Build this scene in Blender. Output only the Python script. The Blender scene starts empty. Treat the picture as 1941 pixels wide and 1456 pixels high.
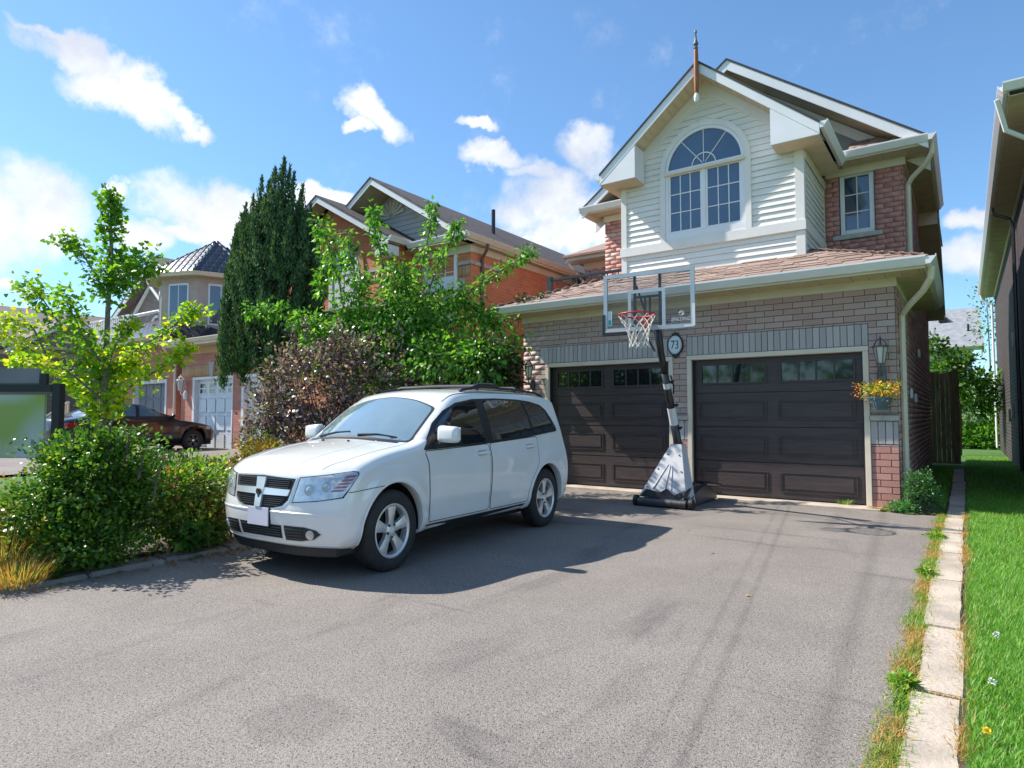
import bpy, bmesh, math, random
import numpy as np
from mathutils import Vector, Matrix

random.seed(7); rng = np.random.default_rng(7)
sc = bpy.context.scene
COL = sc.collection
R = math.radians

# ------------------------------------------------------------------ camera, sky, sun, exposure
CAMZ, PITCH, YAW, FPX = 1.27, math.atan(60/1205.0), R(35.45), 1205.0
cam = bpy.data.objects.new('camera', bpy.data.cameras.new('camera')); COL.objects.link(cam)
cam.location = (0, 0, CAMZ); cam.rotation_euler = (R(90)+PITCH, 0, YAW)
cam.data.sensor_width = 36; cam.data.lens = FPX/1941*36
cam.data.clip_start = .05; cam.data.clip_end = 2000
sc.camera = cam
FW = Vector((-math.sin(YAW)*math.cos(PITCH), math.cos(YAW)*math.cos(PITCH), math.sin(PITCH)))
RT = Vector((math.cos(YAW), math.sin(YAW), 0)); UP = RT.cross(FW)
def ray(px, py): return FW + RT*((px-970.5)/FPX) - UP*((py-728)/FPX)
def at(px, py, dep):            # survey helper: a bearing and a distance give a point in the garden
    return Vector((0, 0, CAMZ)) + ray(px, py)*dep
SUN = Vector((1, .27, -1.04)).normalized()
sun = bpy.data.objects.new('sun', bpy.data.lights.new('sun', 'SUN')); COL.objects.link(sun)
sun.data.energy = 5.0; sun.data.angle = R(.53); sun.data.color = (1, .945, .87)
sun.rotation_euler = SUN.to_track_quat('-Z', 'Y').to_euler(); sun.location = (-20, -6, 20)
SKY_STRENGTH, EXPOSURE = .125, .66
sc.view_settings.view_transform = 'Standard'; sc.view_settings.look = 'None'
sc.view_settings.gamma = 1; sc.view_settings.use_curve_mapping = False
sc.view_settings.exposure = EXPOSURE
sc.cycles.use_denoising = True
sc.cycles.max_bounces = 8; sc.cycles.transparent_max_bounces = 12
sc.cycles.sample_clamp_indirect = 6

world = bpy.data.worlds.new('World'); sc.world = world; world.use_nodes = True
wn, wl = world.node_tree.nodes, world.node_tree.links
wn.clear()
def N(t, **k):
    n = wn.new(t)
    for a, b in k.items(): setattr(n, a, b)
    return n
sky = N('ShaderNodeTexSky', sky_type='NISHITA'); sky.sun_disc = False
sky.sun_elevation = math.asin(-SUN.z); sky.sun_rotation = math.atan2(-SUN.x, -SUN.y)
sky.air_density = 1.0; sky.dust_density = .15; sky.ozone_density = 1.6; sky.altitude = 100
tc = N('ShaderNodeTexCoord')
def vm(op, a, b=None):
    n = N('ShaderNodeVectorMath', operation=op)
    for i, v in enumerate((a, b)):
        if v is None: continue
        if hasattr(v, 'links'): wl.new(v, n.inputs[i])
        else: n.inputs[i].default_value = tuple(v)
    return n
def mt(op, a, b=None, clamp=False):
    n = N('ShaderNodeMath', operation=op); n.use_clamp = clamp
    for i, v in enumerate((a, b)):
        if v is None: continue
        if hasattr(v, 'links'): wl.new(v, n.inputs[i])
        else: n.inputs[i].default_value = v
    return n.outputs[0]
def wnoise(scale, detail, rough, vec):
    n = N('ShaderNodeTexNoise'); n.inputs['Scale'].default_value = scale
    n.inputs['Detail'].default_value = detail; n.inputs['Roughness'].default_value = rough
    wl.new(vec, n.inputs['Vector']); return n
gen = tc.outputs['Generated']
n1 = wnoise(5.5, 10, .6, gen)
warp = vm('SCALE', vm('SUBTRACT', n1.outputs['Color'], (.5, .5, .5)).outputs[0]); warp.inputs['Scale'].default_value = .17
dirw = vm('ADD', gen, warp.outputs[0]).outputs[0]
CLOUDS = [(110, 95, 100, 34, 22), (60, 50, 60, 16, 20), (165, 170, 85, 48, 10), (250, 195, 95, 42, 22), (330, 222, 55, 22, 22),
          (60, 385, 150, 78, 5), (-90, 400, 190, 100, 0), (395, 398, 100, 62, 0), (340, 430, 60, 26, 0), (725, 222, 60, 30, 12), (690, 252, 30, 14, 0), (888, 234, 32, 13, 20),
          (1040, 400, 90, 60, 15), (1110, 310, 62, 46, 0), (940, 308, 60, 24, 15), (1085, 465, 80, 44, 0), (1000, 345, 60, 22, 10),
          (270, 440, 46, 40, 0), (235, 362, 38, 16, 10), (10, 540, 55, 15, 0), (1830, 395, 66, 26, 0), (1830, 470, 80, 44, 0), (620, 372, 80, 20, 0)]
best = None
for (cx, cy, ru, rv, ang) in CLOUDS:
    a = R(ang); c = ray(cx, cy).normalized(); ru *= 1.2; rv *= 1.25
    du = ray(cx+math.cos(a)*ru, cy+math.sin(a)*ru).normalized() - c
    dv = ray(cx+math.sin(a)*rv, cy-math.cos(a)*rv).normalized() - c
    du -= c*du.dot(c); dv -= c*dv.dot(c)
    rel = vm('SUBTRACT', dirw, c).outputs[0]
    A = mt('MULTIPLY', vm('DOT_PRODUCT', rel, du/du.length_squared).outputs['Value'], 1)
    B = vm('DOT_PRODUCT', rel, dv/dv.length_squared).outputs['Value']
    B = mt('MULTIPLY', B, 1)
    front = mt('MULTIPLY', mt('GREATER_THAN', vm('DOT_PRODUCT', gen, c).outputs['Value'], .5), 1)
    s = mt('SUBTRACT', 1.25, mt('ADD', mt('MULTIPLY', A, A), mt('MULTIPLY', B, B)))
    s = mt('MULTIPLY', mt('MAXIMUM', s, 0), front)
    best = s if best is None else mt('MAXIMUM', best, s)
n2 = wnoise(9, 10, .66, gen)
n3 = wnoise(2.2, 6, .55, gen)
lat = N('ShaderNodeSeparateXYZ'); wl.new(gen, lat.inputs[0])
edge = mt('ADD', best, mt('MULTIPLY', mt('SUBTRACT', n2.outputs['Fac'], .5), 2.0))
mr = N('ShaderNodeMapRange', interpolation_type='SMOOTHSTEP'); wl.new(edge, mr.inputs['Value'])
mr.inputs['From Min'].default_value = .10; mr.inputs['From Max'].default_value = 1.15
# soft generic cumulus for the rest of the sky, behind the viewer
behind = vm('DOT_PRODUCT', gen, FW).outputs['Value']
mb = N('ShaderNodeMapRange'); wl.new(behind, mb.inputs['Value'])
mb.inputs['From Min'].default_value = .35; mb.inputs['From Max'].default_value = .1
gm = N('ShaderNodeMapRange', interpolation_type='SMOOTHSTEP'); wl.new(n3.outputs['Fac'], gm.inputs['Value'])
gm.inputs['From Min'].default_value = .54; gm.inputs['From Max'].default_value = .66
other = mt('MULTIPLY', gm.outputs[0], mb.outputs[0])
mask = mt('MAXIMUM', mt('MULTIPLY', mr.outputs[0], .97), mt('MULTIPLY', other, .9), clamp=True)
mask = mt('MULTIPLY', mask, mt('GREATER_THAN', lat.outputs['Z'], 0))
cr = N('ShaderNodeValToRGB'); n4 = wnoise(6, 5, .55, dirw); wl.new(n4.outputs['Fac'], cr.inputs[0])
cr.color_ramp.elements[0].position = .36; cr.color_ramp.elements[0].color = (4.0, 4.25, 4.8, 1)
cr.color_ramp.elements[1].position = .56; cr.color_ramp.elements[1].color = (5.9, 5.95, 6.0, 1)
tint = N('ShaderNodeMix', data_type='RGBA', blend_type='MULTIPLY'); tint.inputs['Factor'].default_value = 1
gam = N('ShaderNodeGamma'); gam.inputs['Gamma'].default_value = .88; wl.new(sky.outputs[0], gam.inputs['Color'])
wl.new(gam.outputs[0], tint.inputs['A']); tint.inputs['B'].default_value = (.79, 1.08, 1.30, 1)
mix = N('ShaderNodeMix', data_type='RGBA'); wl.new(mask, mix.inputs['Factor'])
wl.new(tint.outputs['Result'], mix.inputs['A']); wl.new(cr.outputs[0], mix.inputs['B'])
bg = N('ShaderNodeBackground'); bg.inputs['Strength'].default_value = SKY_STRENGTH
wl.new(mix.outputs['Result'], bg.inputs[0])
wo = N('ShaderNodeOutputWorld'); wl.new(bg.outputs[0], wo.inputs[0])

# ------------------------------------------------------------------ materials
MATS = {}
def mat(name, col, rough=.6, col2=None, scale=8, bump=0, bscale=None, metal=0, spec=.5, coat=0, vary=0, detail=6, stretch=None, dist=0, ramp=(.35, .65), coord='Object', bdist=.01):
    """noise mottled surface; vary = brightness change from piece to piece"""
    if name in MATS: return MATS[name]
    m = bpy.data.materials.new(name); m.use_nodes = True; nt = m.node_tree; n, l = nt.nodes, nt.links
    b = n['Principled BSDF']; b.inputs['Roughness'].default_value = rough; b.inputs['Metallic'].default_value = metal
    b.inputs['Specular IOR Level'].default_value = spec; b.inputs['Coat Weight'].default_value = coat
    b.inputs['Coat Roughness'].default_value = .03
    t = n.new('ShaderNodeTexCoord'); vec = t.outputs[coord]
    if stretch:
        mp = n.new('ShaderNodeMapping'); mp.inputs['Scale'].default_value = stretch; l.new(vec, mp.inputs[0]); vec = mp.outputs[0]
    c4 = tuple(col)+(1,)
    out = None
    if col2:
        t1 = n.new('ShaderNodeTexNoise'); t1.inputs['Scale'].default_value = scale; t1.inputs['Detail'].default_value = detail
        t1.inputs['Distortion'].default_value = dist; l.new(vec, t1.inputs['Vector'])
        r = n.new('ShaderNodeValToRGB'); l.new(t1.outputs['Fac'], r.inputs[0])
        r.color_ramp.elements[0].position = ramp[0]; r.color_ramp.elements[1].position = ramp[1]
        r.color_ramp.elements[0].color = c4; r.color_ramp.elements[1].color = tuple(col2)+(1,)
        out = r.outputs[0]
    if vary:
        oi = n.new('ShaderNodeObjectInfo'); ge = n.new('ShaderNodeNewGeometry')
        ad = n.new('ShaderNodeMath'); ad.operation = 'ADD'; l.new(oi.outputs['Random'], ad.inputs[0]); l.new(ge.outputs['Random Per Island'], ad.inputs[1])
        fr = n.new('ShaderNodeMath'); fr.operation = 'FRACT'; l.new(ad.outputs[0], fr.inputs[0])
        mr_ = n.new('ShaderNodeMapRange'); l.new(fr.outputs[0], mr_.inputs[0])
        mr_.inputs['To Min'].default_value = 1-vary; mr_.inputs['To Max'].default_value = 1+vary
        hs = n.new('ShaderNodeHueSaturation'); l.new(mr_.outputs[0], hs.inputs['Value'])
        mr2 = n.new('ShaderNodeMapRange'); l.new(fr.outputs[0], mr2.inputs[0]); mr2.inputs['To Min'].default_value = 1+vary*.5; mr2.inputs['To Max'].default_value = 1-vary*.5
        l.new(mr2.outputs[0], hs.inputs['Saturation'])
        if out: l.new(out, hs.inputs['Color'])
        else: hs.inputs['Color'].default_value = c4
        out = hs.outputs[0]
    if out: l.new(out, b.inputs['Base Color'])
    else: b.inputs['Base Color'].default_value = c4
    if bump:
        t2 = n.new('ShaderNodeTexNoise'); t2.inputs['Scale'].default_value = bscale or scale*4; t2.inputs['Detail'].default_value = 5
        l.new(vec, t2.inputs['Vector']); bp = n.new('ShaderNodeBump'); bp.inputs['Strength'].default_value = bump
        bp.inputs['Distance'].default_value = bdist; l.new(t2.outputs['Fac'], bp.inputs['Height']); l.new(bp.outputs[0], b.inputs['Normal'])
    MATS[name] = m; return m

def leafmat(name, stops, trans=.35, rough=.45, spec=.5):
    if name in MATS: return MATS[name]
    m = bpy.data.materials.new(name); m.use_nodes = True; nt = m.node_tree; n, l = nt.nodes, nt.links
    b = n['Principled BSDF']; b.inputs['Roughness'].default_value = rough; b.inputs['Specular IOR Level'].default_value = spec
    ge = n.new('ShaderNodeNewGeometry'); r = n.new('ShaderNodeValToRGB'); l.new(ge.outputs['Random Per Island'], r.inputs[0])
    el = r.color_ramp.elements
    while len(el) < len(stops): el.new(.5)
    for i, (p, c) in enumerate(stops): el[i].position = p; el[i].color = tuple(c)+(1,)
    l.new(r.outputs[0], b.inputs['Base Color'])
    tr = n.new('ShaderNodeBsdfTranslucent'); g = n.new('ShaderNodeMix'); g.data_type = 'RGBA'; g.blend_type = 'MULTIPLY'; g.inputs['Factor'].default_value = 1
    l.new(r.outputs[0], g.inputs['A']); g.inputs['B'].default_value = (1.7, 1.9, .7, 1); l.new(g.outputs['Result'], tr.inputs[0])
    mx = n.new('ShaderNodeMixShader'); mx.inputs[0].default_value = trans
    l.new(b.outputs[0], mx.inputs[1]); l.new(tr.outputs[0], mx.inputs[2]); l.new(mx.outputs[0], n['Material Output'].inputs[0])
    MATS[name] = m; return m

def brickmat(name, c1, c2, mortar, w=.24, h=.075, rough=.85):
    """far brickwork too small to pick apart: courses by texture, works on walls along X and along Y"""
    if name in MATS: return MATS[name]
    m = bpy.data.materials.new(name); m.use_nodes = True; nt = m.node_tree; n, l = nt.nodes, nt.links
    b = n['Principled BSDF']; b.inputs['Roughness'].default_value = rough
    g = n.new('ShaderNodeNewGeometry'); s = n.new('ShaderNodeSeparateXYZ'); l.new(g.outputs['Position'], s.inputs[0])
    a = n.new('ShaderNodeMath'); l.new(s.outputs[0], a.inputs[0]); l.new(s.outputs[1], a.inputs[1])
    c = n.new('ShaderNodeCombineXYZ'); l.new(a.outputs[0], c.inputs[0]); l.new(s.outputs[2], c.inputs[1])
    t = n.new('ShaderNodeTexBrick'); l.new(c.outputs[0], t.inputs['Vector'])
    t.inputs['Color1'].default_value = tuple(c1)+(1,); t.inputs['Color2'].default_value = tuple(c2)+(1,); t.inputs['Mortar'].default_value = tuple(mortar)+(1,)
    t.inputs['Scale'].default_value = 1; t.inputs['Brick Width'].default_value = w; t.inputs['Row Height'].default_value = h; t.inputs['Mortar Size'].default_value = .008
    no = n.new('ShaderNodeTexNoise'); no.inputs['Scale'].default_value = 1.3; no.inputs['Detail'].default_value = 4; l.new(c.outputs[0], no.inputs['Vector'])
    mr_ = n.new('ShaderNodeMapRange'); l.new(no.outputs['Fac'], mr_.inputs[0]); mr_.inputs['To Min'].default_value = .8; mr_.inputs['To Max'].default_value = 1.2
    hs = n.new('ShaderNodeHueSaturation'); l.new(t.outputs['Color'], hs.inputs['Color']); l.new(mr_.outputs[0], hs.inputs['Value'])
    l.new(hs.outputs[0], b.inputs['Base Color'])
    bp = n.new('ShaderNodeBump'); bp.inputs['Strength'].default_value = .5; bp.inputs['Distance'].default_value = .01; bp.invert = True
    l.new(t.outputs['Fac'], bp.inputs['Height']); l.new(bp.outputs[0], b.inputs['Normal'])
    MATS[name] = m; return m

M_WHITE = mat('white_aluminium', (.80, .79, .80), .35, (.74, .73, .735), 2, spec=.5)
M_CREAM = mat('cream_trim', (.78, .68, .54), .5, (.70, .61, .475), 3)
M_TRIM = mat('siding_trim', (.78, .745, .70), .5, (.72, .69, .65), 2.5)
M_SIDING = mat('white_siding', (.84, .81, .76), .45, (.77, .745, .70), 1.5, vary=.03, bump=.15, bscale=40, stretch=(1, 1, 6))
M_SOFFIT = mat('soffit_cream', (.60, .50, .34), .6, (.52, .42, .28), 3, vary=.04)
M_MORTAR = mat('mortar', (.13, .12, .115), .9, (.18, .165, .155), 14)
M_BR_RED = mat('brick_red', (.64, .315, .26), .85, (.48, .245, .21), 26, .9, 55, vary=.09, bdist=.012, coord='Generated' if False else 'Object')
M_BR_TAUPE = mat('brick_taupe', (.72, .54, .475), .85, (.50, .385, .35), 16, .9, 55, vary=.06, bdist=.012)
M_BR_GREY = mat('brick_grey', (.68, .61, .59), .85, (.50, .46, .45), 26, .9, 55, vary=.1, bdist=.012)
M_BR_MIX = mat('brick_rose', (.72, .455, .40), .85, (.52, .375, .335), 16, .9, 55, vary=.08, bdist=.012)
M_BR_UP = mat('brick_mauve', (.66, .30, .255), .85, (.48, .225, .20), 18, .9, 55, vary=.08, bdist=.012)
M_STONE = mat('sill_stone', (.50, .47, .42), .8, (.38, .36, .32), 9, .4)
M_DOOR = mat('door_brown', (.076, .055, .052), .42, (.052, .038, .037), 3, .35, 24, stretch=(1, 1, 16), bdist=.004)
M_SHING = mat('shingle_rose', (.43, .295, .235), .9, (.29, .21, .175), 30, .8, 160, vary=.2)
M_SHING_DK = mat('shingle_brown', (.10, .075, .07), .9, (.055, .045, .045), 5, .8, 40, vary=.2)
M_SHING_BR = mat('shingle_tan', (.21, .17, .15), .9, (.14, .115, .10), 5, .8, 40)
M_SHING_GY = mat('shingle_grey', (.30, .31, .33), .9, (.22, .23, .25), 4, .8, 40)
M_ASPH_EDGE = mat('roof_edge', (.05, .045, .045), .9)
M_BLACK = mat('black_plastic', (.018, .018, .02), .45)
M_BLACKMETAL = mat('black_metal', (.02, .02, .022), .3, (.03, .03, .033), 8, spec=.6)
M_DARK = mat('dark_void', (.008, .008, .009), .8)
M_GLASS = mat('window_glass', (.05, .085, .15), .04, (.035, .06, .11), 1.2, spec=1.0, coat=.6)
M_GLASS_DK = mat('dark_glass', (.012, .016, .018), .05, spec=.9, coat=.3)
M_CONC = mat('concrete', (.55, .46, .37), .9, (.37, .315, .255), 3.2, .7, 45, vary=.05)
M_CONC_GY = mat('kerb_concrete', (.27, .26, .25), .9, (.19, .185, .18), 6, .5, 60)
M_WOOD = mat('finial_wood', (.36, .12, .03), .5, (.22, .06, .015), 6, stretch=(6, 6, 1))
M_LEAD = mat('weathered_lead', (.17, .17, .165), .5, (.10, .10, .098), 12, metal=.4)
M_BARK = mat('bark', (.16, .125, .10), .9, (.09, .07, .055), 14, .8, 40, stretch=(3, 3, 1))
M_BARK_GY = mat('bark_grey', (.24, .22, .19), .9, (.15, .135, .12), 14, .8, 40, stretch=(3, 3, 1))

# ------------------------------------------------------------------ mesh helpers
ORG = {}
def prep(o, parent, label, kind):
    COL.objects.link(o)
    if parent is not None:
        o.parent = parent; ORG[o.name] = ORG.get(parent.name, Vector((0, 0, 0)))
    if label: o['label'] = label
    if kind: o['kind'] = kind
    return o
def thing(name, label, cat, loc=(0, 0, 0), rz=0, group=None):
    o = bpy.data.objects.new(name, None); COL.objects.link(o); o.location = loc; o.rotation_euler = (0, 0, rz)
    o.empty_display_size = .2
    o['label'] = label; o['category'] = cat
    if group: o['group'] = group
    ORG[o.name] = Vector(loc) if rz == 0 else Vector((0, 0, 0))
    return o
class MB:
    def __init__(s): s.v = []; s.f = []
    def add(s, vs, fs):
        n = len(s.v); s.v += [tuple(p) for p in vs]; s.f += [tuple(i+n for i in f) for f in fs]; return s
    def box(s, x0, x1, y0, y1, z0, z1, rot=None, c=None):
        vs = [Vector((x, y, z)) for x in (x0, x1) for y in (y0, y1) for z in (z0, z1)]
        if rot: vs = [rot @ (p-c)+c for p in vs]
        return s.add(vs, [(0, 1, 3, 2), (4, 6, 7, 5), (0, 4, 5, 1), (2, 3, 7, 6), (0, 2, 6, 4), (1, 5, 7, 3)])
    def prism(s, poly, ax, a, b):
        """poly = list of 2D points; ax 'x': poly is (y,z); 'y': (x,z); 'z': (x,y)"""
        def P(p, t): return {'x': (t, p[0], p[1]), 'y': (p[0], t, p[1]), 'z': (p[0], p[1], t)}[ax]
        n = len(poly); vs = [P(p, a) for p in poly]+[P(p, b) for p in poly]
        return s.add(vs, [tuple(range(n))[::-1], tuple(range(n, 2*n))]+[(i, (i+1) % n, n+(i+1) % n, n+i) for i in range(n)])
    def slab(s, pts, th, d=None):
        d = Vector(d) if d else Vector((0, 0, -1)); n = len(pts); pts = [Vector(p) for p in pts]
        vs = pts+[p+d*th for p in pts]
        return s.add(vs, [tuple(range(n)), tuple(range(n, 2*n))[::-1]]+[(i, n+i, n+(i+1) % n, (i+1) % n) for i in range(n)])
    def tube(s, path, r, n=8, cap=True):
        path = [Vector(p) for p in path]; rs = r if isinstance(r, (list, tuple)) else [r]*len(path)
        rings = []; prev = None
        for i, p in enumerate(path):
            t = (path[min(i+1, len(path)-1)]-path[max(i-1, 0)]).normalized()
            if prev is None: a = t.orthogonal().normalized()
            else:
                a = prev-t*prev.dot(t)
                a = a.normalized() if a.length > 1e-6 else t.orthogonal().normalized()
            prev = a; b = t.cross(a)
            rings.append([p+(a*math.cos(2*math.pi*k/n)+b*math.sin(2*math.pi*k/n))*rs[i] for k in range(n)])
        vs = [q for rg in rings for q in rg]; fs = []
        for i in range(len(path)-1):
            for k in range(n): fs.append((i*n+k, i*n+(k+1) % n, (i+1)*n+(k+1) % n, (i+1)*n+k))
        if cap: fs += [tuple(range(n))[::-1], tuple(range((len(path)-1)*n, len(path)*n))]
        return s.add(vs, fs)
    def lathe(s, prof, n=24, o=(0, 0, 0), ax='z', cap=True):
        o = Vector(o); vs = []
        for (r, h) in prof:
            for k in range(n):
                a = 2*math.pi*k/n; c, d = r*math.cos(a), r*math.sin(a)
                vs.append(o+Vector({'z': (c, d, h), 'y': (c, h, d), 'x': (h, c, d)}[ax]))
        fs = [(i*n+k, i*n+(k+1) % n, (i+1)*n+(k+1) % n, (i+1)*n+k) for i in range(len(prof)-1) for k in range(n)]
        if cap: fs += [tuple(range(n))[::-1], tuple(range((len(prof)-1)*n, len(prof)*n))]
        return s.add(vs, fs)
    def build(s, name, m, parent=None, smooth=False, label=None, kind=None, bevel=0, local=False):
        me = bpy.data.meshes.new(name)
        o = bpy.data.objects.new(name, me); prep(o, parent, label, kind)
        off = Vector((0, 0, 0)) if local else ORG.get(o.name, Vector((0, 0, 0)))
        vs = s.v if off.length == 0 else [(p[0]-off.x, p[1]-off.y, p[2]-off.z) for p in s.v]
        me.from_pydata(vs, [], s.f)
        if bevel:
            bm = bmesh.new(); bm.from_mesh(me)
            bmesh.ops.remove_doubles(bm, verts=bm.verts, dist=1e-5)
            bmesh.ops.recalc_face_normals(bm, faces=bm.faces)
            es = [e for e in bm.edges if len(e.link_faces) == 2 and e.calc_face_angle(0) > .5]
            bmesh.ops.bevel(bm, geom=es, offset=bevel, segments=2, affect='EDGES', clamp_overlap=True)
            bm.to_mesh(me); bm.free()
        else:
            bm = bmesh.new(); bm.from_mesh(me); bmesh.ops.recalc_face_normals(bm, faces=bm.faces); bm.to_mesh(me); bm.free()
        if smooth:
            me.shade_smooth()
            if smooth != 'all': me.set_sharp_from_angle(angle=R(40))
        me.materials.append(m)
        return o
def np_mesh(name, V, F, m, parent=None, smooth=False, label=None, kind=None):
    """V (n,3), F (m,k) with k = 3 or 4"""
    me = bpy.data.meshes.new(name); o = bpy.data.objects.new(name, me); prep(o, parent, label, kind)
    off = ORG.get(o.name, Vector((0, 0, 0)))
    V = np.asarray(V, np.float32) - np.array(off, np.float32); F = np.asarray(F, np.int32); k = F.shape[1]
    me.vertices.add(len(V)); me.vertices.foreach_set('co', V.ravel())
    me.loops.add(F.size); me.loops.foreach_set('vertex_index', F.ravel())
    me.polygons.add(len(F)); me.polygons.foreach_set('loop_start', np.arange(0, F.size, k, dtype=np.int32))
    me.update(calc_edges=True)
    if smooth: me.shade_smooth()
    me.materials.append(m)
    return o
def B(name, x0, x1, y0, y1, z0, z1, m, parent=None, bevel=0, **k):
    return MB().box(x0, x1, y0, y1, z0, z1).build(name, m, parent, bevel=bevel, **k)

# unit piece with softened edges, shared by bricks, shingles, slabs
_UN = {}
def unit_mesh(m, ch=.06):
    key = (m.name, ch)
    if key in _UN: return _UN[key]
    me = bpy.data.meshes.new('piece_'+m.name); bm = bmesh.new(); bmesh.ops.create_cube(bm, size=1)
    me2 = bm; bmesh.ops.bevel(bm, geom=list(bm.edges), offset=ch/2, segments=1, affect='EDGES'); bm.to_mesh(me); bm.free()
    me.materials.append(m); _UN[key] = me; return me
CUBE_V = np.array([(x, y, z) for x in (-.5, .5) for y in (-.5, .5) for z in (-.5, .5)])
CUBE_F = np.array([(0, 1, 3, 2), (4, 6, 7, 5), (0, 4, 5, 1), (2, 3, 7, 6), (0, 2, 6, 4), (1, 5, 7, 3)])
def pieces(name, specs, parent, budget, ch=.035):
    """specs: (matrix 4x4, material, priority). The best `budget` become objects, the rest one joined mesh per material.
    returns how many objects were made"""
    specs = sorted(specs, key=lambda s: -s[2]); off = ORG.get(parent.name, Vector((0, 0, 0)))
    T = Matrix.Translation(-off)
    for M_, m, p in specs[:budget]:
        o = bpy.data.objects.new(name, unit_mesh(m, ch)); COL.objects.link(o); o.parent = parent; o.matrix_local = T @ M_
    rest = {}
    for M_, m, p in specs[budget:]: rest.setdefault(m.name, []).append(M_)
    for k, ms in rest.items():
        A = np.array([np.array(x) for x in ms]); V = np.einsum('nij,kj->nki', A[:, :3, :3], CUBE_V)+A[:, None, :3, 3]
        F = (CUBE_F[None]+8*np.arange(len(ms))[:, None, None]).reshape(-1, 4)
        np_mesh(name+'_courses' if name == 'brick' else name+'_rows', V.reshape(-1, 3), F, MATS[k], parent, kind='stuff')
    return min(budget, len(specs))
def dist(p): return (Vector(p)-Vector((0, 0, CAMZ))).length
def S_box(x0, x1, y0, y1, z0, z1):
    return Matrix.Translation(((x0+x1)/2, (y0+y1)/2, (z0+z1)/2)) @ Matrix.Diagonal((abs(x1-x0), abs(y1-y0), abs(z1-z0), 1))
def courses(specs, u0, u1, z0, z1, plane, face, mats, holes=(), pu=.27, pz=.0915, joint=.010, depth=.012, soldier=False, pr=1, zend=None):
    """bricks on a wall. plane 'x': wall along X facing -Y at y=face; 'y': wall along Y facing +X at x=face.
    mats(u,z)->material. holes: (u0,u1,z0,z1)."""
    rnd = random.Random(int(abs(u0*100+z0*10+face*7)))
    if soldier: pu_, pz_ = .09, z1-z0
    else: pu_, pz_ = pu, pz
    nz = max(1, round((z1-z0)/pz_)); hz = (z1-z0)/nz
    for r in range(nz):
        za, zb = z0+r*hz+joint/2, z0+(r+1)*hz-joint/2
        st = u0-(0 if (soldier or r % 2) else pu_*.5)
        k = 0
        while True:
            a = st+k*pu_; k += 1
            if a > u1-.02: break
            segs = [(max(a, u0)+joint/2, min(a+pu_, u1)-joint/2, za, zb)]
            for (h0, h1, g0, g1) in holes:
                if zb > g0+.01 and za < g1-.01:
                    ns = []
                    for (s0, s1, ya, yb) in segs:
                        if s1 <= h0 or s0 >= h1: ns.append((s0, s1, ya, yb)); continue
                        if s0 < h0: ns.append((s0, h0-joint/2, ya, yb))
                        if s1 > h1: ns.append((h1+joint/2, s1, ya, yb))
                        if g0-joint/2-ya > .012: ns.append((max(s0, h0), min(s1, h1), ya, g0-joint/2))
                        if yb-g1-joint/2 > .012: ns.append((max(s0, h0), min(s1, h1), g1+joint/2, yb))
                    segs = ns
            for (s0, s1, za_, zb_) in segs:
                if s1-s0 < .018: continue
                d = depth+rnd.uniform(-.002, .0025); c = (s0+s1)/2
                if plane == 'x': Mx = S_box(s0, s1, face-d, face+.06, za_, zb_); q = (c, face, (za+zb)/2)
                elif plane == '-y': Mx = S_box(face-d, face+.06, s0, s1, za_, zb_); q = (face, c, (za+zb)/2)
                else: Mx = S_box(face-.06, face+d, s0, s1, za_, zb_); q = (face, c, (za+zb)/2)
                specs.append((Mx, mats(c, (za+zb)/2), pr*1000-dist(q)))
def text_mesh(body, size, ext):
    cu = bpy.data.curves.new('lettering', 'FONT'); cu.body = body; cu.size = size; cu.extrude = ext; cu.align_x = 'CENTER'; cu.align_y = 'CENTER'
    cu.resolution_u = 3
    o = bpy.data.objects.new('lettering', cu); COL.objects.link(o)
    me = bpy.data.meshes.new_from_object(o.evaluated_get(bpy.context.evaluated_depsgraph_get()))
    bpy.data.objects.remove(o); return me

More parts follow.
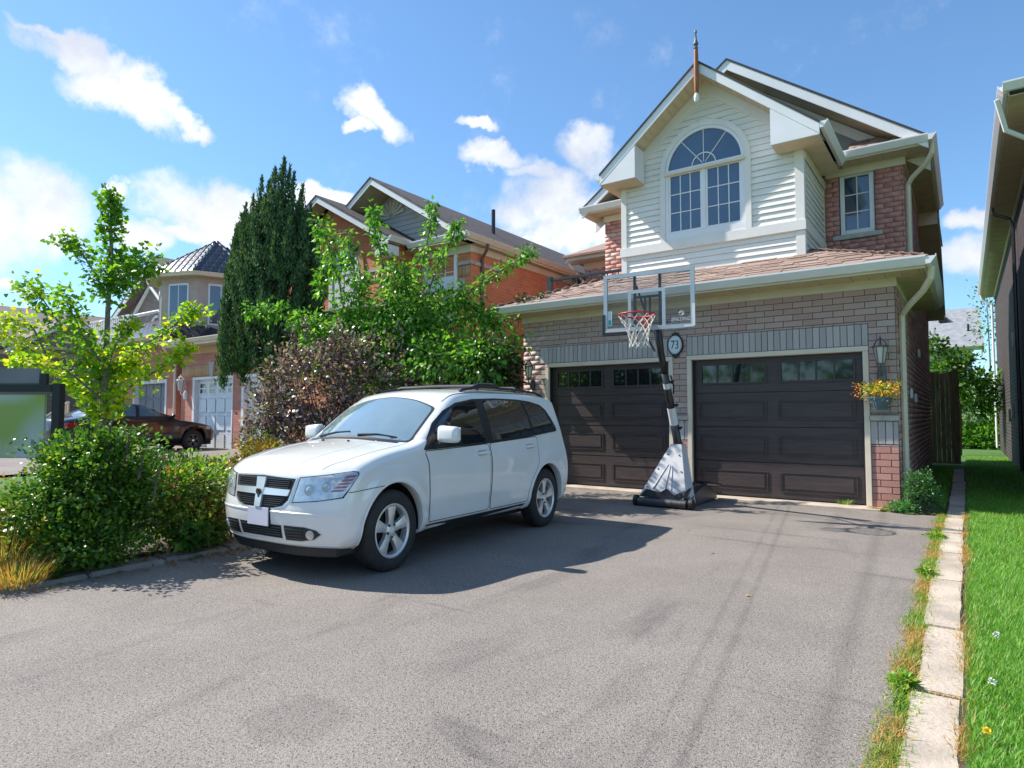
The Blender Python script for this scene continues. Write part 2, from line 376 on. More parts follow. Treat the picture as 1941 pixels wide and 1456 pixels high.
# ------------------------------------------------------------------ ground
def struct(o, label=None):
    o['kind'] = 'structure'
    if label: o['label'] = label
    return o
def gz(x): # neighbours' ground rises gently to the left
    t = min(max((-x-7)/7, 0), 1); return .27*t*t*(3-2*t)
M_ASPH = bpy.data.materials.new('asphalt'); M_ASPH.use_nodes = True
def _asph():
    nt = M_ASPH.node_tree; n, l = nt.nodes, nt.links; b = n['Principled BSDF']; b.inputs['Roughness'].default_value = .85; b.inputs['Specular IOR Level'].default_value = .35
    t = n.new('ShaderNodeTexCoord').outputs['Object']
    def no(s, d=5, r=.5, v=t, dist=0):
        q = n.new('ShaderNodeTexNoise'); q.inputs['Scale'].default_value = s; q.inputs['Detail'].default_value = d; q.inputs['Roughness'].default_value = r
        q.inputs['Distortion'].default_value = dist; l.new(v, q.inputs['Vector']); return q.outputs['Fac']
    def ramp(v, a, b_, ca, cb):
        q = n.new('ShaderNodeValToRGB'); l.new(v, q.inputs[0]); q.color_ramp.elements[0].position = a; q.color_ramp.elements[1].position = b_
        q.color_ramp.elements[0].color = ca+(1,); q.color_ramp.elements[1].color = cb+(1,); return q.outputs[0]
    def mixc(f, a, b_, mode='MIX'):
        q = n.new('ShaderNodeMix'); q.data_type = 'RGBA'; q.blend_type = mode
        if hasattr(f, 'links'): l.new(f, q.inputs['Factor'])
        else: q.inputs['Factor'].default_value = f
        for k, v in (('A', a), ('B', b_)):
            if hasattr(v, 'links'): l.new(v, q.inputs[k])
            else: q.inputs[k].default_value = tuple(v)+(1,)
        return q.outputs['Result']
    base = ramp(no(1.1, 7, .6), .38, .64, (.190, .165, .145), (.25, .218, .190))
    # aggregate
    v1 = n.new('ShaderNodeTexVoronoi'); v1.inputs['Scale'].default_value = 190; l.new(t, v1.inputs['Vector'])
    base = mixc(.36, base, ramp(v1.outputs['Color'], .05, .95, (.05, .045, .041), (.50, .45, .40)))
    pits = ramp(no(85, 3, .6), .36, .44, (.15, .15, .15), (1, 1, 1)); base = mixc(.8, base, pits, 'MULTIPLY')
    pale = ramp(no(75, 2, .5), .70, .76, (0, 0, 0), (1, 1, 1)); base = mixc(pale, base, (.62, .57, .51))
    # old stains and tyre tracks, long along the drive
    mp = n.new('ShaderNodeMapping'); mp.inputs['Scale'].default_value = (1.6, .35, 1); mp.inputs['Rotation'].default_value = (0, 0, R(-8)); l.new(t, mp.inputs[0])
    st = ramp(no(1.0, 5, .6, mp.outputs[0], .6), .56, .70, (1, 1, 1), (.70, .70, .73)); base = mixc(1, base, st, 'MULTIPLY')
    mp2 = n.new('ShaderNodeMapping'); mp2.inputs['Scale'].default_value = (.35, 2.4, 1); mp2.inputs['Rotation'].default_value = (0, 0, R(20)); l.new(t, mp2.inputs[0])
    st2 = ramp(no(.9, 4, .6, mp2.outputs[0], 1.2), .60, .68, (1, 1, 1), (.74, .74, .77)); base = mixc(1, base, st2, 'MULTIPLY')
    # oil patch near the street end
    s = n.new('ShaderNodeSeparateXYZ'); l.new(t, s.inputs[0])
    vd = n.new('ShaderNodeVectorMath'); vd.operation = 'DISTANCE'; l.new(t, vd.inputs[0]); vd.inputs[1].default_value = (-2.33, 1.72, 0)
    ad = n.new('ShaderNodeMath'); ad.operation = 'MULTIPLY_ADD'; l.new(no(9, 5, .7), ad.inputs[0]); ad.inputs[1].default_value = .45; l.new(vd.outputs['Value'], ad.inputs[2])
    base = mixc(1, base, ramp(ad.outputs[0], .40, .47, (.84, .84, .85), (1, 1, 1)), 'MULTIPLY')
    # wheel marks
    for (x0, k, w, dk) in ((-1.02, .16, .022, .80), (-1.16, .16, .02, .84), (-.52, .06, .05, .8)):
        a = n.new('ShaderNodeMath'); a.operation = 'MULTIPLY_ADD'; l.new(s.outputs[1], a.inputs[0]); a.inputs[1].default_value = k; l.new(s.outputs[0], a.inputs[2])
        c = n.new('ShaderNodeMath'); c.operation = 'SUBTRACT'; l.new(a.outputs[0], c.inputs[0]); c.inputs[1].default_value = x0+k*3.2
        d = n.new('ShaderNodeMath'); d.operation = 'ABSOLUTE'; l.new(c.outputs[0], d.inputs[0])
        e = n.new('ShaderNodeMath'); e.operation = 'MULTIPLY_ADD'; l.new(no(5, 4, .7), e.inputs[0]); e.inputs[1].default_value = .09; l.new(d.outputs[0], e.inputs[2])
        base = mixc(1, base, ramp(e.outputs[0], .045, .045+w*1.6, (dk, dk, dk), (1, 1, 1)), 'MULTIPLY')
    l.new(base, b.inputs['Base Color'])
    bp = n.new('ShaderNodeBump'); bp.inputs['Strength'].default_value = .6; bp.inputs['Distance'].default_value = .004
    l.new(v1.outputs['Distance'], bp.inputs['Height']); bp.invert = True; l.new(bp.outputs[0], b.inputs['Normal'])
_asph()
M_SOIL = mat('soil', (.10, .075, .05), .95, (.055, .04, .028), 5, .8, 40)
M_TURF = mat('turf_base', (.05, .14, .02), .95, (.08, .17, .03), 9, .8, 60)

# terrain sheet: soil and turf out to the horizon, rising slightly to the left
xs = sorted(set([-400, -200, -100, -60, -40, -30] + [-26+.5*i for i in range(44)] + [-4, 0, 4, 10, 30, 100, 400]))
ys = [-400, -100, -30, -10, 0, 5, 10, 15, 20, 30, 60, 150, 400]
V = [(x, y, gz(x)-.03) for x in xs for y in ys]
F = [(i*len(ys)+j, (i+1)*len(ys)+j, (i+1)*len(ys)+j+1, i*len(ys)+j+1) for i in range(len(xs)-1) for j in range(len(ys)-1)]
struct(np_mesh('ground', V, F, M_TURF))
# drive: a sheet with a slightly ragged kerb side
dv = [(-.27+.02*math.sin(y*3.1)+.012*math.sin(y*9), y) for y in np.linspace(-6, 9.74, 60)]
dl = [(-5.6-(.04*max(0, y-1.6)), y) for y in np.linspace(9.74, -6, 30)]
mb = MB(); mb.prism(dv+dl, 'z', -.05, 0); struct(mb.build('driveway', M_ASPH))
# apron in front of the garage doors
struct(B('concrete_apron', -6.6, -.95, 9.744, 10.14, -.05, .018, M_CONC, bevel=.006))
# narrow concrete strip at the right of the drive, in slabs with weedy joints
joints = [-2.5, -.7, 1.05, 2.15, 3.52, 4.62, 5.95, 7.15, 8.35, 9.55, 10.9, 12.2, 13.6, 15.0, 16.6, 18.4]
path = struct(B('path', -.245, -.03, -2.6, 18.5, -.06, .001, M_SOIL))
for i in range(len(joints)-1):
    a, b = joints[i]+.012, joints[i+1]-.012; w = rng.uniform(-.012, .012); t = rng.uniform(-.004, .004)
    mb = MB(); n_ = 8; e1 = [(-.235+w+rng.uniform(-.008, .008), y) for y in np.linspace(a, b, n_)]; e2 = [(-.045+w+rng.uniform(-.008, .008), y) for y in np.linspace(b, a, n_)]
    mb.prism(e1+e2, 'z', -.05, .012+t); mb.build('concrete_slab', M_CONC, path, bevel=.006)
# kerb along the garden, in blocks
kp = struct(MB().prism([(-5.6, -1), (-5.6, 1.6), (-5.93, 9.9), (-6.3, 9.9), (-6.02, 1.6), (-6.0, -1)], 'z', -.06, -.006).build('garden_edge', M_SOIL))
y = -.8
while y < 9.4:
    x = -5.6-(.04*max(0, y-1.6)); d = rng.uniform(-.01, .01)
    B('kerb_block', x-.27+d, x-.01+d, y, y+.58, -.04, .035+d*.4, M_CONC_GY, kp, bevel=.012); y += .6
# planting bed
mb = MB(); mb.prism([(-6.02, -1), (-6.3, 9.9), (-8.6, 9.9), (-12.5, 6), (-12.5, -1)], 'z', -.05, .02); struct(mb.build('garden_bed', M_SOIL))
# neighbour's drive
mb = MB(); g = []
xx = np.linspace(-26, -13.2, 14)
V = [(x, y, gz(x)+.012) for x in xx for y in (-6, 0, 6, 10.7)]; F = [(i*4+j, (i+1)*4+j, (i+1)*4+j+1, i*4+j+1) for i in range(13) for j in range(3)]
struct(np_mesh('neighbour_driveway', V, F, M_ASPH))

# ------------------------------------------------------------------ house 73
H = thing('brick_house', 'red brick and white siding house with two dark brown garage doors and arched gable window', 'house', (-3.8, 12, 0), group='houses along the street')
GX0, GX1, GY = -6.91, -.74, 10.1            # garage block
DL = (-6.33, -3.99); DR = (-3.60, -1.15); DT = 2.17; TR = .075
BY = 12.7; GBY = 10.87; BX0, GBX0, GBX1 = -6.47, -5.18, -2.0
SL = .41
budget = 300
specs = []
rb = random.Random(3)
def m_front(u, z):
    if z < .87: return M_BR_RED
    if z > 2.9: return M_BR_MIX if (u > -3.2 or rb.random() < .35) else M_BR_TAUPE
    if z > 2.55: return M_BR_MIX if rb.random() < (.75 if u > -3.2 else .12) else M_BR_TAUPE
    return M_BR_TAUPE if rb.random() < .8 else M_BR_MIX
wf = MB()   # mortar backing of the front wall, pieces between and over the doors
zt = 3.06
wf.box(GX0, DL[0]-TR, GY, GY+.18, 0, zt); wf.box(DL[1]+TR, DR[0]-TR, GY, GY+.18, 0, zt); wf.box(DR[1]+TR, GX1, GY, GY+.18, 0, zt)
wf.box(DL[0]-TR, DL[1]+TR, GY, GY+.18, DT+TR, zt); wf.box(DR[0]-TR, DR[1]+TR, GY, GY+.18, DT+TR, zt)
wall = wf.build('garage_wall', M_MORTAR, H)
lint = [(DL[0]-TR-.12, DL[1]+TR+.0), (DR[0]-TR, DR[1]+TR)]
holes = [(DL[0]-TR, DL[1]+TR, 0, DT+TR), (DR[0]-TR, DR[1]+TR, 0, DT+TR), (GX0-.1, DL[0]-TR, .87, 1.28), (DL[1]+TR, DR[0]-TR, .87, 1.28), (DR[1]+TR, GX1+.1, .87, 1.28),
         (lint[0][0], lint[0][1], DT+TR, 2.555), (lint[1][0], lint[1][1], DT+TR, 2.555)]
courses(specs, GX0, GX1, 0.02, 3.05, 'x', GY, m_front, holes, pz=.0918)
for a, b in lint: courses(specs, a, b, DT+TR+.004, 2.555, 'x', GY, lambda u, z: M_BR_GREY, soldier=True, depth=.016)
for a, b in ((GX0, DL[0]-TR), (DL[1]+TR, DR[0]-TR), (DR[1]+TR, GX1)):
    courses(specs, a, b, .875, 1.195, 'x', GY, lambda u, z: M_BR_GREY, soldier=True, depth=.014)
for a, b in ((GX0, DL[0]-TR), (DL[1]+TR, DR[0]-TR), (DR[1]+TR, GX1)):
    B('stone_sill', a-.01, b+.012, GY-.055, GY+.08, 1.20, 1.275, M_STONE, H, bevel=.006)
# upper right brick wall
WR = (-1.75, -1.19, 4.52, 5.66)
wu = MB()
wu.box(GBX1, WR[0], BY, BY+.18, 3.3, 5.72); wu.box(WR[1], GX1, BY, BY+.18, 3.3, 5.72); wu.box(WR[0], WR[1], BY, BY+.18, 3.3, WR[2]); wu.box(WR[0], WR[1], BY, BY+.18, WR[3], 5.72)
upper = wu.build('upper_wall', M_MORTAR, H); upper2 = B('upper_wall', BX0, GBX0, BY, BY+.18, 3.3, 5.72, M_MORTAR, H)
sp2 = []
courses(sp2, GBX1+.01, GX1, 3.45, 5.70, 'x', BY, lambda u, z: M_BR_UP, [(WR[0], WR[1], WR[2]-.1, WR[3]+.09)])
courses(sp2, WR[0]-.06, WR[1]+.06, WR[3]+.005, WR[3]+.085, 'x', BY, lambda u, z: M_BR_MIX, soldier=True, depth=.02)
sp6 = []; courses(sp6, BX0, GBX0-.01, 3.9, 5.70, 'x', BY, lambda u, z: M_BR_RED if rb.random() < .6 else M_BR_MIX)
sp3 = []
courses(sp3, GY+.06, 20.2, .02, 3.06, 'y', GX1-.0, lambda u, z: M_BR_RED if rb.random() < .75 else M_BR_MIX)
courses(sp3, BY+.06, 20.2, 3.06, 5.70, 'y', GX1, lambda u, z: M_BR_RED if rb.random() < .75 else M_BR_MIX)
sp4 = []
courses(sp4, GY+.06, 13.6, .02, 3.05, '-y', GX0, lambda u, z: M_BR_RED)
courses(sp4, BY+.06, 20.0, 3.3, 5.7, '-y', BX0, lambda u, z: M_BR_RED)
allb = sorted(specs+sp2+sp6, key=lambda s: -s[2]); cut = allb[budget][2]; pieces('brick', sp6, upper2, sum(1 for s in sp6 if s[2] > cut))
pieces('brick', specs, wall, sum(1 for s in specs if s[2] > cut)); pieces('brick', sp2, upper, sum(1 for s in sp2 if s[2] > cut))
sw = MB(); sw.box(GX1-.2, GX1-.004, GY+.18, 20.2, 0, 3.06); sw.box(GX1-.2, GX1-.004, BY+.18, 20.2, 3.06, 5.75)
side = sw.build('side_wall', M_MORTAR, H); pieces('brick', sp3, side, 0)
sw = MB(); sw.box(GX0+.004, GX0+.2, GY+.18, 13.6, 0, 3.06); sw.box(BX0+.004, BX0+.2, BY+.18, 20, 0, 5.7); sw.box(BX0, GX1-.2, 20.0, 20.2, 0, 5.7); sw.box(GX0+.2, BX0, 13.4, 13.6, 0, 3.3)
left = sw.build('far_side_wall', M_MORTAR, H); pieces('brick', sp4, left, 0)
# set-back wing at the left
wg = MB(); wg.box(-8.25, BX0-.01, 15, 15.2, 3.0, 5.35); wg.box(-8.25, -8.05, 15.2, 20, 3.0, 5.35); wgo = wg.build('wing_wall', M_MORTAR, H)
sp5 = []; courses(sp5, -8.25, BX0-.01, 3.05, 5.33, 'x', 15, lambda u, z: M_BR_RED if rb.random() < .5 else M_BR_MIX); pieces('brick', sp5, wgo, 0)
wr = MB(); wr.slab([(-8.7, 14.55, 5.55), (-6.3, 14.55, 5.55), (-6.3, 16.6, 6.5), (-7.0, 16.6, 6.5)], .06); wr.slab([(-8.7, 14.55, 5.55), (-7.0, 16.6, 6.5), (-7.0, 20, 6.5), (-8.7, 20, 5.55)], .06)
wr.build('wing_roof', M_SHING, H)
B('fascia', -8.62, -6.49, 14.62, 14.66, 5.4, 5.5, M_CREAM, H); B('frieze_board', -8.28, -6.48, 14.97, 15.0, 5.2, 5.37, M_CREAM, H)
B('soffit', -8.66, -6.49, 14.63, 14.98, 5.365, 5.38, M_SOFFIT, H)

# gutters
def gutter(name, a, b, z, ax, sgn, m=M_WHITE, parent=H, d=.115, h=.115):
    """runs along ax ('x' or 'y') from a to b (3rd item = position); outer lip on the sgn side"""
    p0, p1, q = a, b, z[1]; zt = z[0]
    prof = [(0, -h), (sgn*.05, -h), (sgn*d*.82, -h*.45), (sgn*d, -h*.18), (sgn*d, 0), (sgn*(d-.012), 0), (sgn*(d-.012), -.02), (0, -.02)]
    mb = MB()
    if ax == 'x': mb.prism([(q+u, zt+w) for u, w in prof], 'x', p0, p1)
    else: mb.prism([(q+u, zt+w) for u, w in prof], 'y', p0, p1)
    return mb.build(name, m, parent)
# garage roof: hipped skirt
ra = lambda x, y: 3.285+SL*min(y-9.6, x+7.26, -.35-x)
RA = (-7.26, 9.6, 3.285); RB = (-.35, 9.6, 3.285); C1 = (-1.99, 11.24, 3.285+SL*1.64); C2 = (-5.62, 11.24, 3.285+SL*1.64)
roof = MB(); roof.slab([RA, RB, C1, C2], .05); roof.slab([RB, (-.35, 13.62, 3.285), (-1.99, 13.62, C1[2]), C1], .05); roof.slab([RA, C2, (-5.62, 13.7, C2[2]), (-7.26, 13.7, 3.285)], .05)
roof.slab([C2, C1, (-1.99, 13.0, C1[2]), (-5.62, 13.0, C1[2])], .05)
groof = roof.build('garage_roof', M_ASPH_EDGE, H)
def shingles(org, u, v, ufun, vmax, m, expo=.14, parent=None, bud=300, wr=(.16, .36)):
    org, u, v = Vector(org), Vector(u).normalized(), Vector(v).normalized(); n = u.cross(v).normalized()
    if n.z < 0: n = -n
    sp = []; r = random.Random(5); k = 0; s = 0.0
    while s < vmax-.02:
        u0, u1 = ufun(s); a = u0-r.uniform(0, .2)
        while a < u1:
            w = r.uniform(*wr); a0, a1 = max(a, u0), min(a+w, u1); a += w
            if a1-a0 < .04: continue
            th = r.choice((.008, .014, .018)); ln = min(expo*1.45, vmax-s+.03)
            c = org+u*((a0+a1)/2)+v*(s+ln/2-.01)+n*(.012+th/2+.012)
            tilt = Matrix.Rotation(-.05, 3, u)
            Rm = tilt @ Matrix((u, v, n)).transposed()
            Mx = Matrix.Translation(c) @ Rm.to_4x4() @ Matrix.Diagonal((a1-a0-.004, ln, th, 1))
            sp.append((Mx, m, -dist(c)))
        s += expo; k += 1
    return sp
sec = math.hypot(1, SL); L1 = 1.64*sec
sps = shingles(RA, (1, 0, 0), (0, 1, SL), lambda s: (s/sec, 6.91-s/sec), L1, M_SHING)
sps += shingles(RB, (0, 1, 0), (-1, 0, SL), lambda s: (s/sec, 4.0), L1, M_SHING)
sps += shingles((-7.26, 9.6, 3.285), (0, 1, 0), (1, 0, SL), lambda s: (s/sec, 4.1), L1, M_SHING)
# skirt roof under the main gable, right and left
SK = (5.84, 12.27)
skr = MB(); skr.slab([(GBX1+.45, SK[1], SK[0]), (-.36, SK[1], SK[0]), (-1.2, 13.2, SK[0]+.55), (GBX1+.45, 13.2, SK[0]+.55)], .05)
skr.slab([(-6.84, SK[1], SK[0]), (GBX0-.45, SK[1], SK[0]), (GBX0-.45, 13.2, SK[0]+.55), (-6.84, 13.2, SK[0]+.55)], .05)
sko = skr.build('skirt_roof', M_ASPH_EDGE, H)
sps2 = shingles((GBX1+.45, SK[1], SK[0]), (1, 0, 0), (0, 1, .6), lambda s: (0, .99-.74*s), .98, M_SHING)
ts = sorted([s[2] for s in sps+sps2], reverse=True)[300]
pieces('shingle', sps, groof, sum(1 for s in sps if s[2] > ts), ch=.04); pieces('shingle', sps2, sko, sum(1 for s in sps2 if s[2] > ts), ch=.04)

# garage eaves
gutter('gutter', -7.26, -.35+.0, (3.30, 9.585), 'x', -1); gutter('gutter', 9.48, 13.62, (3.30, -.352), 'y', 1); gutter('gutter', 9.48, 13.7, (3.30, -7.258), 'y', -1)
B('fascia', -7.25, -.36, 9.59, 9.61, 3.155, 3.27, M_CREAM, H); B('fascia', -.375, -.355, 9.612, 13.6, 3.155, 3.27, M_CREAM, H); B('fascia', -7.255, -7.235, 9.612, 13.6, 3.155, 3.27, M_CREAM, H)
B('frieze_board', GX0-.025, GX1+.025, GY-.035, GY-.002, 3.045, 3.165, M_CREAM, H); B('frieze_board', GX1+.003, GX1+.027, GY, 13.6, 3.045, 3.165, M_CREAM, H)
def panels(u0, u1, w, f):
    out = []; u = u0; k = 0
    while u < u1-.02:
        v = min(u+w, u1); out.append((f(u+.004, v-.004, k % 2), M_SOFFIT, 1)); u = v; k += 1
    return out
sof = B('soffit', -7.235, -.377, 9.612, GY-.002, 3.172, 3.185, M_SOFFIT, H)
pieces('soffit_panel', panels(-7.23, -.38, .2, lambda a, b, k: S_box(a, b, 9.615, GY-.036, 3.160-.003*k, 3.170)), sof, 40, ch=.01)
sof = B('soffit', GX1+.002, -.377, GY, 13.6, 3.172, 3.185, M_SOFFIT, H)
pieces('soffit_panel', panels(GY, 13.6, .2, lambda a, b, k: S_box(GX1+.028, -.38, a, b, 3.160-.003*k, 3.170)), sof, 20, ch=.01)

# garage doors
def garage_door(x0, x1, y, label):
    d = B('garage_door', x0, x1, y, y+.05, .02, DT, M_DARK, H, label=label)
    h = (DT-.02)/4; w = x1-x0
    for r in range(4):
        za, zb = .02+r*h+.003, .02+(r+1)*h-.003
        if r < 3: MB().box(x0+.004, x1-.004, y-.022, y, za, zb).build('door_section', M_DOOR, d, bevel=.006)
        for c in range(2):
            pa = x0+.11+c*(w/2-.015); pb = pa+w/2-.2
            if r < 3:
                mb = MB(); zA, zB = za+.1, zb-.13
                # raised panel: moulded rim, sunk channel and raised field
                mb.prism([(pa, zA), (pb, zA), (pb, zA+.018), (pa, zA+.018)], 'y', y-.036, y-.020)
                mb.prism([(pa, zB-.018), (pb, zB-.018), (pb, zB), (pa, zB)], 'y', y-.036, y-.020)
                mb.prism([(pa, zA+.018), (pa+.018, zA+.018), (pa+.018, zB-.018), (pa, zB-.018)], 'y', y-.036, y-.020)
                mb.prism([(pb-.018, zA+.018), (pb, zA+.018), (pb, zB-.018), (pb-.018, zB-.018)], 'y', y-.036, y-.020)
                mb.box(pa+.05, pb-.05, y-.036, y-.018, zA+.05, zB-.05)
                mb.build('raised_panel', M_DOOR, d, bevel=.005)
            else:
                zA, zB = za+.16, zb-.09; mb = MB()
                # frame of the lite: four bars around the opening
                mb.box(pa, pb, y-.04, y-.022, zA-.03, zA); mb.box(pa, pb, y-.04, y-.022, zB, zB+.03); mb.box(pa, pa+.03, y-.04, y-.022, zA, zB); mb.box(pb-.03, pb, y-.04, y-.022, zA, zB)
                mb.build('window_frame', M_DOOR, d, bevel=.004)
                for k in range(4):
                    q = (pb-pa-.06)/4; a = pa+.03+k*q
                    B('pane', a+.006, a+q-.006, y-.016, y-.010, zA+.002, zB-.002, M_GLASS_DK, d)
                    if k: B('muntin', a-.012, a+.012, y-.034, y-.02, zA, zB, M_DOOR, d)
    # top section around the two lites
    za, zb = .02+3*h+.003, .02+4*h-.003; p = [x0+.004]; mb = MB(); zA, zB = za+.16, zb-.09
    l0 = x0+.11; l1 = l0+w/2-.2; r0 = l0+w/2-.015; r1 = r0+w/2-.2
    mb.box(x0+.004, x1-.004, y-.022, y, za, zA); mb.box(x0+.004, x1-.004, y-.022, y, zB, zb)
    mb.box(x0+.004, l0, y-.022, y, zA, zB); mb.box(l1, r0, y-.022, y, zA, zB); mb.box(r1, x1-.004, y-.022, y, zA, zB)
    mb.build('door_section', M_DOOR, d)
    B('weather_strip', x0, x1, y-.02, y+.04, .0185, .04, M_BLACK, d)
    return d
garage_door(DL[0], DL[1], GY+.11, 'dark brown left garage door behind the white suv, reflections in its panes')
garage_door(DR[0], DR[1], GY+.11, 'dark brown right garage door with four-pane lites')
for (a, b) in (DL, DR):
    mb = MB(); mb.box(a-TR, a-.002, GY-.03, GY+.11, .02, DT+.002); mb.box(b+.002, b+TR, GY-.03, GY+.11, .02, DT+.002); mb.box(a-TR, b+TR, GY-.03, GY+.11, DT+.003, DT+TR)
    mb.build('door_trim', M_CREAM, H, bevel=.006)
    B('weather_strip', a-.001, a+.02, GY+.02, GY+.1, .02, DT, M_BLACK, H); B('weather_strip', b-.02, b+.001, GY+.02, GY+.1, .02, DT, M_BLACK, H)

# ---- projecting gable with siding
PX, EZ = (GBX0+GBX1)/2, 5.73; PK = 7.29; RY = 10.42; EX0, EX1 = -5.42, -1.68
slp = (PK-EZ)/((EX1-EX0)/2)
rk = lambda x: PK-abs(x-(EX0+EX1)/2)*slp
PX = (EX0+EX1)/2
WX0, WX1, WB, WS = -4.31, -2.91, 4.475, 5.655; WC = (WX0+WX1)/2; WRAD = (WX1-WX0)/2; TRW = .10
B('gable_backing', GBX0+.02, GBX1-.02, GBY+.02, GBY+.1, 3.35, 5.6, M_DARK, H)
gb = MB(); gb.prism([(GBX0+.02, 5.6), (GBX1-.02, 5.6), (GBX1-.02, rk(GBX1)-.12), (PX, PK-.12), (GBX0+.02, rk(GBX0)-.12)], 'y', GBY+.02, GBY+.1); gb.build('gable_backing', M_TRIM, H)
sid = B('gable_wall', GBX0+.005, GBX1-.005, GBY+.101, GBY+.16, 3.35, 5.6, M_TRIM, H)
PIT = .107; z = 3.72; RO = WRAD+TRW
def hole_x(z):   # half width of the trimmed window opening at height z
    if z < WB-.02: return None
    if z <= WS: return RO
    if z < WS+RO: return math.sqrt(RO*RO-(z-WS)**2)
    return None
def plank(x0a, x1a, x0b, x1b, za, zb, y, m=M_SIDING, parent=sid, axis='x'):
    """clapboard: bottom edge stands proud; a = bottom xs, b = top xs"""
    pr, tp = .030, .006
    vs = [(x0a, y, za), (x1a, y, za), (x1b, y, zb), (x0b, y, zb), (x0a, y-pr, za), (x1a, y-pr, za), (x1b, y-tp, zb), (x0b, y-tp, zb)]
    if axis == 'y': vs = [(parent_x+(y-v[1]), v[0], v[2]) for v in vs]
    mb = MB(); mb.add(vs, [(0, 1, 2, 3), (7, 6, 5, 4), (0, 4, 5, 1), (3, 2, 6, 7), (0, 3, 7, 4), (1, 5, 6, 2)]); return mb.build('siding_plank', m, parent)
while z < PK-.3:
    za, zb = z+.004, min(z+PIT, PK-.16)
    if 4.20 < za < 4.40: z = 4.398; continue
    def lim(zz): return GBX0+.07 if zz < rk(GBX0+.07)-.2 else max(GBX0+.07, PX-(PK-.2-zz)/slp)
    La, Lb = lim(za), lim(zb); Ra, Rb = 2*PX-La, 2*PX-Lb; Ra, Rb = min(Ra, GBX1-.1), min(Rb, GBX1-.1)
    ha, hb = hole_x(za), hole_x(zb)
    if ha is None and hb is None:
        if Ra-La > .05: plank(La, Ra, Lb, Rb, za, zb, GBY+.02)
    else:
        ha = ha if ha is not None else (RO if za < WB else .02); hb = hb if hb is not None else (RO if zb < WS else .02)
        plank(La, WC-ha, Lb, WC-hb, za, zb, GBY+.02); plank(WC+ha, Ra, WC+hb, Rb, za, zb, GBY+.02)
    z += PIT
# side of the gable bay, facing +X
parent_x = GBX1-.02
sd2 = B('bay_side_wall', GBX1-.1, GBX1-.02, GBY+.17, BY, 3.5, 5.62, M_TRIM, H); parent_s = sd2
z = 3.72
while z < 5.5:
    if 4.20 < z < 4.395: z = 4.398
    if True: plank(GBY+.06, BY-.03, GBY+.06, BY-.03, z+.004, z+PIT, 0, parent=sd2, axis='y')
    z += PIT
sd3 = B('bay_side_wall', GBX0+.02, GBX0+.1, GBY+.17, BY, 3.5, 5.62, M_TRIM, H)
# trims
for (a, b, c, d, e, f) in ((GBX0-.012, GBX0+.10, GBY-.022, GBY+.03, 3.4, 4.232), (GBX0-.012, GBX0+.10, GBY-.022, GBY+.03, 4.4, 5.62), (GBX1-.13, GBX1+.012, GBY-.022, GBY+.03, 3.6, 4.232), (GBX1-.13, GBX1+.012, GBY-.022, GBY+.03, 4.4, 5.62)):
    B('corner_trim', a, b, c, d, e, f, M_TRIM, H, bevel=.004)
B('corner_trim', GBX1-.012, GBX1+.013, GBY+.032, GBY+.10, 3.6, 5.62, M_TRIM, H); B('corner_trim', GBX1-.015, GBX1+.012, BY-.03, BY-.001, 3.7, 5.62, M_CREAM, H)
B('belly_band', GBX0-.03, GBX1+.03, GBY-.045, GBY+.03, 4.235, 4.40, M_TRIM, H, bevel=.005); B('belly_band', GBX1-.01, GBX1+.03, GBY+.032, BY-.001, 4.235, 4.40, M_TRIM, H)
# rake frieze on the wall
fr = MB()
for s in (-1, 1):
    xa = PX+s*(GBX1-PX-.0); pts = [(PX, PK-.12), (PX, PK-.36), (xa, rk(xa)-.36), (xa, rk(xa)-.12)]
    fr = MB(); fr.prism(pts, 'y', GBY-.02, GBY+.012-.002*s); fr.build('rake_frieze', M_TRIM, H)
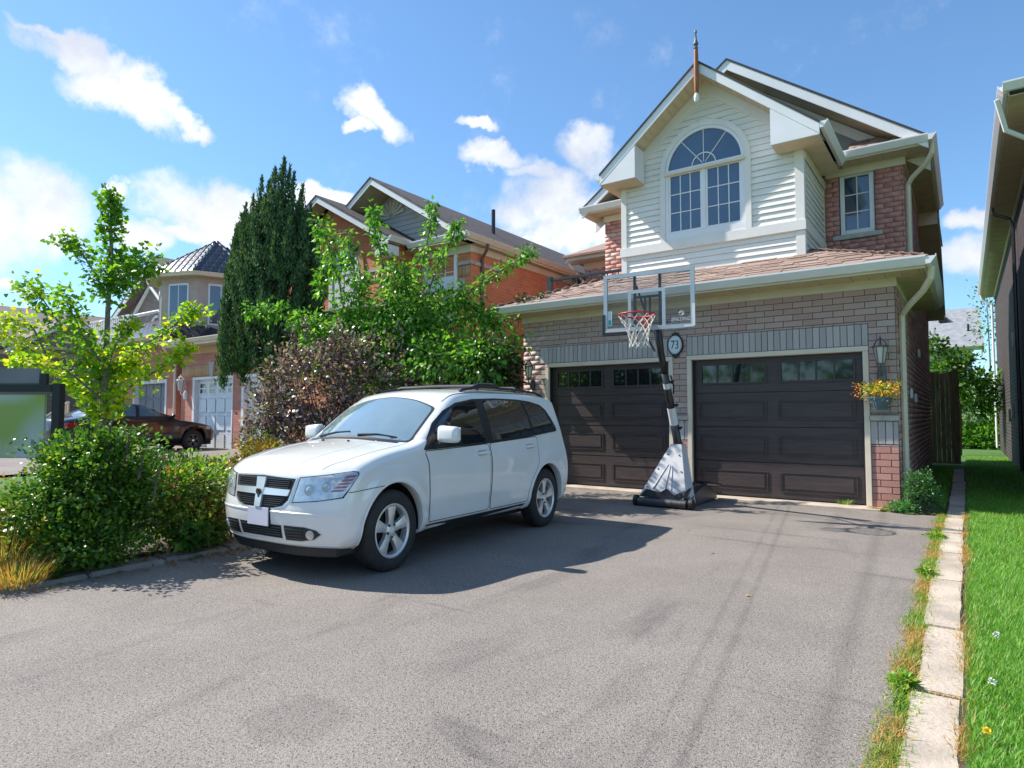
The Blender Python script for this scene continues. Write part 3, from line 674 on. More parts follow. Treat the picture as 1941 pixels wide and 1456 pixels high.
# roof of the gable, soffit under it, fascia boards
for s in (-1, 1):
    xe = EX0 if s < 0 else EX1; o = s*.0
    r1 = MB(); r1.slab([(PX, RY-.02, PK+.03), (xe, RY-.02, EZ+.03), (xe, 14.5, EZ+.03), (PX, 14.5, PK+.03)], .035); ro = r1.build('gable_roof', M_ASPH_EDGE, H)
    f1 = MB(); f1.prism([(PX+s*.001, PK), (PX+s*.001, PK-.17), (xe, EZ-.17), (xe, EZ)], 'y', RY, RY+.03); f1.build('rake_fascia', M_WHITE, H, bevel=.003)
    # ribbed soffit panels up the rake
    so = MB(); so.slab([(PX, RY+.031, PK-.118), (xe, RY+.031, EZ-.118), (xe, GBY+.01, EZ-.118), (PX, GBY+.01, PK-.118)], .008); so = so.build('rake_soffit', M_SOFFIT, H)
    L = math.hypot(PX-xe, PK-EZ); ux = Vector((xe-PX, 0, EZ-PK)).normalized(); nn = Vector((0, 1, 0)).cross(ux); nn = nn if nn.z < 0 else -nn
    ps = []; t = .05; k = 0
    while t < L-.5:
        w = .145; c = Vector((PX, (RY+GBY)/2+.01, PK-.118))+ux*(t+w/2)+nn*(.014+.002*(k % 2))
        ps.append((Matrix.Translation(c) @ Matrix((ux, Vector((0, 1, 0)), nn)).transposed().to_4x4() @ Matrix.Diagonal((w-.008, GBY-RY-.06, .01, 1)), M_SOFFIT, 1)); t += w; k += 1
    pieces('soffit_panel', ps, so, 60, ch=.01)
    # boxed cornice return
    xi = PX+s*(1.16); zb = EZ-.16
    rt_ = MB(); rt_.prism([(xe-s*.004, EZ-.172), (xe-s*.004, zb-.02), (xi, zb-.02), (xi, rk(xi)-.172)], 'y', RY+.004, GBY-.024); rt_.build('cornice_return', M_WHITE, H, bevel=.003)
    B('return_soffit', min(xe, xi)+.01, max(xe, xi)-.01, RY+.008, GBY-.03, zb-.032, zb-.022, M_SOFFIT, H)
    q = MB(); q.box(min(xe, xe-s*.30)+.004, max(xe, xe-s*.30)-.004, GBY-.02, 12.3 if s > 0 else 12.68, zb-.03, zb-.015); q.build('bay_soffit', M_SOFFIT, H)
    gutter('gutter', RY+.002, 12.27 if s > 0 else 12.6, (EZ+.035, xe+s*.002), 'y', s)
    B('bay_frieze', (GBX1+.013 if s > 0 else GBX0-.035), (GBX1+.035 if s > 0 else GBX0-.013), GBY+.02, BY-.002, EZ-.32, zb-.034, M_CREAM, H)

# ---- arched window
def arch_band(name, cx, cz, r0, r1, y0, y1, m, parent, zb=None, n=28):
    mb = MB(); po = [(cx+r1*math.cos(t), cz+r1*math.sin(t)) for t in np.linspace(0, math.pi, n)]; pi_ = [(cx+r0*math.cos(t), cz+r0*math.sin(t)) for t in np.linspace(0, math.pi, n)]
    if zb is not None: po = [(cx+r1, zb)]+po+[(cx-r1, zb)]; pi_ = [(cx+r0, zb)]+pi_+[(cx-r0, zb)]
    k = len(po); vs = []
    for yy in (y0, y1): vs += [(p[0], yy, p[1]) for p in po]+[(p[0], yy, p[1]) for p in pi_]
    fs = []
    for i in range(k-1):
        a, b, c, d = i, i+1, k+i+1, k+i; e = 2*k
        fs += [(a, b, c, d), (a+e, d+e, c+e, b+e), (a, a+e, b+e, b), (d, c, c+e, d+e)]
    fs += [(0, k, 3*k, 2*k), (k-1, 3*k-1, 4*k-1, 2*k-1)]
    mb.add(vs, fs); return mb.build(name, m, parent)
wy = GBY
aw = arch_band('arched_window', WC, WS, WRAD-.055, WRAD+.0, wy-.02, wy+.06, M_WHITE, H, zb=WB)
arch_band('window_trim', WC, WS, WRAD+.002, RO, wy-.035, wy+.019, M_TRIM, H, zb=4.405)
B('window_bar', WX0+.056, WX1-.056, wy-.03, wy+.03, WS-.045, WS+.03, M_WHITE, aw, bevel=.004); B('window_ledge', WX0-.01, WX1+.01, wy-.07, wy-.021, WS-.062, WS-.02, M_CREAM, aw)
B('window_bar', WX0+.001, WX1-.001, wy-.025, wy+.04, WB-.1, WB+.055, M_WHITE, aw, bevel=.004)
# sashes
r = WRAD-.056
arc = [(WC+r*math.cos(t), WS+.031+(r-.03)*math.sin(t)) for t in np.linspace(0, math.pi, 30)]
MB().prism(arc, 'y', wy+.008, wy+.014).build('arch_pane', M_GLASS, aw)
for ang in (52, 90, 128):
    a = R(ang); t = MB(); p = Vector((WC+.04*math.cos(a), wy-.0, WS+.03+.04*math.sin(a))); q = Vector((WC+r*math.cos(a), wy-.0, WS+.03+(r-.03)*math.sin(a)))
    t.tube([p, q], .0085, 6); t.build('muntin', M_WHITE, aw)
arch_band('muntin', WC, WS+.02, .20, .218, wy-.008, wy+.006, M_WHITE, aw)
mid = WC
for k, (a, b) in enumerate(((WX0+.057, mid-.03), (mid+.03, WX1-.057))):
    za, zb = WB+.057, WS-.047
    mb = MB(); f = .035
    mb.box(a, a+f, wy-.012, wy+.02, za, zb); mb.box(b-f, b, wy-.012, wy+.02, za, zb); mb.box(a+f, b-f, wy-.012, wy+.02, za, za+f); mb.box(a+f, b-f, wy-.012, wy+.02, zb-f, zb)
    s_ = mb.build('sash', M_WHITE, aw)
    A_, B_, C_, D_ = a+f, b-f, za+f, zb-f
    for i in range(3):
        for j in range(3):
            B('pane', A_+(B_-A_)*i/3+.004, A_+(B_-A_)*(i+1)/3-.004, wy+.008, wy+.013, C_+(D_-C_)*j/3+.004, C_+(D_-C_)*(j+1)/3-.004, M_GLASS, aw)
    for i in (1, 2):
        B('muntin', A_+(B_-A_)*i/3-.008, A_+(B_-A_)*i/3+.008, wy-.004, wy+.007, C_, D_, M_WHITE, aw)
        B('muntin', A_, B_, wy-.0065, wy+.0055, C_+(D_-C_)*i/3-.008, C_+(D_-C_)*i/3+.008, M_WHITE, aw)
B('window_bar', mid-.029, mid+.029, wy-.022, wy+.03, WB+.057, WS-.047, M_WHITE, aw)

# ---- plain window in the right brick wall
def window(parent, x0, x1, z0, z1, y, nx, nz, frame=.05, m=M_WHITE, glass=M_GLASS, name='window', depth=.03, mun=.009):
    w = MB(); w.box(x0, x0+frame, y, y+.08, z0, z1); w.box(x1-frame, x1, y, y+.08, z0, z1); w.box(x0+frame, x1-frame, y, y+.08, z0, z0+frame); w.box(x0+frame, x1-frame, y, y+.08, z1-frame, z1)
    wo_ = w.build(name, m, parent, bevel=.004); A, C = x0+frame, z0+frame; W, Hh = x1-x0-2*frame, z1-z0-2*frame
    for i in range(nx):
        for j in range(nz): B('pane', A+W*i/nx+.002, A+W*(i+1)/nx-.002, y+depth+.01, y+depth+.015, C+Hh*j/nz+.002, C+Hh*(j+1)/nz-.002, glass, wo_)
    for i in range(1, nx): B('muntin', A+W*i/nx-mun, A+W*i/nx+mun, y+depth-.002, y+depth+.009, C, C+Hh, m, wo_)
    for j in range(1, nz): B('muntin', A, A+W, y+depth-.004, y+depth+.007, C+Hh*j/nz-mun, C+Hh*j/nz+mun, m, wo_)
    return wo_
window(H, WR[0]+.01, WR[1]-.01, WR[2]+.01, WR[3]-.01, BY+.03, 2, 3, frame=.075)
B('window_sill', WR[0]-.11, WR[1]+.11, BY-.05, BY+.08, WR[2]-.085, WR[2]-.004, M_STONE, H, bevel=.005)

# ---- main gable behind
MPX, MPK, MSL = -3.58, 8.18, .73; MY = 12.22
mrk = lambda x: MPK-abs(x-MPX)*MSL
for s in (-1, 1):
    xe = MPX+s*3.22
    MB().slab([(MPX, MY-.02, MPK+.03), (xe, MY-.02, mrk(xe)+.03), (xe, 20.6, mrk(xe)+.03), (MPX, 20.6, MPK+.03)], .035).build('main_roof', M_ASPH_EDGE, H)
    MB().prism([(MPX+s*.001, MPK), (MPX+s*.001, MPK-.2), (xe, mrk(xe)-.2), (xe, mrk(xe))], 'y', MY, MY+.03).build('rake_fascia', M_WHITE, H, bevel=.003)
    MB().slab([(MPX, MY+.031, MPK-.13), (xe, MY+.031, mrk(xe)-.13), (xe, 12.95, mrk(xe)-.13), (MPX, 12.95, MPK-.13)], .01).build('rake_soffit', M_SOFFIT, H)
    MB().prism([(MPX+s*.001, MPK-.16), (MPX+s*.001, MPK-.36), (xe, mrk(xe)-.36), (xe, mrk(xe)-.16)], 'y', 12.88, 12.895).build('rake_frieze', M_TRIM, H)
MB().prism([(MPX-3.1, 5.8), (MPX+3.1, 5.8), (MPX+3.1, mrk(MPX+3.1)-.15), (MPX, MPK-.15), (MPX-3.1, mrk(MPX-3.1)-.15)], 'y', 12.9, 13.0).build('upper_gable_wall', mat('grey_siding', (.30, .29, .27), .6, (.25, .24, .23), 3), H)
# main eaves, right part front and side, left part front
gutter('gutter', GBX1+.32, -.36, (5.86, 12.255), 'x', -1); gutter('gutter', 12.14, 16.5, (5.86, -.362), 'y', 1); gutter('gutter', -6.84, -5.44, (5.86, 12.255), 'x', -1)
B('fascia', GBX1+.32, -.37, 12.26, 12.28, 5.72, 5.83, M_CREAM, H); B('fascia', -.385, -.365, 12.282, 16.5, 5.72, 5.83, M_CREAM, H); B('fascia', -6.84, -5.44, 12.26, 12.28, 5.72, 5.83, M_CREAM, H)
B('frieze_board', GBX1+.036, GX1+.025, BY-.035, BY-.001, 5.60, 5.735, M_CREAM, H); B('frieze_board', GX1+.003, GX1+.027, BY, 16.5, 5.60, 5.735, M_CREAM, H); B('frieze_board', BX0-.02, GBX0-.04, BY-.035, BY-.001, 5.60, 5.735, M_CREAM, H)
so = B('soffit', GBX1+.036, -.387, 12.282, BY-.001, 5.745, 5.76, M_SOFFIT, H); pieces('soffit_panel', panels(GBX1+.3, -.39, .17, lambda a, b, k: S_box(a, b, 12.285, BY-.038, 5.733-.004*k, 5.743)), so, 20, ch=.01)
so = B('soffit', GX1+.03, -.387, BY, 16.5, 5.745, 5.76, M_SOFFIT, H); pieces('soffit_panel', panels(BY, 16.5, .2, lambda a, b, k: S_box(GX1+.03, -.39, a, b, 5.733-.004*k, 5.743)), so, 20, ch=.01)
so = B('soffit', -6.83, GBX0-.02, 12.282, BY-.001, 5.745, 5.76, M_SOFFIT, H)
# rear slope running down past the side wall
MB().slab([(-2.2, 16.52, 5.9), (-.34, 16.52, 5.75), (-.34, 19.6, 3.9), (-2.2, 19.6, 4.0)], .05).build('rear_roof', M_SHING_DK, H)
MB().prism([(16.52, 5.77), (19.6, 3.92), (19.6, 3.74), (16.52, 5.58)], 'x', -.36, -.335).build('rear_fascia', M_CREAM, H)
MB().prism([(16.54, 5.56), (19.58, 3.73), (19.58, 3.71), (16.54, 5.54)], 'x', GX1+.01, -.362).build('rear_soffit', M_SOFFIT, H)

B('end_cap', GX1+.002, -.37, 16.501, 16.53, 5.45, 5.84, M_CREAM, H)
# finial
f = MB(); f.lathe([(.03, 6.58), (.045, 6.62), (.045, 6.68), (.028, 6.72)], 14, (PX, RY-.045, 0)); fo = f.build('finial', M_WHITE, H, smooth=True)
MB().lathe([(.028, 6.72), (.038, 6.76), (.045, 7.0), (.04, 7.35), (.036, 7.48)], 10, (PX, RY-.045, 0)).build('finial_shaft', M_WOOD, fo, smooth=True)
MB().lathe([(.03, 7.48), (.042, 7.51), (.024, 7.54), (.045, 7.58), (.03, 7.62), (.02, 7.65), (.013, 7.76), (.024, 7.78), (.018, 7.81), (.006, 7.84)], 12, (PX, RY-.045, 0)).build('finial_tip', M_LEAD, fo, smooth=True)

# downspouts
def downspout(pts, parent=H, w=.036, m=M_CREAM):
    mb = MB(); mb.tube(pts, w, 8); return mb.build('downspout', m, parent, smooth=True)
downspout([(-.30, 9.75, 3.2), (-.31, 9.78, 3.06), (-.40, 9.95, 2.93), (-.60, 10.3, 2.78), (-.685, 10.4, 2.68), (-.69, 10.42, 2.5), (-.69, 10.42, .1), (-.66, 10.36, .03)], w=.042)
downspout([(-.31, 12.35, 5.75), (-.32, 12.37, 5.60), (-.42, 12.5, 5.47), (-.62, 12.72, 5.36), (-.69, 12.80, 5.26), (-.69, 12.82, 5.0), (-.69, 12.82, 3.42)], w=.042)
downspout([(-8.62, 14.7, 5.4), (-8.5, 14.8, 5.2), (-8.3, 14.95, 4.9), (-8.3, 14.95, 3.2)], m=M_WHITE)

# balcony railing over the garage roof
rl = MB(); rl.box(-6.93, -6.83, 10.97, 11.07, 3.30, 4.12); ra_ = rl.build('railing_post', M_BLACKMETAL, H)
rr = B('top_rail', -6.83, -5.22, 10.985, 11.045, 4.02, 4.075, M_BLACKMETAL, H, bevel=.008); B('bottom_rail', -6.83, -5.22, 10.995, 11.035, 3.50, 3.535, M_BLACKMETAL, H)
x = -6.72
while x < -5.25: B('baluster', x-.009, x+.009, 11.005, 11.025, 3.53, 4.02, M_BLACKMETAL, rr); x += .115
# vents on the side wall
for (y, z) in ((12.1, 1.55), (13.2, 1.5), (14.6, 2.4)): B('wall_vent', GX1+.02, GX1+.06, y, y+.16, z, z+.16, M_WHITE, H, bevel=.01)

# ------------------------------------------------------------------ neighbours
M_ORG = brickmat('orange_brick', (.72, .215, .09), (.60, .175, .08), (.56, .30, .18))
M_ORGD = brickmat('red_brick', (.60, .215, .15), (.46, .17, .12), (.42, .27, .22))
M_TAUPE = brickmat('taupe_brick', (.31, .245, .20), (.24, .19, .16), (.34, .30, .26))
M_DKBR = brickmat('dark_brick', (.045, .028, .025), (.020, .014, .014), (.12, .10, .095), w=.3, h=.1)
M_BUFF = mat('buff_brick', (.58, .36, .20), .85, (.50, .29, .15), 30, vary=.1)
M_GREYS = mat('grey_vinyl', (.52, .52, .54), .5, (.46, .46, .48), 2, vary=.03)
M_STUCCO = mat('beige_stucco', (.52, .42, .36), .85, (.46, .375, .32), 5, .3, 60)
M_METTILE = mat('metal_tile', (.045, .048, .055), .22, (.06, .062, .07), 8, metal=.5, spec=.8, vary=.15)
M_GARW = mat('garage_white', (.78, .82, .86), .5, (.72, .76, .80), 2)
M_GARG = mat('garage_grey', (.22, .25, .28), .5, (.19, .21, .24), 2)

# ---- orange house next door
A = thing('brick_house', 'orange brick house next door with two gables, grey siding and brown shingles', 'house', (-11.6, 12, 0), group='houses along the street')
ax0, ax1, ay = -14.35, -8.75, 10.72
w = MB(); w.box(ax0, ax1, ay, ay+.2, 0, 5.1); w.box(ax1-.2, ax1, ay+.2, 21, 0, 5.1); w.box(ax0, ax0+.2, ay+.2, 21, 0, 5.1); w.box(ax0+.2, ax1-.2, 20.8, 21, 0, 5.1); w.build('wall', M_ORG, A)
w = MB(); w.box(ax0, -10.45, 10.05, ay-.001, 0, 5.1)
w.prism([(ax0, 5.1), (-10.45, 5.1), (-10.45, 5.25), (-12.6, 6.45), (ax0, 5.45)], 'y', 10.05, 10.4); w.build('wing_wall', M_ORG, A)
# big gable
apx, apz, asl = -11.53, 7.0, .62; afy = 10.3
ark = lambda x: apz-abs(x-apx)*asl
for s in (-1, 1):
    xe = apx+s*2.97
    MB().slab([(apx, afy-.02, apz+.03), (xe, afy-.02, ark(xe)+.03), (xe, 21.3, ark(xe)+.03), (apx, 21.3, apz+.03)], .04).build('roof', M_SHING_DK, A)
    MB().prism([(apx+s*.001, apz), (apx+s*.001, apz-.16), (xe, ark(xe)-.16), (xe, ark(xe))], 'y', afy, afy+.03).build('rake_fascia', M_WHITE, A)
    MB().slab([(apx, afy+.031, apz-.12), (xe, afy+.031, ark(xe)-.12), (xe, 11.1, ark(xe)-.12), (apx, 11.1, apz-.12)], .01).build('rake_soffit', M_SOFFIT, A)
gw = MB().prism([(apx-2.7, 5.15), (apx+2.7, 5.15), (apx+2.7, ark(apx+2.7)-.14), (apx, apz-.14), (apx-2.7, ark(apx-2.7)-.14)], 'y', 11.05, 11.1).build('gable_wall', M_GREYS, A)
z = 5.2
while z < 6.75:
    hw = (apz-.2-z-.125)/asl
    if hw > .15:
        pr = .02; a, b = apx-min(hw+.2, 2.7), apx+min(hw+.2, 2.7); a2, b2 = apx-min(hw, 2.7), apx+min(hw, 2.7)
        m_ = MB(); m_.add([(a, 11.05, z), (b, 11.05, z), (b2, 11.05, z+.12), (a2, 11.05, z+.12), (a, 11.03, z), (b, 11.03, z), (b2, 11.044, z+.12), (a2, 11.044, z+.12)], [(7, 6, 5, 4), (0, 4, 5, 1), (3, 2, 6, 7), (0, 3, 7, 4), (1, 5, 6, 2)])
        m_.build('siding_plank', M_GREYS, gw)
    z += .125
# sunburst in the gable peak
for k in range(9):
    a = R(10+20*k); a2 = R(10+20*k+15); c = Vector((apx, 11.02, 6.22)); mb = MB()
    P = [c+Vector((math.cos(t)*r, 0, math.sin(t)*r)) for t, r in ((a, .08), (a2, .08), (a2, .44), (a, .44))]
    P = [(p.x, p.z) for p in P]; mb.prism(P, 'y', 11.0, 11.025).build('sunburst_ray', M_CREAM, gw)
# small front gable
spx, spz, ssl, sfy = -12.74, 6.62, .56, 9.66
srk = lambda x: spz-abs(x-spx)*ssl
for s, wd in ((-1, 1.75), (1, 2.5)):
    xe = spx+s*wd
    MB().slab([(spx, sfy-.02, spz+.03), (xe, sfy-.02, srk(xe)+.03), (xe, 12.6, srk(xe)+.03), (spx, 12.6, spz+.03)], .04).build('wing_roof', M_SHING_DK, A)
    MB().prism([(spx+s*.001, spz), (spx+s*.001, spz-.16), (xe, srk(xe)-.16), (xe, srk(xe))], 'y', sfy, sfy+.03).build('rake_fascia', M_WHITE, A)
    MB().slab([(spx, sfy+.031, spz-.12), (xe, sfy+.031, srk(xe)-.12), (xe, 10.05, srk(xe)-.12), (spx, 10.05, spz-.12)], .01).build('rake_soffit', M_SOFFIT, A)
MB().prism([(-10.27, 5.06), (-10.27, 4.85), (-10.65, 4.85), (-10.65, 5.26)], 'y', sfy+.004, 10.04).build('cornice_return', M_WHITE, A)
gutter('gutter', sfy, 10.28, (5.24, -10.245), 'y', 1, parent=A); gutter('gutter', -10.2, -8.42, (5.17, 10.29), 'x', -1, parent=A); gutter('gutter', 10.17, 21.3, (5.17, -8.53), 'y', 1, m=M_CREAM, parent=A)
B('fascia', -8.55, -8.53, 10.3, 21.2, 5.02, 5.15, M_CREAM, A); B('soffit', -8.75, -8.56, 10.3, 21.2, 5.04, 5.055, M_SOFFIT, A); B('soffit', -10.4, -8.56, 10.32, 10.719, 5.04, 5.055, M_SOFFIT, A)
B('frieze_board', -10.449, -8.72, ay-.04, ay-.001, 4.86, 5.03, M_CREAM, A); B('frieze_board', -8.749, -8.72, ay, 21, 4.88, 5.03, M_CREAM, A)
B('stone_band', -9.1, -8.71, ay-.04, ay-.001, 4.60, 4.68, M_STONE, A); B('stone_band', -8.749, -8.71, ay, 12.0, 4.60, 4.68, M_STONE, A); B('stone_band', -10.44, -9.9, ay-.04, ay-.001, 4.60, 4.68, M_STONE, A); B('stone_band', -11.6, -10.42, 10.02, 10.049, 4.60, 4.68, M_STONE, A)
sp = []
for (a, b, f) in ((-9.08, -8.76, ay), (-10.42, -9.92, ay), (-11.55, -10.47, 10.05)): courses(sp, a, b, 4.34, 4.59, 'x', f, lambda u, z: M_BUFF, soldier=True, depth=.01)
st = B('soldier_backing', -9.08, -8.76, ay-.006, ay+.01, 4.34, 4.59, M_MORTAR, A); pieces('brick', sp, st, 0)
B('quoin_block', -9.12, -8.9, ay-.03, ay-.001, 4.05, 4.3, M_STONE, A)
window(A, -10.1, -9.12, 3.3, 4.95, ay-.03, 3, 4, frame=.09, name='window'); B('window_panel', -10.0, -9.2, ay-.012, ay-.004, 3.4, 4.4, M_GARW, A)
# arched window of the wing
arch_band('arched_window', -12.1, 4.72, .42, .55, 10.0, 10.045, M_WHITE, A, zb=3.3); arch_band('arch_surround', -12.1, 4.72, .56, .7, 10.01, 10.04, M_BUFF, A, zb=4.6)
MB().prism([(-12.1+.42*math.cos(t), 4.72+.42*math.sin(t)) for t in np.linspace(0, math.pi, 16)], 'y', 10.02, 10.03).build('arch_pane', M_GLASS, A)
B('window_bar', -12.52, -11.68, 10.005, 10.04, 4.66, 4.74, M_WHITE, A)
for k in range(2): B('pane', -12.5+k*.42, -12.12+k*.42, 10.02, 10.03, 3.36, 4.65, M_GARW, A)
downspout([(-8.48, 11.0, 5.06), (-8.5, 11.0, 4.95), (-8.68, 11.06, 4.8), (-8.70, 11.08, 4.6), (-8.70, 11.08, .2)], parent=A, m=mat('brown_pipe', (.16, .09, .075), .5))
MB().slab([(-13.9, 9.0, 3.55), (-9.25, 9.3, 3.55), (-9.25, 10.7, 4.1), (-13.9, 10.7, 4.1)], .05).build('porch_roof', M_SHING_DK, A); B('porch_fascia', -13.9, -9.25, 9.28, 9.31, 3.4, 3.52, M_WHITE, A)
MB().tube([(-9.85, 13.0, 5.95), (-9.85, 13.0, 6.62)], .05, 10).build('vent_pipe', M_BLACK, A)
B('shingle_ridge', -8.6, -8.52, 10.2, 21.3, 5.20, 5.215, M_SHING_DK, A)

# ---- the house with white garage doors
Bh = thing('brick_house', 'low red brick house with two white panelled garage doors and keystones behind the conifer', 'house', (-17.5, 12, .25), group='houses along the street')
K = 1.04; gy = 10.6; bz = .22
bd = [(-20.05, -17.75), (-17.3, -15.0)]
bx0, bx1 = -20.75, -14.62; dt = 2.48
w = MB()
for a, b in ((bx0, bd[0][0]), (bd[0][1], bd[1][0]), (bd[1][1], bx1)): w.box(a, b, gy, gy+.3, bz-.3, 3.3)
for a, b in bd: w.box(a, b, gy, gy+.3, dt, 3.3)
w.box(bx0, bx0+.3, gy+.3, 17, bz-.3, 3.3); w.box(bx1-.3, bx1, gy+.3, 17, bz-.3, 3.3); w.build('wall', M_ORGD, Bh)
for a, b in bd:
    sp = []; la, lb2 = (bx0+.02, -17.53) if a < -19 else (-17.52, bx1-.02); st = B('lintel_backing', la, lb2, gy-.006, gy+.01, dt+.03, 2.86, M_MORTAR, Bh); courses(sp, la, lb2, dt+.03, 2.86, 'x', gy, lambda u, z: M_BUFF, soldier=True, depth=.012); pieces('brick', sp, st, 0)
    c = (a+b)/2; MB().prism([(c-.08, dt), (c+.08, dt), (c+.15, 2.93), (c-.15, 2.93)], 'y', gy-.05, gy-.012).build('keystone', M_STONE, Bh)
    t = MB(); t.box(a, a+.12, gy-.01, gy+.2, bz, dt); t.box(b-.06, b, gy-.01, gy+.2, bz, dt); t.box(a+.12, b-.06, gy-.01, gy+.2, dt-.08, dt); t.build('door_trim', M_WHITE, Bh)
    d = B('garage_door', a+.12, b-.06, gy+.14, gy+.2, bz, dt-.08, M_GARW, Bh); h = (dt-.08-bz)/4; x0, x1 = a+.12, b-.06; q = (x1-x0)/4
    for r in range(4):
        for c in range(4):
            if r < 3: B('raised_panel', x0+c*q+.05, x0+(c+1)*q-.05, gy+.122, gy+.139, bz+r*h+.05, bz+(r+1)*h-.05, M_GARW, d, bevel=.012)
            else:
                X = x0+c*q+q/2; Z = bz+r*h+h/2; f = MB(); f.box(X-.2, X+.2, gy+.125, gy+.139, Z-.2, Z+.2); fo = f.build('window_frame', M_WHITE, d)
                for i in (-1, 1):
                    for j in (-1, 1): B('pane', X+i*.085-.065, X+i*.085+.065, gy+.119, gy+.124, Z+j*.085-.065, Z+j*.085+.065, M_GLASS_DK, d)
MB().slab([(-21.2, gy-.45, 3.62), (-14.3, gy-.45, 3.62), (-15.3, gy+2.2, 4.35), (-18.6, gy+2.2, 4.35)], .06).build('roof', M_SHING_BR, Bh); MB().slab([(-21.2, gy-.45, 3.62), (-18.6, gy+2.2, 4.35), (-18.6, 18, 4.35), (-21.2, 18, 3.62)], .06).build('roof', M_SHING_BR, Bh)
gutter('gutter', -21.2, -14.3, (3.64, gy-.46), 'x', -1, parent=Bh, m=M_CREAM); B('fascia', -21.18, -14.3, gy-.45, gy-.43, 3.45, 3.6, M_CREAM, Bh); B('soffit', -21.15, -14.3, gy-.43, gy, 3.44, 3.455, M_SOFFIT, Bh)
B('frieze_board', bx0-.02, bx1, gy-.03, gy-.001, 3.22, 3.44, M_BUFF, Bh)
w = MB(); w.box(-20.3, -14.7, 14.5, 21, 3.0, 5.8); w.build('upper_wall', M_ORGD, Bh)
downspout([(-21.1, gy-.5, 3.55), (-21.0, gy-.3, 3.2), (-21.0, gy-.1, 3.0), (-21.0, gy-.1, .3)], parent=Bh)
def lantern(name, label, x, y, z, s=1, m=None, cat='wall lantern', upright=True):
    m = m or M_LEAD; t = thing(name, label, cat, (x, y, z), group='wall lanterns')
    mb = MB(); mb.lathe([(.001, -.19*s), (.045*s, -.17*s), (.05*s, -.05*s), (.03*s, .0), (.001, .01*s)], 14, (x, y-.012, z-.06*s), ax='z')
    mb.build('bracket', m, t, smooth=True)
    mb = MB(); mb.tube([(x, y, z-.14*s), (x, y-.07*s, z-.17*s), (x, y-.12*s, z-.12*s), (x, y-.125*s, z-.05*s)], .012*s, 8)
    mb.lathe([(.001, -.055*s), (.045*s, -.05*s), (.05*s, -.035*s), (.03*s, -.03*s), (.001, -.029*s)], 6, (x, y-.125*s, z))
    mb.build('arm', m, t, smooth=True)
    c = (x, y-.125*s, z)
    MB().lathe([(.040*s, -.028*s), (.072*s, .155*s)], 6, c, cap=True).build('glass', mat('lantern_glass', (.55, .54, .48), .08, spec=.9, coat=.4), t)
    cg = MB()
    for k in range(6):
        a = k*math.pi/3; p = Vector(c)+Vector((.043*s*math.cos(a), .043*s*math.sin(a), -.03*s)); q = Vector(c)+Vector((.076*s*math.cos(a), .076*s*math.sin(a), .16*s)); cg.tube([p, q], .006*s, 6)
    cg.lathe([(.085*s, .155*s), (.09*s, .168*s), (.08*s, .178*s), (.001, .185*s)], 6, c); cg.build('cage', m, t)
    hp = MB(); hp.tube([Vector(c)+Vector((.062*s*math.cos(a), 0, .178*s+.075*s*math.sin(a))) for a in np.linspace(0, math.pi, 12)], .008*s, 6); hp.tube([Vector(c)+Vector((0, .062*s*math.cos(a), .178*s+.075*s*math.sin(a))) for a in np.linspace(0, math.pi, 12)], .008*s, 6)
    hp.lathe([(.001, .25*s), (.016*s, .262*s), (.01*s, .28*s), (.001, .30*s)], 10, c); hp.build('crown', m, t, smooth=True)
    MB().lathe([(.001, -.02*s), (.014*s, 0), (.02*s, .05*s), (.001, .085*s)], 10, c).build('bulb', mat('bulb_white', (.8, .8, .75), .3), t, smooth=True)
    return t
lantern('wall_lantern', 'ornate white lantern beside the white garage door, seen left of it', -20.4, gy-.02, 2.15, 1.5, M_WHITE)

# ---- turret house
Cc = thing('brick_house', 'beige house with an eight-sided turret and black metal tile roofs', 'house', (-24, 12.5, .3), group='houses along the street')
tc_ = at(408, 560, 24.6); tx, ty = tc_.x, tc_.y
oct_ = lambda r, z, n=8: [(tx+r*math.cos(R(22.5-14+45*k)+YAW), ty+r*math.sin(R(22.5-14+45*k)+YAW), z) for k in range(n)]
w = MB(); a, b = oct_(2.0, 3.9), oct_(2.0, 6.28); w.add(a+b, [(i, (i+1) % 8, 8+(i+1) % 8, 8+i) for i in range(8)]); turret = w.build('turret_wall', M_STUCCO, Cc)
a, b = oct_(2.0, 6.2), oct_(2.42, 6.22); w = MB(); w.add(a+b, [(i, (i+1) % 8, 8+(i+1) % 8, 8+i) for i in range(8)]); w.build('turret_soffit', M_SOFFIT, Cc)
a, b, c = oct_(2.42, 6.2), oct_(2.5, 6.34), oct_(2.4, 6.34); w = MB(); w.add(a+b+c, [(i, (i+1) % 8, 8+(i+1) % 8, 8+i) for i in range(16) if i % 8 != 7]+[(7, 0, 8, 15), (15, 8, 16, 23)]); w.build('turret_gutter', M_CREAM, Cc)
apx_ = Vector((tx, ty, 7.98)); base = [Vector(p) for p in oct_(2.42, 6.35)]
w = MB(); w.add(base+[apx_], [(i, (i+1) % 8, 8) for i in range(8)]); troof = w.build('turret_roof', M_METTILE, Cc)
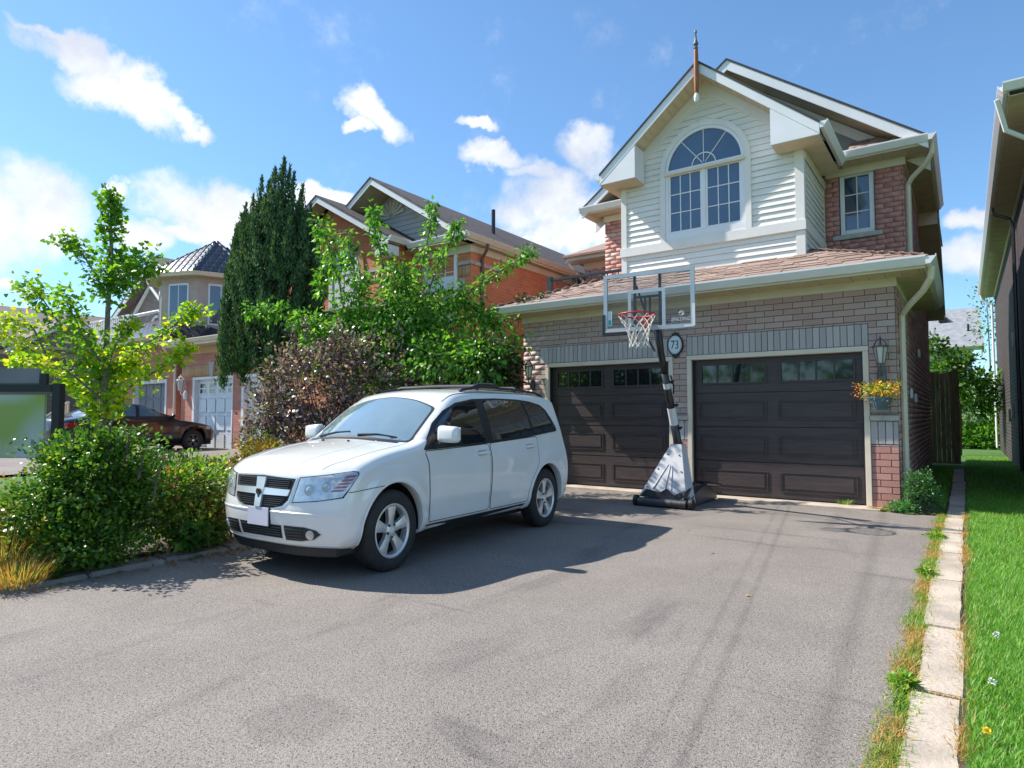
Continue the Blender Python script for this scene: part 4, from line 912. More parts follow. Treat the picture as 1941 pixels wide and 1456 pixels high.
def tiles_on(tri_a, tri_b, tri_c, rows, tw, parent, m, lim=200, quad_top=None):
    """stepped metal tiles on the face a-b with apex edge c(-d)"""
    a, b, c = Vector(tri_a), Vector(tri_b), Vector(tri_c); d = Vector(quad_top) if quad_top else c
    n = (b-a).cross(c-a).normalized(); n = n if n.z > 0 else -n; sp = []
    u = (b-a).normalized()
    for r in range(rows):
        l0, r0 = a.lerp(d, r/rows), b.lerp(c, r/rows); l1, r1 = a.lerp(d, (r+1)/rows), b.lerp(c, (r+1)/rows)
        W = (r0-l0).length; k = max(1, int(W/tw)); hgt = ((l1+r1)/2-(l0+r0)/2).length; v = n.cross(u)
        if v.z < 0: v = -v
        for i in range(k):
            p0 = l0.lerp(r0, (i+.5)/k); p1 = p0+v*hgt*.5
            rel = (p1-l0).dot(u)
            if (p1-l1).dot(u) < -.6*tw or (p1-r1).dot(u) > .6*tw: continue
            Mx = Matrix.Translation(p1+n*.03) @ (Matrix.Rotation(.16, 3, u) @ Matrix((u, v, n)).transposed()).to_4x4() @ Matrix.Diagonal((W/k*.80, hgt*1.0, .035, 1))
            sp.append((Mx, m, -dist(p1)))
    return sp
sp = []
for i in range(8):
    f = (base[i]+base[(i+1) % 8])/2
    if (f-Vector((0, 0, CAMZ))).length < (Vector((tx, ty, 6.35))-Vector((0, 0, CAMZ))).length+.4: sp += tiles_on(base[i], base[(i+1) % 8], apx_, 7, .24, troof, M_METTILE)
pieces('metal_tile', sp, troof, 110, ch=.3)
for p in base: MB().tube([p+Vector((0, 0, .03)), apx_+Vector((0, 0, .03))], .045, 6).build('hip_cap', M_METTILE, troof)
# windows on the two faces we see
for i in range(8):
    p0, p1 = Vector(oct_(2.0, 0)[i]), Vector(oct_(2.0, 0)[(i+1) % 8]); c = (p0+p1)/2; n = (c-Vector((tx, ty, 0))).normalized(); u = (p1-p0).normalized()
    if n.dot(-Vector((FW.x, FW.y, 0))) < .15: continue
    def fb(u0, u1, z0, z1, o0, o1): return MB().add([c+u*a+n*o+Vector((0, 0, z)) for a in (u0, u1) for o in (o0, o1) for z in (z0, z1)], [(0, 1, 3, 2), (4, 6, 7, 5), (0, 4, 5, 1), (2, 3, 7, 6), (0, 2, 6, 4), (1, 5, 7, 3)])
    f = fb(-.42, .42, 4.5, 6.0, .0, .04).build('turret_window', M_WHITE, Cc)
    fb(-.36, -.02, 4.57, 5.93, .041, .045).build('pane', M_GLASS, f); fb(.02, .36, 4.57, 5.93, .041, .045).build('pane', M_GLASS, f)
# lower hip roof of metal tiles with its brick garage
cy = 10.7
e0, e1, e2, e3 = Vector((-27.3, cy-.5, 3.92)), Vector((-21.0, cy-.5, 3.92)), Vector((-23.3, cy+1.7, 5.0)), Vector((-27.3, cy+1.7, 5.0))
lr = MB().slab([e0, e1, e2, e3], .06).build('lower_roof', M_METTILE, Cc); MB().slab([e1, (-21.0, 15, 3.92), (-23.3, 15, 5.0), e2], .06).build('lower_roof', M_METTILE, Cc)
sp = tiles_on(e0, e1, e2, 7, .30, lr, M_METTILE, quad_top=e3); pieces('metal_tile', sp, lr, 140, ch=.3)
sp = tiles_on(e1, Vector((-21.0, 15, 3.92)), Vector((-23.3, 15, 5.0)), 7, .30, lr, M_METTILE, quad_top=e2); pieces('metal_tile', sp, lr, 40, ch=.3)
gutter('gutter', -27.3, -21.0, (3.93, cy-.51), 'x', -1, parent=Cc, m=M_CREAM); B('soffit', -27.2, -21.05, cy-.49, cy, 3.78, 3.8, M_SOFFIT, Cc)
w = MB(); w.box(-21.9, -21.3, cy, cy+.3, 0, 3.75); w.box(-26.9, -24.3, cy, cy+.3, 0, 3.75); w.box(-24.3, -21.9, cy, cy+.3, 2.5, 3.75); w.box(-21.6, -21.3, cy+.3, 16, 0, 3.75); w.build('wall', M_ORGD, Cc)
t = MB(); t.box(-24.3, -24.2, cy-.02, cy+.2, .25, 2.5); t.box(-22.0, -21.9, cy-.02, cy+.2, .25, 2.5); t.box(-24.2, -22.0, cy-.02, cy+.2, 2.38, 2.5); t.build('door_trim', M_WHITE, Cc)
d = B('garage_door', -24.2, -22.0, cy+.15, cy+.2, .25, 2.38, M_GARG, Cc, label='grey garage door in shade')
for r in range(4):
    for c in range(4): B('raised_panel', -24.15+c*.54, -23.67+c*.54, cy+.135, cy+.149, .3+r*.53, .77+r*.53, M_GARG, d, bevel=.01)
# body and front gable of the turret house, left of the turret
gp = [at(216, 612, 29.5), at(292, 515, 28.0)]
by_ = 13.2
w = MB(); w.box(-31.2, -22, by_, by_+.3, 0, 5.6); w.prism([(-31.2, 5.6), (-24.0, 5.6), (-27.4, 7.6)], 'y', by_, by_+.3); w.box(-31.2, -30.9, by_+.3, 20, 0, 5.6); w.box(-22.3, -22, by_+.3, 20, 0, 5.6); w.build('body_wall', M_TAUPE, Cc)
for s in (-1, 1):
    xe = -27.4+s*4.3; MB().slab([(-27.4, by_-.55, 7.95), (xe, by_-.55, 5.35), (xe, 20, 5.35), (-27.4, 20, 7.95)], .08).build('roof', M_SHING_BR, Cc)
    MB().prism([(-27.4, 7.85), (-27.4, 7.6), (xe, 5.05), (xe, 5.3)], 'y', by_-.54, by_-.5).build('rake_fascia', M_WHITE, Cc)
mb = MB(); mb.tube([(-28.6, by_-.7, 5.5), (-27.2, by_-.7, 6.6), (-25.8, by_-.7, 5.5)], .07, 6); mb.tube([(-28.9, by_-.7, 5.48), (-25.5, by_-.7, 5.48)], .07, 6); mb.build('porch_gable', M_WHITE, Cc)
for xc in (-28.0, -26.5):
    arch_band('arched_window', xc, 5.0, .45, .55, by_-.05, by_-.001, M_WHITE, Cc, zb=4.2); B('pane', xc-.45, xc+.45, by_-.03, by_-.02, 4.2, 5.0, M_GLASS, Cc)
# white balcony rail
br = B('top_rail', -31.5, -27.6, 11.9, 11.98, 5.32, 5.4, M_WHITE, Cc); B('bottom_rail', -31.5, -27.6, 11.9, 11.98, 4.35, 4.42, M_WHITE, Cc)
x = -31.4
while x < -27.6: B('baluster', x, x+.09, 11.91, 11.96, 4.42, 5.32, M_WHITE, br); x += .2
B('balcony_floor', -31.5, -27.6, 11.9, 13.2, 4.2, 4.34, M_WHITE, Cc)
lantern('wall_lantern', 'small white lantern on the taupe brick at the far left, behind the ginkgo trunk', -27.4, 11.5, 2.0, 1.6, M_WHITE)

# ---- brown bungalow at the far left
D = thing('brick_house', 'taupe brick bungalow with a long brown shingle roof at the far left', 'house', (-36, 12, .3), group='houses along the street')
w = MB(); w.box(-31.9, -31.6, 4.5, 20, 0, 4.0); w.box(-43, -31.9, 4.5, 4.8, 0, 4.0); w.build('wall', M_TAUPE, D)
MB().slab([(-31.1, 4, 4.15), (-37.2, 4, 6.5), (-37.2, 21, 6.5), (-31.1, 21, 4.15)], .08).build('roof', M_SHING_BR, D); MB().slab([(-37.2, 4, 6.5), (-43, 4, 4.2), (-43, 21, 4.2), (-37.2, 21, 6.5)], .08).build('roof', M_SHING_BR, D)
gutter('gutter', 4, 21, (4.15, -31.09), 'y', 1, parent=D, m=M_CREAM); B('soffit', -31.6, -31.12, 4, 21, 3.98, 4.0, M_SOFFIT, D); B('frieze_board', -31.6, -31.57, 4, 20, 3.75, 3.97, M_CREAM, D)
# cross gable facing the drive
MB().prism([(9.2, 4.1), (11.2, 5.35), (13.2, 4.1)], 'x', -33.6, -31.3).build('gable_wall', M_TAUPE, D)
MB().slab([(-31.0, 11.2, 5.5), (-31.0, 8.8, 4.0), (-34.5, 8.8, 4.0), (-34.5, 11.2, 5.5)], .07).build('gable_roof', M_SHING_BR, D); MB().slab([(-31.0, 11.2, 5.5), (-31.0, 13.6, 4.0), (-34.5, 13.6, 4.0), (-34.5, 11.2, 5.5)], .07).build('gable_roof', M_SHING_BR, D)
for s in (-1, 1): MB().prism([(11.2, 5.42), (11.2, 5.25), (11.2+s*2.4, 3.75), (11.2+s*2.4, 3.92)], 'x', -31.01, -30.97).build('rake_fascia', M_WHITE, D)
# small stair with pale rail by its wall
st = thing('porch_rail', 'pale sloping porch rail beside the taupe brick wall, behind the ginkgo', 'railing', (-26, 9, .2))
mb = MB(); mb.tube([(-28.6, 9.4, 1.15), (-26.3, 9.4, 1.75)], .05, 6); mb.tube([(-28.6, 9.4, .55), (-26.3, 9.4, 1.0)], .04, 6); mb.build('hand_rail', M_CREAM, st)
for k in range(9): x = -28.5+k*.27; B('baluster', x-.03, x+.03, 9.37, 9.43, .3, 1.17+k*.07, M_CREAM, st)

# ---- dark brick house at the right
E_ = thing('brick_house', 'dark brick house at the right edge with a shaded side wall and cream eaves', 'house', (3, 20, 0), group='houses along the street')
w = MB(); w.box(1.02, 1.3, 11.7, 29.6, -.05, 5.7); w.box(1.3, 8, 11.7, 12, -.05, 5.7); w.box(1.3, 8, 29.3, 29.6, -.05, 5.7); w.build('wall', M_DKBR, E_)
MB().slab([(.62, 11.15, 5.93), (8.5, 11.15, 5.93), (5, 15, 8.2), (3.6, 15, 8.2)], .06).build('roof', M_SHING_DK, E_); MB().slab([(.62, 11.15, 5.93), (3.6, 15, 8.2), (3.6, 26.5, 8.2), (.62, 30, 5.93)], .06).build('roof', M_SHING_DK, E_)
gutter('gutter', 11.15, 30, (5.93, .62), 'y', -1, parent=E_); gutter('gutter', .56, 8.5, (5.93, 11.14), 'x', -1, parent=E_)
so = B('soffit', .64, 1.015, 11.2, 30, 5.765, 5.78, M_SOFFIT, E_); pieces('soffit_panel', panels(11.6, 30, .25, lambda a, b, k: S_box(.66, 1.0, a, b, 5.752-.004*k, 5.764)), so, 40, ch=.01)
B('frieze_board', .985, 1.016, 11.7, 29.6, 5.6, 5.76, M_CREAM, E_); B('fascia', .625, .64, 11.2, 30, 5.78, 5.9, M_CREAM, E_)
downspout([(.60, 17.2, 5.8), (.62, 17.2, 5.66), (.9, 17.2, 5.5), (.95, 17.2, 5.3), (.95, 17.2, .1)], parent=E_, m=M_BLACKMETAL); downspout([(.60, 29.5, 5.8), (.65, 29.5, 5.6), (.93, 29.5, 5.4), (.93, 29.5, .1)], parent=E_, m=M_WHITE)
downspout([(.50, 11.3, 5.8), (.6, 11.5, 5.4), (.92, 11.75, 5.25), (.96, 11.8, 5.0), (.96, 11.8, .1)], parent=E_, m=M_WHITE)
for (y, z) in ((19, 2.9), (20.5, 1.2), (22, 1.1)): B('wall_vent', .96, 1.018, y, y+.18, z, z+.35, M_CREAM, E_, bevel=.01)

# ---- house at the back, seen through the gap
Rh = thing('white_house', 'pale house with a grey shingle roof, seen in the gap between the houses', 'house', (-4, 40, 0))
w = MB(); w.box(-9, .35, 38.6, 39, 0, 4.7); w.box(.05, .35, 39, 48, 0, 4.7); w.build('wall', mat('pale_stucco', (.62, .60, .55), .8, (.56, .54, .5), 3), Rh)
MB().slab([(-9.4, 38.1, 4.65), (.85, 38.1, 4.65), (.75, 41.5, 7.0), (-9.4, 41.5, 7.0)], .1).build('roof', M_SHING_GY, Rh); MB().slab([(.85, 38.1, 4.65), (.85, 45, 4.65), (.75, 41.5, 7.0)], .1).build('roof', M_SHING_GY, Rh)
gutter('gutter', -9.4, .85, (4.66, 38.08), 'x', -1, parent=Rh, m=M_CREAM, d=.14, h=.14)
B('soffit', -9.4, .8, 38.12, 38.6, 4.5, 4.52, M_SOFFIT, Rh); B('window_panel', -.7, -.1, 38.56, 38.59, 3.2, 4.2, M_GLASS, Rh); B('roof_vent', -1.0, -.6, 40.2, 40.6, 6.2, 6.42, M_BLACK, Rh); MB().tube([(.25, 39.4, 5.4), (.25, 39.4, 5.9)], .05, 8).build('vent_pipe', M_BLACK, Rh)

# ---- timber fence at the end of the side path
fe = thing('wooden_fence', 'weathered timber fence panel closing the side passage, mossy at its foot', 'fence', (-.45, 20.6, 0))
M_FENCE = mat('old_timber', (.40, .28, .16), .9, (.22, .16, .10), 4, .6, 30, stretch=(6, 6, .6), vary=.2)
for k in range(5): a = -.74+k*.105; B('fence_board', a, a+.102, 20.5, 20.53, 0, 2.42+rng.uniform(-.04, .04), M_FENCE, fe)
B('fence_post', -.24, -.12, 20.45, 20.57, 0, 2.5, M_FENCE, fe, bevel=.01)
for z in (.4, 1.9): B('fence_rail', -.74, -.24, 20.535, 20.58, z, z+.09, M_FENCE, fe)

# ------------------------------------------------------------------ vehicles: a body surface from side profile, section and plan
def catmull(P, n=10):
    P = np.asarray(P, float); out = []; N_ = len(P)
    for i in range(N_):
        a, b, c, d = P[i-1], P[i], P[(i+1) % N_], P[(i+2) % N_]
        for t in np.linspace(0, 1, n, endpoint=False):
            out.append(.5*((2*b)+(-a+c)*t+(2*a-5*b+4*c-d)*t*t+(-a+3*b-3*c+d)*t**3))
    return np.array(out)
class CarBody:
    def __init__(s, prof, width, L, axles, rA, bowf, bowr, kround=.09, crown=.05, wsh=(1.1, 2.3, .11), archin=.5, flare=.02, hip=None):
        s.L, s.axles, s.rA, s.bowf, s.bowr, s.k, s.crown, s.wsh, s.archin, s.flare = L, axles, rA, bowf, bowr, kround, crown, wsh, archin, flare
        P = catmull(prof); s.h = .015; s.x0, s.z0 = -.35, -.1
        gx = np.arange(s.x0, L+.4, s.h); gz_ = np.arange(s.z0, 2.0, s.h); X, Z = np.meshgrid(gx, gz_, indexing='ij'); Q = np.stack([X.ravel(), Z.ravel()], 1)
        A, Bq = P, np.roll(P, -1, 0); dmin = np.full(len(Q), 9.0); ins = np.zeros(len(Q), bool)
        for a, b in zip(A, Bq):
            e = b-a; t = np.clip(((Q-a)@e)/(e@e+1e-12), 0, 1); d = np.hypot(*(Q-a-t[:, None]*e).T); dmin = np.minimum(dmin, d)
            c = ((a[1] > Q[:, 1]) != (b[1] > Q[:, 1]))
            if abs(b[1]-a[1]) > 1e-9: ins ^= c & (Q[:, 0] < (b[0]-a[0])*(Q[:, 1]-a[1])/(b[1]-a[1])+a[0])
        s.S = np.where(ins, -dmin, dmin).reshape(X.shape); s.wz = np.array(width)
    def f(s, x, y, z):
        ay = np.abs(y); r = ay/.9
        ff = np.clip((s.bowf[1]-x)/(s.bowf[1]-.25), 0, 1); ff = ff*ff*(3-2*ff)
        fr = np.clip((x-s.bowr[1])/(s.L-.3-s.bowr[1]), 0, 1); fr = fr*fr*(3-2*fr)
        xs = x-s.bowf[0]*r**s.bowf[2]*ff+s.bowr[0]*r**s.bowr[2]*fr
        a, b, c = s.wsh; w = np.clip((x-a+.25)/.3, 0, 1)*np.clip((b+.6-x)/.6, 0, 1)*np.clip((z-1.0)/.12, 0, 1)
        xs = xs-c*(ay/.65)**2*w
        zs = z+s.crown*(ay/.75)**2*np.clip((z-.7)/.2, 0, 1)
        i = np.clip((xs-s.x0)/s.h, 0, s.S.shape[0]-1.001); j = np.clip((zs-s.z0)/s.h, 0, s.S.shape[1]-1.001)
        i0 = i.astype(int); j0 = j.astype(int); u = i-i0; v = j-j0; S = s.S
        F1 = (S[i0, j0]*(1-u)*(1-v)+S[i0+1, j0]*u*(1-v)+S[i0, j0+1]*(1-u)*v+S[i0+1, j0+1]*u*v)
        W = np.interp(z, s.wz[:, 0], s.wz[:, 1])
        for ax in s.axles:
            d = np.hypot(x-ax, z-.36); W = W+s.flare*np.exp(-((d-s.rA-.05)/.075)**2)*(z < .9)
        F2 = (ay-W)*.95
        k = s.k; h = np.maximum(k-np.abs(F1-F2), 0)/k; g = np.maximum(F1, F2)+h*h*k*.25
        for ax in s.axles:
            d = np.hypot(x-ax, z-.36); cut = -np.maximum(d-s.rA, s.archin-ay); k2 = .02
            h = np.maximum(k2-np.abs(g-cut), 0)/k2; g = np.maximum(g, cut)+h*h*k2*.25
        return g
    def grad(s, P, e=.004):
        x, y, z = P.T; G = np.stack([s.f(x+e, y, z)-s.f(x-e, y, z), s.f(x, y+e, z)-s.f(x, y-e, z), s.f(x, y, z+e)-s.f(x, y, z-e)], 1)/(2*e); return G
    def conv(s, P): P = np.asarray(P, float); return np.stack([s.L/2-P[:, 0], P[:, 1], P[:, 2]], 1)
    def shell(s, h, name, m, parent):
        xs, ys, zs = np.arange(-.1, s.L+.12, h), np.arange(-1.02, 1.021, h), np.arange(.05, 1.85, h)
        X, Y, Z = np.meshgrid(xs, ys, zs, indexing='ij'); V = s.f(X, Y, Z); I = V < 0
        nx, ny, nz = V.shape; cnt = np.zeros((nx-1, ny-1, nz-1)); acc = np.zeros((nx-1, ny-1, nz-1, 3))
        sl = lambda o, n: slice(o, n-1+o)
        base = np.stack([X, Y, Z], -1)
        for ax in range(3):
            for o1 in (0, 1):
                for o2 in (0, 1):
                    oa = [0, 0, 0]; oth = [k for k in range(3) if k != ax]; oa[oth[0]], oa[oth[1]] = o1, o2; ob = list(oa); ob[ax] = 1
                    A_ = tuple(sl(o, n) for o, n in zip(oa, (nx, ny, nz))); B_ = tuple(sl(o, n) for o, n in zip(ob, (nx, ny, nz)))
                    va, vb = V[A_], V[B_]; cr_ = (va < 0) != (vb < 0); t = np.where(cr_, va/(va-vb+1e-12), 0)
                    p = base[A_]*(1-t[..., None])+base[B_]*t[..., None]; acc += p*cr_[..., None]; cnt += cr_
        act = cnt > 0; idx = -np.ones(act.shape, int); idx[act] = np.arange(act.sum()); P = acc[act]/cnt[act][:, None]
        for _ in range(4):
            g = s.grad(P); f_ = s.f(*P.T); st = g*(f_/(np.sum(g*g, 1)+1e-6))[:, None]; ln = np.linalg.norm(st, axis=1); P = P-st*np.minimum(1, h*.5/(ln+1e-9))[:, None]
        Fs = []
        for ax in range(3):
            A_ = [slice(None)]*3; B_ = [slice(None)]*3; A_[ax] = slice(0, -1); B_[ax] = slice(1, None)
            ia, ib = I[tuple(A_)], I[tuple(B_)]; e = np.argwhere(ia != ib); s_in = ia[tuple(e.T)]
            o = [k for k in range(3) if k != ax]; ok = (e[:, o[0]] > 0) & (e[:, o[1]] > 0) & (e[:, o[0]] < act.shape[o[0]]) & (e[:, o[1]] < act.shape[o[1]])
            e, s_in = e[ok], s_in[ok]; q = []
            for (d0, d1) in ((-1, -1), (0, -1), (0, 0), (-1, 0)):
                c = e.copy(); c[:, o[0]] += d0; c[:, o[1]] += d1; q.append(idx[tuple(c.T)])
            q = np.stack(q, 1)
            if ax == 1: s_in = ~s_in
            q[~s_in] = q[~s_in][:, ::-1]
            Fs.append(q)
        Fq = np.concatenate(Fs); Fq = Fq[(Fq >= 0).all(1)][:, ::-1]
        return np_mesh(name, s.conv(P), Fq, m, parent, smooth=True)
    def hit(s, O, D, n=170, T=1.6):
        t = np.linspace(0, T, n); P = O[:, None]+D[:, None]*t[None, :, None]; V = s.f(P[..., 0], P[..., 1], P[..., 2]); neg = V < 0
        k = np.argmax(neg, 1); k[~neg.any(1)] = np.argmin(V[~neg.any(1)], 1) if (~neg.any(1)).any() else k[~neg.any(1)]; k = np.maximum(k, 1)
        lo, hi = t[k-1], t[k]
        for _ in range(14):
            m_ = (lo+hi)/2; p = O+D*m_[:, None]; v = s.f(*p.T) < 0; hi = np.where(v, m_, hi); lo = np.where(v, lo, m_)
        return O+D*((lo+hi)/2)[:, None]
    def proj(s, uv, mode, side=1):
        uv = np.asarray(uv, float); n = len(uv); u, v = uv.T
        if mode == 'side': O = np.stack([u, np.full(n, 1.25*side), v], 1); D = np.tile([0, -side*1.0, 0], (n, 1))
        elif mode == 'top': O = np.stack([v, u, np.full(n, 2.1)], 1); D = np.tile([0, 0, -1.0], (n, 1))
        elif mode == 'front': a = np.radians(u); O = np.stack([1.25-1.9*np.cos(a), 1.9*np.sin(a), v], 1); D = np.stack([np.cos(a), -np.sin(a), 0*a], 1)
        elif mode == 'rear': a = np.radians(u); O = np.stack([s.L-1.1+1.9*np.cos(a), 1.9*np.sin(a), v], 1); D = np.stack([-np.cos(a), -np.sin(a), 0*a], 1)
        return s.hit(O, D)
    def patch(s, name, poly, mode, off, m, parent, res=.05, skirt=.012, side=1, scale_u=1, label=None, rnd=0):
        if rnd: poly = rounded(poly, rnd)
        bm = bmesh.new(); ku = 60 if mode in ('front', 'rear') else 1
        f0 = bm.faces.new([bm.verts.new((u/ku, v, 0)) for u, v in poly]); bmesh.ops.triangulate(bm, faces=[f0])
        us = [u/ku for u, v in poly]; vs = [v for u, v in poly]
        for lo, hi, nrm in ((min(us), max(us), (1, 0, 0)), (min(vs), max(vs), (0, 1, 0))):
            t = lo+res
            while t < hi-.2*res: bmesh.ops.bisect_plane(bm, geom=list(bm.verts)+list(bm.edges)+list(bm.faces), plane_co=tuple(c*t for c in nrm), plane_no=nrm); t += res
        bmesh.ops.remove_doubles(bm, verts=bm.verts, dist=1e-4)
        bm.verts.ensure_lookup_table(); uv = [(v.co.x*ku, v.co.y) for v in bm.verts]; P = s.proj(uv, mode, side); G = s.grad(P, .012); G /= np.linalg.norm(G, axis=1)[:, None]+1e-9
        Q = s.conv(P+G*off); Gc = G*np.array([-1, 1, 1])
        for v, q in zip(bm.verts, Q): v.co = q
        be = [e for e in bm.edges if e.is_boundary]
        r = bmesh.ops.extrude_edge_only(bm, edges=be); nv = [g for g in r['geom'] if isinstance(g, bmesh.types.BMVert)]
        src = {tuple(round(c, 6) for c in q): g for q, g in zip([tuple(v) for v in np.round(Q, 6)], Gc)}
        for v in nv:
            g = src.get(tuple(round(c, 6) for c in v.co))
            if g is None: i = int(np.argmin(np.sum((Q-np.array(v.co))**2, 1))); g = Gc[i]
            v.co = v.co-Vector(g)*skirt
        bmesh.ops.recalc_face_normals(bm, faces=bm.faces)
        me = bpy.data.meshes.new(name); bm.to_mesh(me); bm.free(); o = bpy.data.objects.new(name, me); prep(o, parent, label, None)
        me.shade_smooth(); me.set_sharp_from_angle(angle=R(50)); me.materials.append(m); return o
    def line(s, name, pts, mode, off, r, m, parent, side=1, n=60, closed=False, ru=None):
        pts = np.array(pts, float)
        if closed: pts = np.vstack([pts, pts[:1]])
        d = np.r_[0, np.cumsum(np.hypot(*(np.diff(pts, axis=0)/np.array([60 if mode in ('front', 'rear') else 1, 1])).T))]; t = np.linspace(0, d[-1], n)
        uv = np.stack([np.interp(t, d, pts[:, 0]), np.interp(t, d, pts[:, 1])], 1); P = s.proj(uv, mode, side); G = s.grad(P, .012); G /= np.linalg.norm(G, axis=1)[:, None]+1e-9
        return MB().tube([tuple(q) for q in s.conv(P+G*off)], r, 6).build(name, m, parent, smooth=True, local=True)
def rounded(poly, r, n=5):
    P = [np.array(p, float) for p in poly]; out = []; N_ = len(P)
    for i in range(N_):
        a, b, c = P[i-1], P[i], P[(i+1) % N_]; d1, d2 = np.linalg.norm(a-b), np.linalg.norm(c-b); k = min(r, d1*.45, d2*.45)
        p, q = b+(a-b)/d1*k, b+(c-b)/d2*k
        for t in np.linspace(0, 1, n): out.append(tuple((1-t)**2*p+2*t*(1-t)*b+t*t*q))
    return out
M_PAINT = mat('white_paint', (.80, .80, .79), .28, (.76, .76, .745), 3, coat=1.0, spec=.5)
M_CHROME = mat('chrome', (.86, .86, .87), .28, metal=.6, spec=.8)
M_ALLOY = mat('alloy', (.80, .80, .80), .30, (.70, .70, .70), 20, metal=.55)
M_TYRE = mat('tyre', (.020, .020, .021), .75, (.032, .031, .03), 10, .5, 60)
M_GLASS_CAR = mat('car_glass', (.012, .016, .02), .03, spec=1.0, coat=1)
M_WSHIELD = mat('windscreen', (.20, .29, .33), .04, (.17, .25, .29), 3, spec=1.0, coat=1)
M_LAMP = mat('headlamp', (.62, .66, .68), .08, (.40, .44, .46), 18, spec=1, coat=1, metal=.35)
M_RED = mat('tail_red', (.35, .012, .02), .15, spec=.8, coat=1)
M_REFL = mat('side_reflector', (.30, .10, .12), .2, spec=.8, coat=.6)
M_SEAM = mat('seam_black', (.02, .02, .02), .7)

def wheel(parent, x, y, side, rt=.352, w=.225, rimm=M_ALLOY, rr=.225, spokes=5, yz=.35):
    """hub at (x,y); side = +1 outer face to +Y"""
    t = MB(); pr = [(rr-.005, -w*.5), (rt-.05, -w*.52), (rt-.012, -w*.42), (rt, -w*.30), (rt, w*.30), (rt-.012, w*.42), (rt-.05, w*.52), (rr+.02, w*.50), (rr-.005, w*.42)]
    t.lathe([(a, b*side) for a, b in pr], 48, (x, y, yz), ax='y', cap=False); wh = t.build('wheel', M_TYRE, parent, smooth='all', local=True)
    gr = MB()
    for k in range(4): gr.lathe([(rt+.001, (-.055+.032*k)*1), (rt+.0015, (-.049+.032*k)*1)], 48, (x, y, yz), ax='y', cap=False)
    gr.build('tread_groove', M_DARK, wh, local=True)
    MB().lathe([(.001, w*.08*side), (rr, w*.05*side)], 32, (x, y, yz), ax='y', cap=False).build('brake_disc', M_DARK, wh, local=True)
    r = MB(); r.lathe([(rr, w*.05*side), (rr+.002, w*.40*side), (rr+.014, w*.46*side), (rr-.004, w*.47*side), (rr-.018, w*.42*side), (rr-.022, w*.1*side)], 48, (x, y, yz), ax='y', cap=False); r.build('rim', rimm, wh, smooth=True, local=True)
    for k in range(spokes):
        a = math.pi/2+2*math.pi*k/spokes; ca, sa = math.cos(a), math.sin(a)
        def P(rad, tan, d): return (x+ca*rad-sa*tan, y+side*d, yz+sa*rad+ca*tan)
        sec = [(.045, .036, w*.36), (.10, .034, w*.40), (rr-.045, .050, w*.43), (rr-.008, .064, w*.42)]; vs = []; fs = []
        for (rad, hw, d) in sec: vs += [P(rad, -hw, d-.006), P(rad, -hw*.35, d), P(rad, hw*.35, d), P(rad, hw, d-.006), P(rad, hw, d-.05), P(rad, -hw, d-.05)]
        for i in range(3):
            for j in range(6): fs.append((i*6+j, i*6+(j+1) % 6, (i+1)*6+(j+1) % 6, (i+1)*6+j))
        fs += [tuple(range(6))[::-1], tuple(range(18, 24))]
        s_ = MB(); s_.add(vs, fs); s_.build('spoke', rimm, wh, smooth=True, local=True)
    h = MB(); h.lathe([(.07, w*.2*side), (.065, w*.37*side), (.045, w*.40*side)], 24, (x, y, yz), ax='y'); h.build('hub', rimm, wh, smooth=True, local=True)
    MB().lathe([(.030, w*.395*side), (.028, w*.43*side), (.001, w*.435*side)], 18, (x, y, yz), ax='y').build('hub_cap', M_CHROME, wh, smooth=True, local=True)
    for k in range(5):
        a = -math.pi/2+2*math.pi*k/5; MB().lathe([(.012, w*.38*side), (.011, w*.44*side), (.001, w*.445*side)], 6, (x+.057*math.cos(a), y, yz+.057*math.sin(a)), ax='y').build('wheel_nut', M_BLACKMETAL, wh, local=True)
    return wh

# ---- white SUV
suv_h = math.atan2(-.9956, .094)
SUV = thing('parked_car', 'white suv parked on the driveway before the left garage door, roof rack on top', 'car', (-4.665, 5.0, -.004), -1.528); SUV.scale = (.865, .865, .95)
prof = [(.28, .262), (.17, .30), (.12, .40), (.10, .52), (.105, .60), (.13, .72), (.145, .80), (.165, .875), (.24, .945), (.36, .995), (.60, 1.045), (.90, 1.088), (1.14, 1.125), (1.26, 1.19), (1.55, 1.375), (1.80, 1.52), (2.0, 1.597), (2.4, 1.635), (3.0, 1.648), (3.6, 1.642),
        (4.0, 1.620), (4.24, 1.59), (4.33, 1.555), (4.37, 1.40), (4.46, 1.12), (4.51, .96), (4.56, .80), (4.585, .62), (4.57, .45), (4.50, .34), (4.35, .28), (3.6, .26), (2.4, .26), (1.2, .26), (.6, .258)]
width = [(.2, .80), (.27, .82), (.36, .872), (.42, .885), (.46, .885), (.52, .897), (.65, .91), (.80, .915), (.90, .910), (.98, .893), (1.04, .878), (1.08, .872), (1.2, .845), (1.35, .80), (1.5, .745), (1.6, .69), (1.7, .62)]
cb = CarBody(prof, width, 4.89, (.93, 3.82), .405, (.27, 1.3, 3.2), (.16, 3.75, 3.4), kround=.07, crown=.04, flare=.022)
body = cb.shell(.016, 'body', M_PAINT, SUV)
mb = MB(); mb.box(-2.1, 1.95, -.66, .66, .20, .34); mb.box(-1.9, 1.9, -.5, .5, .30, .75); mb.build('underbody', M_DARK, SUV, local=True)
